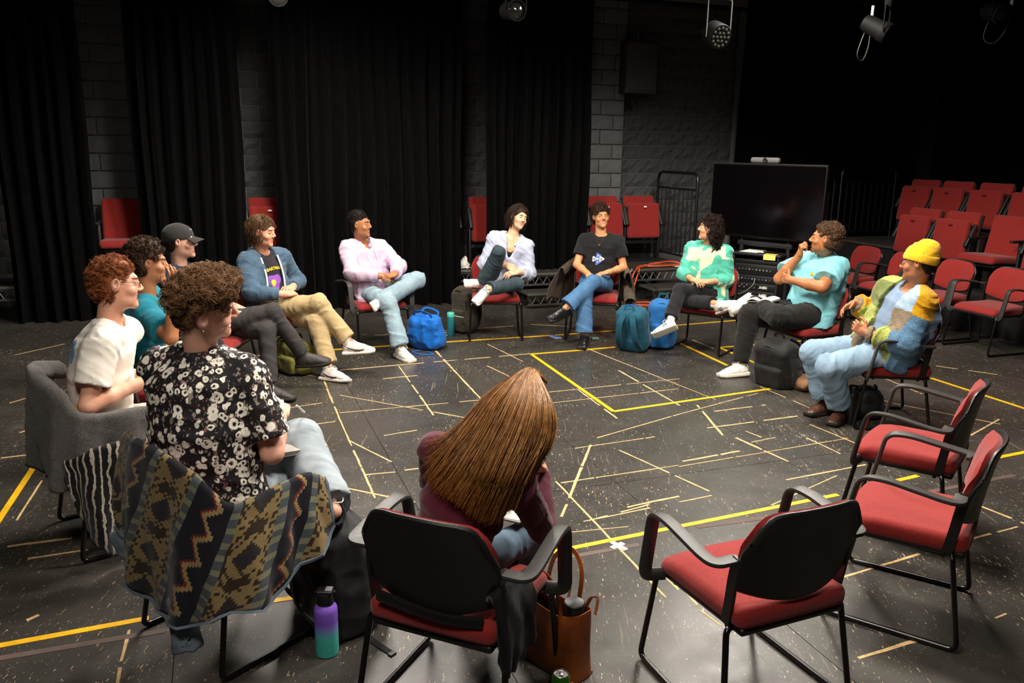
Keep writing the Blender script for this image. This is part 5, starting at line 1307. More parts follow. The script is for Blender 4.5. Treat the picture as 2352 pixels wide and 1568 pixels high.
hm = hair_mat('dark wavy hair', '#140c09', '#3c2418'); o, C, N = hair_cap(b, hm, top=.026, side=.018, back=.024, noise=.010, nf=30, nape=-.09, front=(.066, .035)); curls(b, o, C, N, hm, 1000, .008, .028, .0017, .9, .005, 9)

# 8 green and cream sweater
b = Body('sweater_green', 'woman in green and cream sweater with shoulder-length dark hair', skin='#cc9672', hands=dict(L=dict(d=(1, .45, .1), n=(.2, -.4, -1), curl=.55), R=dict(d=(-.9, .5, .0), n=(0, -.3, -1), curl=.5)), mouth='smile', headk=1.03, footup=dict(R=(0, .5, 1)))
b.face(iris='#140d09', brow='#1a110d', lip='#b06058')
t = NT('green cream knit'); v = t.mapping(t.coord(), (1, 1, 1), (0, 0, 0), (.35, .2, .1)); f_ = t.noise(6.2, 1, .4, v, .8)
t.col(t.ramp(f_, [(.555, lin('#4fae97')), (.58, lin('#cfd3ae'))])).set(rough=.95, spec=.1, sheen=.2); bb = t.bump(t.ridge(6), .4, .022); t.bump(t.noise(160, 3), .6, .004, bb); mg = t.m
b.top(mg, add=.034, wide=.014, low=.10, sleeve='long', sr=(.088, .08), wr=(.05, .056), frac=.6, name='sweater', amp=.009, f=7, neck=.064)
b.trousers(cloth('black twill', '#1a1a1d', fold=.5), thigh=.086, knee=.07, hem=.068, hemcut=.07)
for s in 'LR': b.shoe(s, M['white_shoe'], M['white_sole'], M['lace'], logo=('n', M['grey_logo']), sock=M['sock'], sockr=.036)
hm = hair_mat('long dark hair', '#100b09', '#332219')
def long_vol(B):
    H, k = b.H, b.hk
    for sx in (-1, 1): B.cone(H(sx * .066, -.035, .0), H(sx * .078, -.03, -.19), .034 * k, .026 * k, k=.04)
    B.cone(H(0, -.075, -.02), H(0, -.075, -.2), .06 * k, .045 * k, k=.05)
o, C, N = hair_cap(b, hm, top=.008, side=.012, back=.014, noise=.006, nf=20, nape=-.22, ear=.001, volume=long_vol, front=(.05, .03))
curls(b, o, C, N, hm, 330, .010, .085, .0016, .9, .006, 7, out=.1, clump=8, spread=.006, axis=(0, 0, -1), segs=18)

# 9 aqua tee
b = Body('tee_aqua', 'bearded man in aqua tee, fist at chin, book on lap', girth=1.28, skin='#a66d44', hands=dict(R=dict(d=(-.25, .1, .9), n=(-.5, -.9, .2), curl=1.35), L=dict(d=(1, -.05, .05), n=(.1, -1, 0), curl=.6)), mouth='shut', stubble=[((0, .088, -.09), .036, .85, '#2a1a12'), ((0, .095, -.052), .024, .7, '#2a1a12'), ((-.045, .04, -.075), .04, .3, '#4a3020'), ((.045, .04, -.075), .04, .3, '#4a3020')])
b.face(iris='#1a110b', brow='#1a110d', lip='#7d463c', closed=True)
tee = b.top(cloth('aqua cotton', '#7cc0ca', .25, 400, .06, fold=.6), add=.022, wide=.01, low=.10, sr=(.088, .092), frac=.72, name='tee_shirt', neck=.066, amp=.008, f=6)
p, f = disc2d(0, 0, .017, .017, 20); pc = chest_frame(b, .17, 0, -.08); q = project_print(tee, tee, 'badge', M['print_yellow'], pc, -b.side, b.up, p, f, .006)
for (x, y, r1, r2) in ((-.006, .005, .002, .004), (.006, .005, .002, .004)): p, f = disc2d(x, y, r1, r2, 10, 0, 1); project_print(tee, tee, 'print_dot', M['logo_black'], pc, -b.side, b.up, p, f, .0085)
n = 9; p = [(.009 * math.cos(a) * r, .009 * math.sin(a) * r) for r in (.8, 1.1) for a in np.linspace(math.pi * 1.1, math.pi * 1.9, n)]; project_print(tee, tee, 'print_dot', M['logo_black'], pc, -b.side, b.up, p, [(i, i + 1, n + i + 1, n + i) for i in range(n - 1)], .0085)
b.trousers(cloth('black chino', '#191817', fold=.5), thigh=.098, knee=.082, hem=.066, amp=.008)
for s in 'LR': b.shoe(s, M['white_shoe'], M['white_sole'], M['lace'], chunky=1.25)
hm = hair_mat('brown afro curls', '#2a1b12', '#664a34'); o, C, N = hair_cap(b, hm, top=.026, side=.020, back=.032, noise=.010, nf=40, front=(.045, .045), nape=-.06); curls(b, o, C, N, hm, 1300, .0055, .012, .0015, 1.5, .006, 12)

# 10 yellow beanie
b = Body('beanie_yellow', 'person in yellow knit beanie and patchwork crochet cardigan, pale jeans', girth=1.3, skin='#a26b49', hands=dict(R=dict(d=(-.3, .85, -.35), n=(-.6, -.1, -.8), curl=.4, spread=.7), L=dict(d=(.25, .75, .45), n=(1, -.2, 0), curl=1.35)), mouth='smile')
b.face(iris='#160e0a', brow='#17100c', lip='#8a4e45', teeth=False); b.glasses('#2a1a18')
sh = cloth('pale blue shirt', '#71849b', fold=.5); b.top(sh, add=.012, low=.08, sleeve='none', name='shirt', neck=.07, neckdrop=.03, amp=.004); collar(b, sh, .011, .078, .05)
def knit(name, c):
    t = NT('crochet ' + name); q = lin(c); f_ = t.noise(120, 3, .7); t.col(t.ramp(f_, [(.3, tuple(x * .6 for x in q[:3]) + (1,)), (.65, q)])).set(rough=1.0, spec=.05, sheen=.2)
    w = t.n('ShaderNodeTexWave', wave_type='BANDS', bands_direction='Z', inp={'Scale': 34.0, 'Distortion': 2.0, 'Detail': 2.0, 'Detail Scale': 3.0}); t.l(t.coord(), w.inputs['Vector'])
    bb = t.bump(w.outputs['Fac'], .6, .006); t.bump(t.noise(170, 3), .6, .004, bb); return t.m
KN = [knit(n, c) for n, c in (('mustard', '#d1930f'), ('sky', '#9cb9d6'), ('steel', '#5f84a3'), ('lime', '#aab45a'), ('taupe', '#8a7a66'), ('cream', '#d9d5cc'), ('olive', '#76804a'))]
J = b.J; U = lambda a, q, r: J['PEL'] + b.side * a + b.up * r + b.fwd * q
SEEDS = [(lerp(J['SL'], J['EL'], .12) + b.up * .02, 0), (lerp(J['SL'], J['EL'], .62), 2), (lerp(J['EL'], J['WL'], .15), 2), (lerp(J['EL'], J['WL'], .62), 3), (lerp(J['EL'], J['WL'], 1.05), 4), (lerp(J['SL'], J['EL'], .3) - b.fwd * .12, 1), (U(-.16, -.15, .25), 1), (U(-.14, .14, .28), 4), (U(-.12, .15, .42), 1), (U(-.12, .14, .08), 6),
 (U(.0, -.18, .40), 1), (U(.02, -.18, .15), 0), (U(.16, -.12, .3), 3), (J['SR'] + b.up * .03, 3), (lerp(J['SR'], J['ER'], .55), 5), (lerp(J['ER'], J['WR'], .2), 5), (lerp(J['ER'], J['WR'], .75), 0), (U(.13, .14, .40), 6), (U(.13, .14, .2), 3), (U(.0, -.08, .52), 4), (U(-.10, .22, -.03), 0), (U(-.2, .0, -.02), 2)]
def front_open(B):
    c = J['NB']; B.wedge([(c - b.side * .075, b.side), (c + b.side * .085, -b.side), (c + b.fwd * .02, b.fwd)], .01)
o = b.top(KN, add=.042, wide=.012, low=.03, sleeve='long', sr=(.088, .088), wr=(.05, .072), frac=.9, name='cardigan', amp=.011, f=6, neck=.085, extra=front_open)
ctr = np.empty(len(o.data.polygons) * 3, np.float32); o.data.polygons.foreach_get('center', ctr); ctr = ctr.reshape(-1, 3); sd_ = np.stack([q for q, _ in SEEDS])
o.data.polygons.foreach_set('material_index', np.array([i for _, i in SEEDS], np.int32)[((ctr[:, None] - sd_[None]) ** 2).sum(2).argmin(1)])
for sd in 'LR':
    W, E = J['W' + sd], J['E' + sd]; B = SDF(); d = unit(W - E); B.cone(lerp(E, W, .84), lerp(E, W, .98), .062, .056, clipa=True, clipb=True); B.build('cuff', KN[4], o, .007, folds(.006, 40, 7))
b.trousers(denim('washed pale denim', '#869fb4'), thigh=.092, knee=.083, hem=.092, amp=.007, hemcut=.06)
M['brown_boot'] = plain('worn brown leather', '#4a2e20', .35, var=.3, vscale=25, bump=.2, bscale=60)
for s in 'LR': b.shoe(s, M['brown_boot'], M['black_rubber'], M['dark_lace'], boot=.10, name='boot', chunky=1.1)
H, F, k = b.H, b.F, b.hk; t = NT('yellow knit'); f_ = t.noise(150, 3, .7); t.col(t.ramp(f_, [(.3, lin('#c78f12')), (.65, lin('#e8b428'))])).set(rough=.95, spec=.1, sheen=.2); bb = t.bump(t.noise(8, 3), .4, .02); t.bump(t.noise(260, 2), .5, .003, bb); my = t.m
B = SDF(); B.ell(H(0, -.022, .045), tuple(x * k for x in (.092, .112, .102)), F); B.ell(H(.0, -.055, .112), tuple(x * k for x in (.07, .075, .055)), F, k=.04); B.plane(H(0, 0, .018), F @ np.array((0, .22, -1)), .004); bn = B.build('beanie', my, b.o, .006, folds(.006, 16, 5))
B = SDF(); B.ell(H(0, -.020, .035), tuple(x * k for x in (.098, .118, .10)), F); B.plane(H(0, 0, .012), F @ np.array((0, .22, -1)), .006); B.plane(H(0, 0, .075), F @ np.array((0, -.22, 1)), .006); B.build('cuff', my, bn, .006, folds(.002, 30, 5))
hm = hair_mat('close dark hair', '#0f0a08', '#241812'); hair_cap(b, hm, top=.0, side=.002, back=.003, noise=.002, nape=-.06)

# 11 maroon sweater, from behind
b = Body('sweater_maroon', 'woman in maroon ribbed sweater seen from behind, long brown hair, head bowed', girth=.9, skin='#d8a88f', hands=dict(R=dict(d=(-.25, -.25, .9), n=(-.6, -.8, 0), curl=.35)), mouth='shut', slouch=.02)
b.face(iris='#2a1c12', brow='#3a2818', lip='#b0625a', closed=True)
t = NT('maroon rib'); s_ = t.sep(t.coord()); w = t.math('SINE', t.math('MULTIPLY', t.math('ADD', s_[0], t.math('MULTIPLY', s_[2], .12)), 900)); t.col(t.mix(t.math('MULTIPLY', t.math('ADD', w, 1), .3), lin('#581c2e'), lin('#3c1321'))).set(rough=.9, spec=.2, sheen=.15)
bb = t.bump(t.ridge(7), .35, .03); t.bump(w, .35, .003, bb); mm = t.m
b.top(mm, add=.012, low=.04, sleeve='long', sr=(.066, .056), wr=(.04, .036), frac=1.0, name='sweater', amp=.004, f=9, neck=.075, neckdrop=.0, h=.007)
b.trousers(denim('blue grey denim', '#5d7285'), thigh=.088, knee=.07, hem=.06)
for s in 'LR': b.shoe(s, M['white_shoe'], M['white_sole'], M['lace'])
maroon = b

# 12 floral shirt, near left, from behind
b = Body('shirt_floral', 'man in black floral shirt seen from behind, curly brown hair, notebook on lap', girth=1.06, skin='#dba790', hands=dict(R=dict(n=(-.6, 0, -.8), curl=.8)), mouth='smile', slouch=.05)
b.face(iris='#2a2a22', brow='#4a3222', lip='#c0706a', closed=True)
t = NT('floral print'); P = t.coord(); wn = t.n('ShaderNodeTexNoise', inp={'Scale': 40.0, 'Detail': 2.0}); t.l(P, wn.inputs['Vector'])
wv = t.n('ShaderNodeVectorMath', operation='MULTIPLY_ADD'); t.l(wn.outputs['Color'], wv.inputs[0]); wv.inputs[1].default_value = (.016, .016, .016); t.l(P, wv.inputs[2])
def flowers(sc, seed, c):
    v = t.mapping(wv.outputs[0], loc=(seed, seed * .7, seed * 1.3)); d = t.vor(sc, v); pick = t.vor(sc, v, out='Color'); pk = t.sep(pick)[0]
    big = t.math('GREATER_THAN', pk, .30)
    petal = t.math('MULTIPLY', t.math('LESS_THAN', d, .40), big); eye = t.math('LESS_THAN', d, .14); pet = t.math('MULTIPLY', petal, t.math('SUBTRACT', 1.0, eye))
    shade = t.ramp(d, [(.13, lin('#4a4442')), (.19, lin('#d9d2c4')), (.34, lin('#e2dccf')), (.41, lin('#8f8678'))])
    brk = t.math('GREATER_THAN', t.noise(70, 2, .5), .36)
    return t.mix(t.math('MULTIPLY', pet, brk), c, shade)
c = t.ramp(t.noise(8, 3), [(.3, lin('#151416')), (.7, lin('#1e1c1f'))])
leaf = t.math('GREATER_THAN', t.noise(62, 2, .6, t.mapping(P, (1, 1, .6))), .60); c = t.mix(t.math('MULTIPLY', leaf, .8), c, lin('#8a7f76'))
bud = t.math('LESS_THAN', t.vor(60, wv.outputs[0]), .22); c = t.mix(t.math('MULTIPLY', bud, t.math('GREATER_THAN', t.noise(12, 2), .5)), c, lin('#9a5a55'))
c = flowers(30, 3.3, c); c = flowers(19, 0.0, c); t.col(c).set(rough=.8, spec=.25); bb = t.bump(t.ridge(6.5), .6, .04); t.bump(t.noise(600, 2), .15, .001, bb); mf = t.m
b.top(mf, add=.026, wide=.008, low=.10, sr=(.080, .082), frac=.78, name='floral_shirt', amp=.008, f=6, neck=.066, h=.007); collar(b, mf, .012, .078, .04, height=.034)
b.trousers(denim('pale grey denim', '#96a1a8'), thigh=.092, knee=.08, hem=.08, amp=.008)
M['canvas_black'] = cloth('black canvas', '#1a1a1b', .4, 300)
for s in 'LR': b.shoe(s, M['canvas_black'], M['white_sole'], M['lace'], chunky=1.2)
e = MB().lathe([(.002, -.004), (.005, 0), (.002, .004), (0, .004)], n=10); e.build('earring', M['silver'], b.o).location = tuple(b.H(.082, -.004, -.042))
hm = hair_mat('chestnut curls', '#3a2416', '#8f6a48')
def mop(B):
    B.ell(b.H(.0, .035, .094), tuple(x * b.hk for x in (.084, .085, .036)), b.F, k=.03)
o, C, N = hair_cap(b, hm, top=.010, side=.003, back=.006, noise=.008, nf=30, nape=-.07, volume=mop, front=(.066, .05), ear=.036)
up_ = ((C - b.J['HC']) @ b.F); a = up_[:, 2] > .028
curls(b, o, C[a], N[a], hm, 420, .0135, .040, .0010, .8, .005, 21, out=.22, clump=16, spread=.0075, segs=18); curls(b, o, C[~a], N[~a], hm, 1100, .002, .014, .0009, .3, .0005, 22, out=.02)
floral = b
# ------------------------------------------------------------------ long hair of the woman in maroon
GUIDES = np.array([[(0.177, 0.19, 1.186), (0.081, 0.13, 1.113), (0.032, 0.06, 1.04), (-0.023, 0.02, 1.0), (-0.071, 0.0, 0.996)],
 [(0.189, 0.2, 1.194), (0.127, 0.1, 1.143), (0.075, 0.02, 1.051), (0.026, -0.06, 0.962), (-0.024, -0.09, 0.883)],
 [(0.197, 0.2, 1.198), (0.168, 0.06, 1.136), (0.134, -0.02, 1.034), (0.093, -0.1, 0.935), (0.048, -0.12, 0.866)],
 [(0.201, 0.21, 1.196), (0.215, 0.04, 1.141), (0.194, -0.05, 1.039), (0.157, -0.12, 0.924), (0.116, -0.13, 0.845)],
 [(0.206, 0.22, 1.191), (0.252, 0.045, 1.137), (0.247, -0.05, 1.04), (0.218, -0.12, 0.92), (0.178, -0.13, 0.811)],
 [(0.214, 0.22, 1.189), (0.284, 0.06, 1.137), (0.288, -0.02, 1.036), (0.262, -0.1, 0.927), (0.212, -0.12, 0.799)],
 [(0.218, 0.23, 1.181), (0.304, 0.1, 1.121), (0.318, 0.04, 1.028), (0.29, -0.04, 0.939), (0.255, -0.08, 0.828)],
 [(0.22, 0.24, 1.172), (0.303, 0.16, 1.095), (0.321, 0.12, 1.018), (0.305, 0.08, 0.959), (0.275, 0.0, 0.883)]])
hm = [hair_mat('brown hair dark', '#3a2110', '#5c381b', rough=.36), hair_mat('brown hair', '#5f3a1b', '#8f5c2a', rough=.34), hair_mat('brown hair light', '#8a5a28', '#c08a48', rough=.34)]
for m in hm: m.node_tree.nodes['Principled BSDF'].inputs['Specular IOR Level'].default_value = .4
b = maroon
base, C, N = hair_cap(b, hm[0], top=-.010, side=.001, back=.0, noise=.002, nape=-.12, ear=.001, front=(.07, .05))
FINE = np.stack([spline([g_[0] + np.array((.0, .07, -.035)) + (g_[0] - GUIDES[3, 0]) * .45] + [g_[0] + (g_[0] - GUIDES[3, 0]) * .25 + np.array((0, .0, .001))] + list(g_[1:]), 6) for g_ in GUIDES])                   # (guides, 25, 3)
def hair_at(u):
    i = np.clip(u, 0, 6.999); k = i.astype(int); f = (i - k)[:, None, None]
    return FINE[k] * (1 - f) + FINE[k + 1] * f
SH = hair_at(np.linspace(.9, 7, 40))
ctr_ = b.J['HC'] + np.array((0, .05, -.15)); n_ = SH - ctr_; n_ /= np.linalg.norm(n_, axis=2, keepdims=True)
MB().shell(SH[::-1] - n_[::-1] * .012, .022).build('hair_sheet', hm[0], base, angle=180)
g = np.random.default_rng(5)
for m, n, r, lift in ((hm[0], 900, .0011, .004), (hm[1], 1500, .0010, .008), (hm[2], 1200, .0009, .010)):
    u = np.where(g.uniform(size=n) < .04, g.uniform(.1, 1, n), g.uniform(.9, 7.05, n)); P = hair_at(u); t = np.linspace(0, 1, FINE.shape[1])[None, :, None]
    stop = g.uniform(.82, 1.08, (n, 1, 1)); d = g.normal(size=(n, 1, 3)) * .010
    ph = g.uniform(0, 6.28, (n, 1, 1)); w = np.concatenate([np.sin(t * 7 + ph), np.cos(t * 5 + ph), np.sin(t * 6 + ph * 2)], 2) * .0045
    nn = P - ctr_; nn /= np.linalg.norm(nn, axis=2, keepdims=True)
    P = P + nn * (lift * g.uniform(.2, 1.2, (n, 1, 1)) + .004) + d * t + w * t
    tip = P[:, -1:] - P[:, -2:-1]; P = P + tip * (stop - 1) * 4 * t ** 6
    o = tubes('hair_strands', P, r * g.uniform(.7, 1.4, n), m, base, 3); o['kind'] = 'stuff'

# ------------------------------------------------------------------ cloth hung over chairs
def frame_of(key): return OCC[key]
def hung(name, label, cat, key, T, B, mat, th=.008, folds_=7, amp=.03, ns=72, nt=26, seed=1, noise=.004, roll=.05, bulge=.03, fuzz=0.0):
    """cloth that runs along the line T over the chair and hangs to the line B (chair frame)"""
    x, y, a = frame_of(key); T = spline(T, 12); B = spline(B, 12); r = random.Random(seed)
    S_ = np.linspace(0, 1, ns); ti = lambda A, s: np.stack([np.interp(s, np.linspace(0, 1, len(A)), A[:, i]) for i in range(3)], 1)
    t_, b_ = ti(T, S_), ti(B, S_); d = np.gradient(t_, axis=0); n = np.stack([d[:, 1], -d[:, 0], 0 * d[:, 0]], 1); n /= np.linalg.norm(n, axis=1)[:, None] + 1e-9
    ker = np.ones(9) / 9; n = np.stack([np.convolve(np.pad(n[:, i], 4, 'edge'), ker, 'valid') for i in range(3)], 1)
    rows = [t_ - n * roll - np.array((0, 0, roll * 1.3)), t_ - n * roll * .8 + np.array((0, 0, -.005)), t_ - n * roll * .3 + np.array((0, 0, .012))]
    phs = [r.uniform(0, 6) for _ in range(4)]
    for k in range(nt):
        q = k / (nt - 1); s = S_ + .02 * math.sin(q * 3 + phs[0])
        wv = np.sin(s * folds_ * 6.28 + phs[1] + q * 1.2) + .5 * np.sin(s * folds_ * 2.1 * 6.28 + phs[2] - q * 2)
        p = t_ * (1 - q) + b_ * q + n * (bulge * math.sin(q * 2.6) + amp * q ** .8 * wv)[:, None] + np.array((0, 0, 1)) * (.012 * np.sin(s * 31 + phs[3]) * q)[:, None]
        rows.append(p)
    G = np.stack(rows, 1); m = MB().shell(G, th); V = np.array(m.v)
    if noise: V += (noise * noise3(V, 26, seed) + fuzz * noise3(V, 90, seed + 3))[:, None] * np.array((1, 1, .4))
    m.v = [tuple(p) for p in V]
    me_o = m.build(name, mat, None, angle=180); me_o.location = (x, y, 0); me_o.rotation_euler.z = a
    uvl = me_o.data.uv_layers.new(name='cloth'); na, nb_ = G.shape[:2]; n2 = na * nb_
    seg = np.concatenate([np.zeros((na, 1)), np.cumsum(np.linalg.norm(np.diff(G, axis=1), axis=2), 1)], 1); mid = G[:, nb_ // 2]; sl = np.concatenate([[0], np.cumsum(np.linalg.norm(np.diff(mid, axis=0), axis=1))])
    vi = np.empty(len(me_o.data.loops), np.int32); me_o.data.loops.foreach_get('vertex_index', vi); vi = vi % n2
    UV = np.stack([sl[vi // nb_], seg[vi // nb_, vi % nb_]], 1).astype(np.float32); uvl.data.foreach_set('uv', UV.ravel())
    tag(me_o, label, cat); return me_o, G
def geo_mat():
    """woven bands of stepped stars and diamonds, laid out along the cloth"""
    t = NT('southwest woven pattern'); U = t.sep(t.coord('UV')); A = lambda x: x
    K = 0.0085
    def q(x): return t.math('MULTIPLY', t.math('FLOOR', t.math('DIVIDE', x, K)), K)
    # the bands run down the cloth, slightly aslant
    u = q(t.math('MULTIPLY', t.math('ADD', U[0], t.math('MULTIPLY', U[1], .18)), .78)); v = q(t.math('MULTIPLY', U[1], .78))
    per = 0.30; fb = t.math('MODULO', t.math('ADD', u, 3.0), per)
    def tri(x, p): return t.math('ABSOLUTE', t.math('SUBTRACT', t.math('MODULO', t.math('ADD', x, 30.0), p), p / 2))
    def inside(lo, hi): return t.math('MULTIPLY', t.math('GREATER_THAN', fb, lo), t.math('LESS_THAN', fb, hi))
    brown, tan, navy, slate, red, sand = [lin(c) for c in ('#33271a', '#836f4a', '#15161e', '#474e51', '#622424', '#937a50')]
    # star band 0 - .13
    dx = t.math('ABSOLUTE', t.math('SUBTRACT', fb, .065)); dy = tri(v, .15)
    man = t.math('ADD', dx, dy); che = t.math('MAXIMUM', dx, dy); arm = t.math('MINIMUM', dx, dy)
    star = t.math('LESS_THAN', t.math('ADD', che, t.math('MULTIPLY', t.math('MODULO', t.math('ADD', man, .0), .028), .9)), .066)
    core = t.math('MULTIPLY', t.math('LESS_THAN', man, .042), t.math('GREATER_THAN', man, -1)); hole = t.math('MULTIPLY', t.math('LESS_THAN', arm, .009), core)
    dia = t.math('ADD', t.math('ABSOLUTE', t.math('SUBTRACT', dx, .050)), t.math('ABSOLUTE', t.math('SUBTRACT', dy, .062)))
    c = t.mix(star, brown, tan); c = t.mix(core, c, brown); c = t.mix(hole, c, lin('#26262c'))
    c = t.mix(t.math('LESS_THAN', dia, .024), c, tan); c = t.mix(t.math('LESS_THAN', dia, .010), c, brown)
    # slate bands with dots
    sl = t.math('MAXIMUM', inside(.13, .158), inside(.272, .30)); c2 = slate
    dot = t.math('ADD', t.math('ABSOLUTE', t.math('SUBTRACT', tri(t.math('ADD', fb, .006), .142), .071)), tri(v, .04))
    c2 = t.mix(t.math('LESS_THAN', tri(v, .04), .008), slate, lin('#76745f'))
    c = t.mix(sl, c, c2)
    # navy band with a stepped red and sand zigzag
    nv = inside(.158, .272); z = t.math('SUBTRACT', fb, t.math('ADD', .185, t.math('MULTIPLY', tri(v, .085), 1.0)))
    c3 = t.mix(t.math('MULTIPLY', t.math('GREATER_THAN', z, 0), t.math('LESS_THAN', z, .020)), navy, red); c3 = t.mix(t.math('MULTIPLY', t.math('GREATER_THAN', z, .010), t.math('LESS_THAN', z, .024)), c3, sand)
    c = t.mix(nv, c, c3)
    f = t.noise(240, 3, .7); c = t.mix(t.math('MULTIPLY', f, .45), c, lin('#1a1612'))
    t.col(c).set(rough=.95, spec=.1, sheen=.12); t.bump(f, .5, .004); return t.m
M['denim_l'] = denim('washed lining denim', '#616d77')
j, G = hung('patterned_jacket', 'fleece jacket with southwestern star pattern, hung over the floral-shirted man\'s chair', 'jacket', 'shirt_floral',
 [(-.27, -.275, .85), (-.12, -.33, .885), (.1, -.335, .88), (.23, -.285, .81), (.33, -.2, .70), (.35, .0, .715), (.35, .12, .72), (.37, .19, .68)],
 [(-.29, -.27, .48), (-.22, -.33, .37), (-.05, -.35, .29), (.12, -.35, .25), (.33, -.32, .31), (.41, -.16, .34), (.43, .02, .42), (.42, .17, .53)], geo_mat(), .007, 4.4, .027, 100, 30, 4, .004, .045, .02)
MB().sweep(G[:, -1][::3], [(-.004, -.014), (.006, -.014), (.006, .012), (-.004, .012)]).build('denim_hem', M['denim_l'], j, angle=60)
MB().sweep(G[-1][::2], [(-.004, -.012), (.006, -.012), (.006, .010), (-.004, .010)]).build('denim_hem', M['denim_l'], j, angle=60)
B = SDF(); B.cone((.15, -.33, .31), (.20, -.335, .15), .045, .052, clipb=True); B.cone((.19, -.335, .195), (.205, -.336, .125), .036, .045, 'sub', .003); B.build('sleeve', M['denim_l'], j, .007, folds(.007, 16, 4))
B = SDF(); B.rbx((-.285, -.305, .40), (.042, .012, .06), .011, rotz(.5) @ roty(-.5)); B.build('denim_flap', M['denim_l'], j, .007, folds(.008, 14, 6))
t = NT('grey fleece'); f_ = t.noise(150, 4, .75); t.col(t.ramp(f_, [(.3, lin('#272523')), (.7, lin('#5f5b57'))])).set(rough=1.0, spec=.05, sheen=.3); t.bump(f_, .9, .008); M['fleece'] = t.m
hung('fleece_jacket', 'fuzzy grey fleece hung over the chair of the man in the white tee', 'jacket', 'tee_white',
 [(-.26, -.2, .85), (-.1, -.33, .90), (.1, -.345, .90), (.25, -.3, .85), (.34, -.2, .73), (.355, .05, .72), (.35, .2, .70)],
 [(-.255, -.24, .48), (-.15, -.32, .46), (0, -.345, .44), (.18, -.34, .42), (.35, -.29, .43), (.39, -.1, .54), (.37, .12, .64)], M['fleece'], .026, 3.6, .03, 80, 26, 8, .006, .05, .012, .003)
t = NT('black white striped knit'); P = t.sep(t.coord('UV')); wv = t.math('ADD', P[0], t.math('MULTIPLY', t.math('SUBTRACT', t.noise(9, 3, .6, t.coord('UV')), .5), .05)); s_ = t.math('SINE', t.math('MULTIPLY', wv, 190)); f_ = t.noise(140, 3, .7)
t.col(t.mix(t.math('GREATER_THAN', t.math('ADD', s_, t.math('MULTIPLY', f_, .9)), 1.05), lin('#0e0d0d'), lin('#8f877c'))).set(rough=1.0, spec=.05, sheen=.2); t.bump(f_, .7, .006); M['scarf'] = t.m
hung('striped_scarf', 'black knit scarf with pale stripes hanging beside the grey fleece', 'scarf', 'tee_white', [(.35, -.30, .54), (.40, -.18, .58), (.41, .0, .60), (.40, .10, .60)], [(.38, -.27, .34), (.42, -.20, .14), (.43, -.08, .07), (.42, .03, .20)], M['scarf'], .022, 1.6, .03, 40, 26, 3, .006, .03, .03)
M['brown_wool'] = cloth('brown wool', '#4a3d32', .5, 200, fold=.5)
j, G = hung('brown_coat', 'brown wool coat hung over the black tee man\'s chair, sleeve sticking out', 'coat', 'tee_black', [(-.36, .02, .70), (-.30, -.2, .76), (-.15, -.32, .85), (.15, -.32, .85), (.30, -.2, .78), (.38, .0, .72)], [(-.40, -.02, .40), (-.36, -.3, .34), (-.15, -.45, .30), (.15, -.45, .30), (.40, -.3, .34), (.50, .02, .38)], M['brown_wool'], .012, 4, .02, 60, 18, 9, .005, .05, .03)
B = SDF(); B.cone((-.34, -.18, .52), (-.38, .10, .40), .055, .062, clipb=True); B.cone((-.375, .06, .415), (-.39, .13, .385), .05, .052, 'sub', .003); B.build('sleeve', M['brown_wool'], j, .008, folds(.005, 14, 2))
M['black_nylon'] = cloth('black nylon', '#040405', .3, 260, rough=.7, fold=.5, spec=.15)
j, G = hung('black_jacket', 'black jacket hanging from the right side of the maroon sweater woman\'s chair', 'jacket', 'sweater_maroon', [(.275, -.23, .58), (.295, -.19, .60), (.30, -.10, .58), (.30, .0, .56)], [(.285, -.23, .36), (.30, -.19, .30), (.305, -.10, .30), (.30, -.02, .34)], M['black_nylon'], .02, 1.2, .012, 36, 20, 2, .006, .03, .02)
MB().sweep(spline([(.235, -.225, .487), (.12, -.245, .485), (0, -.25, .495), (-.14, -.24, .505)], 6), [(-.012, -.014), (.012, -.014), (.015, 0), (.012, .014), (-.012, .014), (-.015, 0)]).build('sleeve', M['black_nylon'], j)

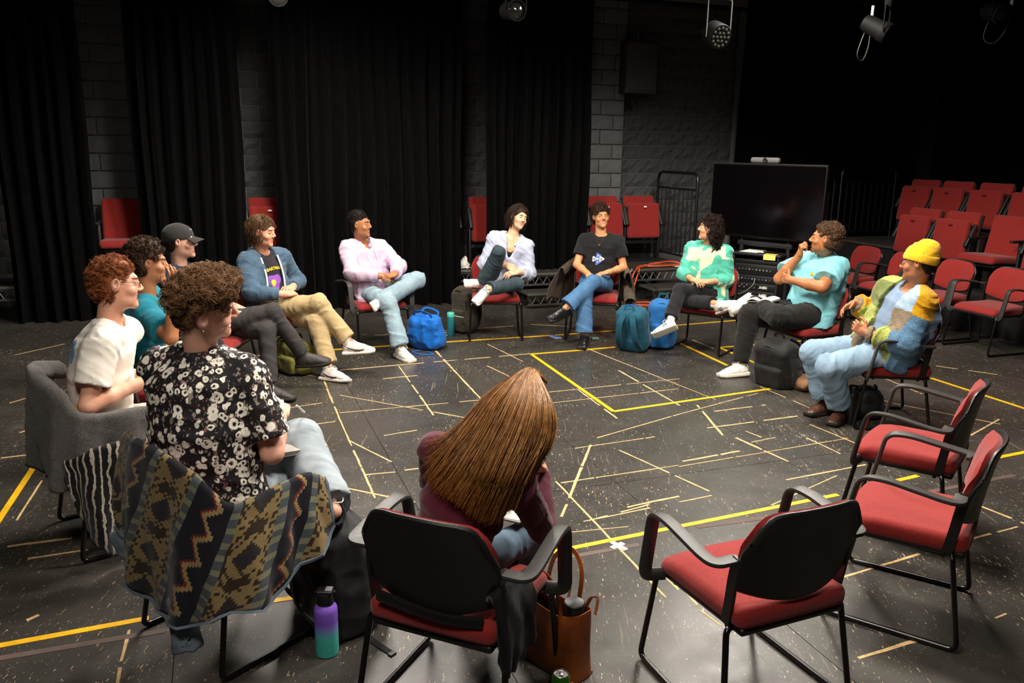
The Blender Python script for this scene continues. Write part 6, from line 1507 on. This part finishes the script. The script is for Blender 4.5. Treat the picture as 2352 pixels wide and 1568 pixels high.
# ------------------------------------------------------------------ bags, bottles and small things on the floor
def backpack(label, loc, rz, size, mat, trim, lean=0.0, cat='backpack', name='backpack', h=.009, limp=.0, seed=1, pocket=True, straps=True):
    w, d, hh = size; t = empty(name, loc, rz, label, cat); R = rotx(lean)
    z = lambda p: tuple(R @ np.array(p)); B = SDF()
    B.rbx(z((0, 0, hh * .48)), (w / 2, d / 2, hh * .48), min(.07, d * .42), R); B.ell(z((0, 0, hh * .80)), (w * .44, d * .42, hh * .22), R, k=.04); B.ell(z((0, .01, hh * .25)), (w * .52, d * .56, hh * .26), R, k=.05)
    B.plane((0, 0, .004), (0, 0, -1), .01); B.build('body', mat, t, h, folds(.012 + limp, 7, seed))
    if pocket:
        B = SDF(); B.rbx(z((0, d * .52, hh * .30)), (w * .38, d * .16, hh * .25), d * .13, R); B.plane((0, 0, .006), (0, 0, -1), .01); B.build('front_pocket', mat, t, h, folds(.007, 9, seed + 3))
        MB().tube([z((x * w * .34, d * .62, hh * .50 + .012 * math.sin(x * 2))) for x in np.linspace(-1, 1, 7)], .0035, 5).build('zipper', trim, t)
    arc = [z((math.sin(a) * w * .46, d * .40, hh * .60 + math.cos(a) * hh * .36)) for a in np.linspace(-1.7, 1.7, 15)]; MB().tube(arc, .0045, 5).build('zipper', trim, t)
    if straps:
        for s in (-1, 1):
            MB().sweep(spline([z((s * w * .15, -d * .46, hh * .93)), z((s * w * .24, -d * .72, hh * .75)), z((s * w * .30, -d * .74, hh * .4)), z((s * w * .36, -d * .42, hh * .12))], 7), [(-.028, -.006), (.028, -.006), (.028, .006), (-.028, .006)], up=(0, -1, 0)).build('strap', mat, t)
    MB().sweep(spline([z((-.045, -d * .25, hh * .96)), z((-.035, -d * .25, hh * 1.08)), z((.035, -d * .25, hh * 1.08)), z((.045, -d * .25, hh * .96))], 6), [(-.010, -.003), (.010, -.003), (.010, .003), (-.010, .003)], up=(0, 1, 0)).build('handle', trim, t)
    return t
M['nylon_black'] = cloth('black pack nylon', '#0c0c0d', .3, 300, rough=.7, fold=.5, spec=.3); M['trim_dark'] = plain('dark trim', '#0c0c0d', .5)
M['pack_teal'] = cloth('teal pack nylon', '#144a5c', .3, 300, rough=.7, fold=.4); M['pack_blue'] = cloth('blue pack nylon', '#1f5f9a', .3, 300, rough=.7, fold=.4); M['pack_olive'] = cloth('brown pack canvas', '#3a342a', .4, 260, fold=.4); M['canvas_olive'] = cloth('olive canvas', '#6d6a2c', .4, 260, fold=.5)
M['tote_blue'] = cloth('bright blue nylon', '#0f62b8', .3, 300, rough=.6, fold=.6); M['tan_leather'] = plain('tan suede', '#7a5637', .8, bump=.3, bscale=40, var=.2)
backpack('large black backpack slumped between the patterned jacket and the maroon woman\'s chair', (-.70, 3.10, 0), -1.0, (.34, .26, .50), M['nylon_black'], M['trim_dark'], .12, seed=4, limp=.006)
backpack('black backpack under the chair of the man in the aqua tee', (2.33, 6.83, 0), 2.2, (.36, .24, .42), M['nylon_black'], M['trim_dark'], -.28, seed=6)
backpack('dark teal backpack leaning beside the green sweater woman\'s chair', (1.24, 8.02, 0), -.5, (.30, .24, .48), M['pack_teal'], M['pack_blue'], .30, seed=9)
backpack('bright blue backpack behind the dark teal one, beside the green sweater woman', (1.52, 8.14, 0), 2.9, (.27, .22, .50), M['pack_blue'], M['pack_teal'], -.05, seed=12)
backpack('worn brown canvas backpack behind the teal bottle', (-.50, 8.72, 0), 2.4, (.25, .20, .50), M['pack_olive'], M['trim_dark'], -.1, seed=15)
backpack('olive green canvas bag under the chair of the blue hoodie man', (-1.92, 7.0, 0), 2.4, (.40, .20, .30), M['canvas_olive'], M['trim_dark'], 0, 'bag', 'canvas_bag', seed=18, straps=False)
backpack('soft black bag behind the brown boots of the beanie wearer', (2.72, 5.98, 0), 1.4, (.26, .20, .22), M['nylon_black'], M['trim_dark'], 0, 'bag', 'shoulder_bag', seed=20, straps=False, pocket=False)
t = empty('shoulder_bag', (2.56, 6.72, 0), .4, 'flat tan leather bag lying beside the black backpack', 'bag'); B = SDF(); B.rbx((0, 0, .05), (.17, .11, .05), .035); B.build('body', M['tan_leather'], t, .009, folds(.02, 9, 4)); MB().rbox((0, -.075, .075), (.30, .09, .02), .009, 2, rotx(.5)).build('flap', M['brown_boot'], t); MB().tube(spline([(-.15, -.02, .09), (-.05, -.14, .06), (.08, -.16, .02), (.16, -.03, .06)], 6), .008, 6).build('strap', M['brown_boot'], t)
t = empty('tote_bag', (-.86, 7.93, 0), 2.7, 'bright blue nylon bag on the floor beside the tie-dye hoodie\'s foot', 'bag'); B = SDF(); B.rbx((0, 0, .17), (.17, .10, .17), .08, rotx(-.3)); B.ell((0, -.02, .12), (.20, .15, .13), k=.05); B.plane((0, 0, .004), (0, 0, -1), .01); B.build('body', M['tote_blue'], t, .009, folds(.022, 8, 3))
MB().tube([(x, .03 + .0 * x, .335 - .5 * x * x) for x in np.linspace(-.13, .13, 9)], .004, 5).build('zipper', M['silver'], t)
for s in (-1, 1): MB().sweep(spline([(-.10, s * .04, .30), (-.09, s * .08, .37), (.06, s * .09, .39), (.10, s * .04, .30)], 7), [(-.010, -.003), (.010, -.003), (.010, .003), (-.010, .003)]).build('handle', M['tote_blue'], t)
MB().tube(spline([(-.1, .14, .008), (-.2, .2, .008), (-.12, .27, .008), (.02, .22, .008), (-.02, .14, .01)], 6), .006, 5).build('strap', M['tote_blue'], t)

def bottle(label, loc, prof, mat, cap_prof, capm, name='water_bottle', extra=None):
    t = empty(name, loc, 0, label, 'bottle'); MB().lathe(prof, n=32).build('body', mat, t); MB().lathe(cap_prof, n=28).build('cap', capm, t)
    if extra: extra(t)
    return t
t = NT('purple to teal powder coat'); z = t.sep(t.coord())[2]; f_ = t.noise(260, 2, .6)
t.col(t.ramp(t.math('ADD', z, t.math('MULTIPLY', t.math('SUBTRACT', f_, .5), .02)), [(.085, lin('#3fa79c')), (.125, lin('#6d6fb4')), (.15, lin('#6a45a8')), (.2, lin('#7d55bd'))])).set(rough=.42, spec=.5); t.bump(f_, .15, .001); M['ombre'] = t.m
def cap_top(t):
    MB().rbox((0, 0, .272), (.062, .05, .014), .006, 2).build('lid', M['shell'], t); MB().rbox((.016, -.003, .281), (.026, .034, .006), .002, 1).build('spout', plain('grey rubber', '#6e6d70', .6), t)
    MB().tube(fillet([(-.034, 0, .245), (-.04, 0, .268), (.04, 0, .268), (.034, 0, .245)], .01), .006, 6).build('carry_loop', M['shell'], t)
bottle('purple to turquoise steel water bottle with black lid on the floor in front', (-.712, 2.865, 0), [(0, 0), (.040, 0), (.0445, .004), (.0455, .02), (.0455, .19), (.043, .204), (.034, .216), (.031, .220), (.031, .226), (0, .226)], M['ombre'], [(0, .222), (.0335, .222), (.0345, .228), (.0345, .262), (.032, .268), (0, .268)], M['shell'], extra=cap_top)
M['bottle_teal'] = plain('teal bottle', '#1d6a78', .35); M['mint'] = plain('mint lid', '#4fb7a3', .4)
bottle('teal water bottle with mint lid and green strap, beside the brown backpack', (-.655, 8.50, 0), [(0, 0), (.036, 0), (.039, .006), (.039, .20), (.037, .208), (0, .208)], M['bottle_teal'], [(0, .207), (.039, .207), (.040, .212), (.040, .248), (.034, .256), (0, .256)], M['mint'],
 extra=lambda t: (MB().tube(fillet([(.03, 0, .22), (.09, -.01, .21), (.14, 0, .20)], .02), .006, 6).build('strap', pm_('pale green strap', '#7fa88a', .7), t), MB().sweep(spline([(-.03, -.04, .012), (-.10, -.02, .015), (-.13, .05, .01), (-.06, .1, .01), (.02, .06, .01)], 6), [(-.011, -.003), (.011, -.003), (.011, .003), (-.011, .003)]).build('strap', pm_('pale green strap', '#7fa88a', .7), t)))
bottle('black flask standing beside the brown boots of the yellow beanie wearer', (2.53, 5.80, 0), [(0, 0), (.040, 0), (.043, .006), (.043, .215), (.036, .235), (0, .236)], M['black_metal'], [(0, .234), (.034, .234), (.035, .24), (.035, .285), (.03, .292), (0, .292)], M['shell'], 'flask')

# brown leather tote with its handles and a tumbler in it
t = NT('orange brown leather'); f_ = t.noise(9, 4, .6); t.col(t.ramp(f_, [(.3, lin('#6b3210')), (.7, lin('#a3541d'))])).set(rough=.38, spec=.5); t.bump(t.noise(110, 3), .12, .002); M['tote'] = t.m
t = empty('leather_tote', (.175, 2.84, 0), -.80, 'orange-brown leather tote on the floor right of the maroon woman\'s chair', 'bag')
W, D, Hh = .34, .135, .27; P = []
prof = []
for i in range(49):
    a = i / 48 * 2 * math.pi; c_, s_ = math.cos(a), math.sin(a); prof.append((math.copysign(abs(c_) ** .35, c_), math.copysign(abs(s_) ** .5, s_)))
for x, y in prof:
    row = []
    for k in range(15):
        q = k / 14; w = W / 2 * (1 - .08 * q) ; d = D / 2 * (1 - .28 * q ** 2) * (1 + .06 * math.sin(q * 5 + x * 3)); sag = -.03 * q * (1 - x * x) * (1 if y < 0 else .6)
        row.append((x * w, y * d + .010 * math.sin(x * 5 + q * 3) * q, .004 + Hh * q + sag * q))
    P.append(row)
MB().shell(P, .004).build('body', M['tote'], t, angle=70)
MB().rbox((0, 0, .006), (W * .96, D * .9, .012), .005, 2).build('base', M['tote'], t)
for s in (-1, 1):
    y = s * D * .36
    MB().sweep(spline([(-.085, y * 1.25, .19), (-.085, y * 1.1, .27), (-.07, y + s * .03, .39), (.0, y + s * .05, .44), (.07, y + s * .03, .39), (.085, y * 1.1, .27), (.085, y * 1.25, .19)], 8), [(-.009, -.002), (.009, -.002), (.009, .002), (-.009, .002)], up=(0, 1, 0)).build('handle', M['tote'], t, angle=50)
for q in (.12, -.02): MB().sweep(spline([(q, D * .33, .25), (q + .01, D * .5, .30), (q + .03, D * .62, .30), (q + .04, D * .45, .245)], 6), [(-.012, -.0015), (.012, -.0015), (.012, .0015), (-.012, .0015)], up=(1, 0, 0)).build('strap_loop', M['tote'], t)
MB().rbox((-.06, .0, .235), (.16, .02, .10), .004, 1, rotx(.15)).build('inner_pouch', pm_('plum leather', '#5a2a30', .5), t)
u = empty('tumbler', (.25, 2.76, .02), 0, 'black tumbler standing in the leather tote', 'tumbler'); MB().lathe([(0, 0), (.030, 0), (.036, .02), (.040, .27), (0, .27)], n=28).build('body', M['black_metal'], u); MB().lathe([(0, .268), (.041, .268), (.041, .280), (.037, .284), (.030, .281), (0, .281)], n=28).build('lid', M['shell'], u)
t = empty('drink_can', (.195, 2.585, 0), 0, 'green drink can with open silver top at the bottom edge', 'can')
MB().lathe([(0, .004), (.026, .0), (.033, .012), (.033, .108), (.028, .119), (.0275, .121)], n=32).build('body', plain('green can', '#2c6a1e', .3, .5), t); MB().lathe([(.0275, .1215), (.0265, .1225), (.0245, .117), (0, .117)], n=32).build('can_end', M['silver'], t)
MB().rbox((0, .004, .1195), (.012, .02, .0016), .0007, 1).build('pull_tab', M['silver'], t); MB().lathe([(0, .1176), (.0085, .1177), (.0085, .1173)], (0, -.013, 0), n=14).build('opening', M['trim_dark'], t)
t = empty('webbing_strap', (-.545, 2.93, 0), .9, 'black strap end lying on the floor under the maroon woman\'s chair', 'strap'); MB().sweep(spline([(0, -.12, .004), (.01, 0, .004), (.03, .12, .008), (.06, .26, .05)], 5), [(-.0, -.0)] and [(-.013, -.0015), (.013, -.0015), (.013, .0015), (-.013, .0015)]).build('webbing', M['black_nylon'], t); MB().box((0, -.115, .005), (.03, .02, .005)).build('tip', M['trim_dark'], t, False)
t = empty('phone', (.46, 8.50, 0), .5, 'phone in a lilac case lying on the floor left of the black tee man', 'phone'); MB().rbox((0, 0, .006), (.078, .155, .011), .005, 2).build('case', pm_('lilac case', '#a9a6c4', .5), t); MB().rbox((0, 0, .0122), (.066, .14, .0016), .0007, 1).build('screen', pm_('blue screen glass', '#5f82b8', .2), t)
t = empty('earbud_case', (.88, 8.42, 0), .2, 'small pale green case on the floor by the black tee man\'s shoe', 'case'); MB().rbox((0, 0, .014), (.08, .055, .028), .013, 3).build('body', pm_('sage', '#5d7a68', .5), t); MB().rbox((0, -.0275, .017), (.02, .003, .006), .001, 1).build('latch', M['silver'], t)
t = empty('key_bunch', (.98, 8.38, 0), .2, 'bunch of keys on the floor between the black tee man and the backpacks', 'keys')
MB().tube([(.02 * math.cos(a), .02 * math.sin(a), .004) for a in np.linspace(0, 6.283, 17)], .0016, 5).build('ring', M['silver'], t)
for a in (.3, 1.4, 2.5, 3.9): MB().rbox((0, .038, 0), (.022, .02, .003), .001, 1).box((0, .065, 0), (.008, .045, .0025)).build('key', M['silver'], t, loc=(0, 0, .006 + a * .001)).rotation_euler.z = a

# laps: open book and phone, notebook and pen, papers
def onlap(key, name, label, cat, p, rz=0.0, tilt=(0, 0)):
    x, y, a = OCC[key]; c, s = math.cos(a), math.sin(a); t = empty(name, (x + c * p[0] - s * p[1], y + s * p[0] + c * p[1], p[2]), a + rz, label, cat); t.rotation_euler.x, t.rotation_euler.y = tilt; return t
M['paper'] = plain('white paper', '#e9e4d8', .8); M['cover'] = plain('book cover', '#8d8576', .7); M['grey_cover'] = plain('grey notebook cover', '#9a948c', .7)
t = onlap('tee_aqua', 'open_book', 'open book with blank pages lying on the aqua tee man\'s lap', 'book', (.16, .36, .665), .5, (0, .1))
for s in (-1, 1):
    MB().shell([[(s * (.002 + .118 * q), y, .012 + .018 * math.sin(q * 3.0) - .004 * q) for y in (-.09, 0, .09)] for q in np.linspace(0, 1, 8)][::s], .010).build('page_block', M['paper'], t)
    MB().rbox((s * .062, 0, .002), (.126, .19, .004), .001, 1).build('cover', M['cover'], t)
t = onlap('tee_aqua', 'phone', 'dark phone resting on the aqua tee man\'s thigh', 'phone', (.06, .17, .655), .3); MB().rbox((0, 0, 0), (.07, .14, .010), .004, 2).build('case', M['shell'], t); MB().rbox((0, 0, .0055), (.06, .12, .0016), .0006, 1).build('screen', pm_('dark glass', '#15161a', .1), t)
t = onlap('shirt_floral', 'notebook', 'grey notebook resting on the floral-shirted man\'s thighs', 'notebook', (.02, .27, .735), -.2, (-.08, .12)); MB().rbox((0, 0, 0), (.19, .26, .014), .003, 1).build('page_block', M['paper'], t); MB().rbox((0, 0, .009), (.2, .27, .004), .001, 1).build('cover', M['grey_cover'], t); MB().rbox((0, 0, -.009), (.2, .27, .004), .001, 1).build('cover', M['grey_cover'], t)
t = onlap('shirt_floral', 'pen', 'pale pen held in the floral-shirted man\'s hand', 'pen', (.0, .36, .86), .5, (1.0, .2)); MB().tube([(0, 0, -.06), (0, 0, .06)], .0045, 8).build('barrel', M['lace'], t); MB().lathe([(0, -.075), (.0042, -.06)], n=8).build('tip', M['silver'], t)
t = onlap('sweater_maroon', 'paper_sheet', 'white paper on the maroon sweater woman\'s lap, glimpsed past her arm', 'paper', (.01, .40, .60), 1.5); MB().shell([[(x, y, .004 * math.sin(x * 20)) for y in np.linspace(-.14, .14, 4)] for x in np.linspace(-.1, .1, 6)], .002).build('sheet', M['paper'], t); MB().rbox((0, 0, -.008), (.22, .3, .008), .002, 1).build('clipboard', M['grey_cover'], t)
# ------------------------------------------------------------------ screen, rack, cables, loudspeaker, lamps on the grid
a_ = math.atan2(9.1 - 10.1, 3.42 - 2.43)
t = empty('television', (2.925, 9.62, 0), a_, 'large black flat screen on a stand behind the bearded man', 'screen')
MB().rbox((0, 0, 1.40), (1.43, .05, .86), .012, 2).build('housing', plain('screen bezel', '#050505', .5, spec=.2), t); MB().box((0, -.0262, 1.405), (1.40, .003, .81)).build('screen', plain('dark screen glass', '#050304', .12, spec=.6), t, False)
MB().box((0, -.027, 1.828), (1.43, .004, .004)).build('edge_strip', M['alu_dark'], t, False)
for s in (-1, 1): MB().tube([(s * .3, .06, .08), (s * .3, .06, 1.5)], .025, 8).build('upright', M['matt_black'], t); MB().rbox((s * .3, .05, .05), (.06, .62, .05), .01, 1).build('foot', M['matt_black'], t)
MB().rbox((0, .06, .9), (.7, .05, .06), .01, 1).build('cross_beam', M['matt_black'], t)
u = empty('video_bar', (2.925, 9.62, 1.832), a_, 'grey camera bar sitting on top of the large screen', 'camera'); MB().rbox((-.05, 0, .035), (.36, .07, .066), .028, 4).build('housing', plain('grey fabric', '#5f5d5e', .8, bump=.3, bscale=200), u)
MB().lathe([(0, .0), (.03, 0), (.032, .006), (.024, .012), (0, .010)], (-.03, -.034, .035), 20, rotx(math.pi / 2)).build('lens', M['shell'], u)
t = empty('equipment_rack', (2.97, 9.66, 0), a_ + .12, 'black equipment rack full of electronics in front of the large screen', 'rack')
w, d, hh = .56, .5, .80
for s in (-1, 1): MB().box((s * (w / 2 - .012), 0, hh / 2 + .02), (.024, d, hh - .04)).build('side_panel', M['matt_black'], t, False)
MB().rbox((0, 0, hh), (w + .03, d + .03, .03), .008, 1).build('top_panel', plain('rack top', '#17161a', .45), t); MB().box((0, d / 2 - .01, hh / 2), (w, .02, hh - .06)).build('back_panel', M['matt_black'], t, False); MB().box((0, 0, .05), (w, d, .03)).build('bottom_panel', M['matt_black'], t, False)
for s in (-1, 1):
    for q in (-1, 1): MB().lathe([(0, 0), (.025, 0), (.03, .012), (.025, .03), (0, .034)], (s * .22, q * .19, 0), 12).build('caster', M['shell'], t)
rng2 = random.Random(5); M['panel'] = plain('black rack panel', '#101011', .4); M['knob'] = plain('grey knob', '#8b8a86', .4)
zz = .11
for i, (h_, kind) in enumerate(((.13, 'vent'), (.05, 'blank'), (.09, 'keys'), (.09, 'knobs'), (.09, 'jacks'), (.13, 'jacks2'), (.05, 'blank'))):
    y = -d / 2 + .03; p = MB().rbox((0, y, zz + h_ / 2), (w - .06, .05, h_ - .006), .003, 1).build('rack_unit', M['panel'], t); yf = y - .027
    if kind in ('knobs', 'keys'):
        for k in range(14): MB().lathe([(0, 0), (.007, 0), (.006, .012), (0, .013)], (-.2 + k * .03, yf, zz + h_ * (.35 if k % 2 else .65)), 8, rotx(math.pi / 2)).build('knob', M['knob' if rng2.random() < .6 else 'trim_dark'], p)
        MB().box((.12, yf, zz + h_ * .5), (.09, .004, .028)).build('display', plain('pale display', '#b9b9ae', .5), p, False)
    if kind.startswith('jacks'):
        for k in range(10): MB().lathe([(0, 0), (.009, 0), (.009, .006), (.004, .006), (.004, .001), (0, .001)], (-.19 + k * .042, yf, zz + h_ * .5), 8, rotx(math.pi / 2)).build('jack', M['knob' if rng2.random() < .35 else 'silver'], p)
    if kind == 'vent':
        for k in range(5): MB().box((0, yf, zz + .02 + k * .022), (w - .12, .006, .008)).build('slat', M['alu_dark'], p, False)
    zz += h_
MB().tube(spline([(.02, -d / 2 - .03, .53), (.03, -d / 2 - .09, .46), (-.08, -d / 2 - .12, .36), (-.3, -d / 2 - .1, .28)], 6), .005, 6).build('patch_cable', plain('grey cable', '#6a6864', .5), t)
ra = a_ + .12
def onrack(name, label, cat, p, rz=0):
    c, s = math.cos(ra), math.sin(ra); return empty(name, (2.97 + c * p[0] - s * p[1], 9.66 + s * p[0] + c * p[1], hh + .0155), ra + rz, label, cat)
u = onrack('paper_sheet', 'white papers lying on top of the black equipment rack', 'paper', (-.12, -.05)); MB().box((0, 0, .001), (.21, .297, .002)).build('sheet', M['paper'], u, False); MB().box((.03, .02, .0035), (.21, .297, .002), rotz(.25)).build('sheet', M['paper'], u, False)
u = onrack('sticky_note', 'yellow note hanging over the front edge of the equipment rack', 'note', (.17, -.24), .05); MB().box((0, .03, .001), (.14, .06, .002)).box((0, -.037, -.03), (.14, .002, .062)).build('sheet', plain('yellow paper', '#e3d06a', .8), u, False); MB().box((0, .03, .0024), (.13, .03, .001)).build('adhesive_strip', plain('yellow strip', '#d9c455', .8), u, False)
u = onrack('marker_pen', 'black marker lying on the equipment rack behind the yellow note', 'pen', (.1, -.1), 1.3); MB().tube([(0, -.07, .009), (0, .05, .009)], .008, 8).build('barrel', M['shell'], u); MB().tube([(0, .05, .009), (0, .085, .009)], .009, 8).build('cap', M['trim_dark'], u)
# cables on the riser
M['orange'] = plain('orange cable', '#c8471a', .5); M['cable_black'] = plain('black cable', '#141414', .55); M['cable_grey'] = plain('grey cable', '#9a9690', .5)
def L(u_, v_, z_): return uv(u_, v_, z_)
c_ = MB().tube(spline([L(6.1, 9.95, .42), L(5.75, 9.9, .45), L(5.5, 9.85, .42), L(5.7, 9.78, .42), L(6.05, 9.82, .43), L(5.9, 9.9, .46), L(5.45, 9.8, .42), L(5.3, 9.70, .405), L(5.2, 9.64, .28), L(5.08, 9.5, .06), L(5.0, 9.35, .012), L(5.2, 9.16, .01), L(5.42, 9.12, .01), L(5.5, 9.25, .01), L(5.3, 9.36, .012), L(5.12, 9.4, .03), L(5.2, 9.56, .2), L(5.33, 9.68, .39), L(5.45, 9.9, .41), L(5.9, 10.05, .41)], 9), .011, 7).build('extension_cord', M['orange'], None); tag(c_, 'orange extension cord coiled on the riser and hanging to the floor', 'cable')
c_ = MB().tube(spline([L(5.2, 9.85, .42), L(5.25, 9.66, .41), L(5.32, 9.5, .28), L(5.38, 9.25, .20), L(5.42, 9.2, .05), L(5.4, 9.1, .010), L(5.1, 8.95, .009), L(4.75, 9.0, .009), L(4.7, 9.12, .009)], 8), .008, 6).build('power_cable', M['cable_black'], None); tag(c_, 'black cable trailing from the riser over the low step to the floor', 'cable')
c_ = MB().tube(spline([L(4.7, 9.9, .41), L(4.85, 9.72, .40), L(4.95, 9.66, .33), L(5.1, 9.66, .31), L(5.2, 9.66, .39), L(5.25, 9.75, .42)], 8), .006, 6).build('power_cable', M['cable_grey'], None); tag(c_, 'grey cable looping from the riser edge behind the black tee man', 'cable')
u = empty('lighting_console', uv(5.05, 10.0, .402), ROOM, 'small dark control desk with raised lid on the riser beside the orange cord', 'console'); MB().rbox((0, 0, .03), (.3, .22, .05), .008, 2).build('body', M['panel'], u); MB().rbox((.0, .13, .11), (.3, .015, .2), .005, 1, rotx(-.6)).build('lid', plain('dark lid', '#2a2825', .6), u)
for k in range(6): MB().box((-.11 + k * .044, -.03, .06), (.012, .02, .012)).build('fader', M['lace'], u, False)
u = empty('power_strip', uv(5.75, 9.86, .402), ROOM + .05, 'silver power strip on the riser under the orange cord', 'power strip'); MB().rbox((0, 0, .02), (.55, .05, .04), .006, 1).build('body', M['alu'], u)
for k in range(6): MB().box((-.2 + k * .08, 0, .0405), (.03, .028, .004)).build('socket', M['shell'], u, False)
u = empty('paper_sheet', uv(6.02, 9.84, .404), ROOM + .3, 'white sheet of paper on the riser beside the orange cord', 'paper'); MB().box((0, 0, .002), (.2, .15, .003)).build('sheet', M['paper'], u, False); MB().box((.02, .03, .0045), (.19, .15, .002), rotz(.3)).build('sheet', M['paper'], u, False)
u = empty('paper_tissue', uv(3.06, 10.35, .402), ROOM, 'crumpled white tissue on the riser behind the white-shirted person', 'tissue'); B = SDF(); B.ell((0, 0, .05), (.09, .05, .05)); B.ell((.03, 0, .1), (.03, .03, .05), k=.03); B.plane((0, 0, .0), (0, 0, -1), .005); B.build('crumple', M['paper'], u, .009, folds(.02, 18, 3)); MB().shell([[(x, y, .002 + .01 * abs(math.sin(x * 40 + y * 30))) for y in np.linspace(-.06, .06, 6)] for x in np.linspace(-.1, .1, 8)], .002).build('edge', M['paper'], u)
# loudspeaker on the wall
t = empty('loudspeaker', uv(5.73, 10.78, 2.73), ROOM, 'black loudspeaker mounted high on the block wall', 'loudspeaker'); M['grille'] = plain('speaker grille', '#4a4846', .6, bump=.6, bscale=400)
MB().rbox((0, .0, .35), (.5, .32, .69), .02, 2, None, lambda p: (p[0] * (1 - .12 * (p[1] / .16 + 1) / 2), p[1], p[2])).build('cabinet', plain('speaker box', '#3a3a39', .7), t); MB().rbox((0, -.165, .36), (.46, .014, .62), .006, 1).build('grille', M['grille'], t)
MB().lathe([(0, 0), (.12, .012), (.16, .006), (.165, 0)], (0, -.171, .30), 28, rotx(math.pi / 2)).build('woofer', M['grille'], t); MB().box((0, -.174, .075), (.05, .004, .014)).build('badge', M['alu'], t, False)
MB().box((0, .1, -.06), (.06, .05, .16)).tube([(0, .1, -.12), (.06, .2, -.2), (.0, .3, -.1)], .012, 6).tube([(0, .1, -.12), (-.07, .2, -.2), (-.0, .3, -.1)], .012, 6).build('bracket', M['matt_black'], t); MB().tube([(0, 0, .69), (0, 0, .80)], .012, 8).rbox((0, 0, .80), (.03, .03, .1), .006, 1).build('hanging_bolt', M['alu'], t)
# the grid and its lamps
M['lamp_black'] = plain('lamp housing', '#040404', .7, spec=.15)
for n_, (a, b2, z) in enumerate((((-3.5, 7.3), (10.5, 7.3), 3.52), ((-3.5, 8.9), (10.5, 8.9), 3.62))):
    o = MB().tube([L(*a, z), L(*b2, z)], .024, 10).build('lighting_pipe', M['lamp_black']); tag(o, ('black lighting pipe carrying the round lamp of many lenses', 'black lighting pipe running deeper along the ceiling')[n_], 'pipe'); o['group'] = 'lighting pipes'
def clampto(t, z0, z1): MB().rbox((0, 0, z0 + .03), (.05, .07, .08), .01, 1).tube([(0, 0, z0), (0, 0, z1)], .008, 6).build('clamp', M['lamp_black'], t)
t = empty('par_lamp', uv(4.79, 7.3, 3.05), ROOM, 'round black stage lamp with many small lenses hanging top right of centre', 'stage lamp'); Rl = rotx(math.pi / 2 + .35)
MB().lathe([(0, .0), (.115, .0), (.122, .01), (.122, .16), (.10, .19), (0, .195)], n=28, R=Rl @ np.diag([1, 1, -1])).build('housing', M['lamp_black'], t)
for rr, n in ((0, 1), (.042, 6), (.085, 12)):
    for k in range(n):
        q = Rl @ np.array((rr * math.cos(6.283 * k / n), rr * math.sin(6.283 * k / n), .0)); MB().lathe([(.014, 0), (.012, .006), (0, .009)], tuple(q), 10, Rl).build('lens', pm_('lamp lens', '#4d4a44', .25), t)
MB().tube(fillet([(-.135, .05, 0), (-.135, .05, .36), (.135, .05, .36), (.135, .05, 0)], .03), .007, 6).build('yoke', M['alu_dark'], t); clampto(t, .36, .47)
def fresnel(label, u_, v_, z_, ya, pitch, cable=True):
    t = empty('stage_lamp', uv(u_, v_, z_), ROOM + ya, label, 'stage lamp', 'stage lamps on the grid'); R = rotx(math.pi / 2 + pitch)
    MB().lathe([(0, -.24), (.07, -.24), (.085, -.2), (.085, -.06), (.10, -.04), (.10, .03), (.088, .03), (.085, 0), (0, 0)], n=24, R=R).build('housing', M['lamp_black'], t); MB().lathe([(.084, 0), (.06, .016), (0, .024)], n=20, R=R).build('lens', pm_('dusty lens', '#22211f', .1), t)
    MB().tube(fillet([(-.11, 0, 0), (-.11, 0, .24), (.11, 0, .24), (.11, 0, 0)], .03), .008, 6).build('yoke', M['lamp_black'], t); clampto(t, .24, max(.3, 3.52 - z_))
    if cable: MB().tube(spline([(.05, .2, .05), (.02, .25, -.18), (.12, .22, -.24), (.22, .2, -.1), (.24, .2, .12)], 7), .006, 6).build('cable', M['alu_dark'], t); MB().tube([(.24, .2, .10), (.25, .2, .30)], .016, 8).build('connector', M['lace'], t)
    return t
fresnel('stage lamp pointing down left with a looped cable, top right', 6.33, 6.78, 3.12, .6, .5)
fresnel('stage lamp at the top right corner of the room', 7.33, 6.35, 3.30, -.2, .25)
fresnel('stage lamp hanging top centre above the open white shirt', 2.88, 7.95, 3.26, .1, .1, False)
fresnel('stage lamp barely showing at the top edge, left of centre', .71, 8.75, 3.36, .1, .1, False)
t = empty('wall_bin', uv(-2.9, 10.6, 0), ROOM, 'black round-topped bin at the far left edge', 'bin'); MB().rbox((0, 0, .36), (.5, .45, .7), .12, 4).build('body', M['matt_black'], t); MB().rbox((0, 0, .72), (.46, .4, .06), .025, 2).build('lid', M['lamp_black'], t)
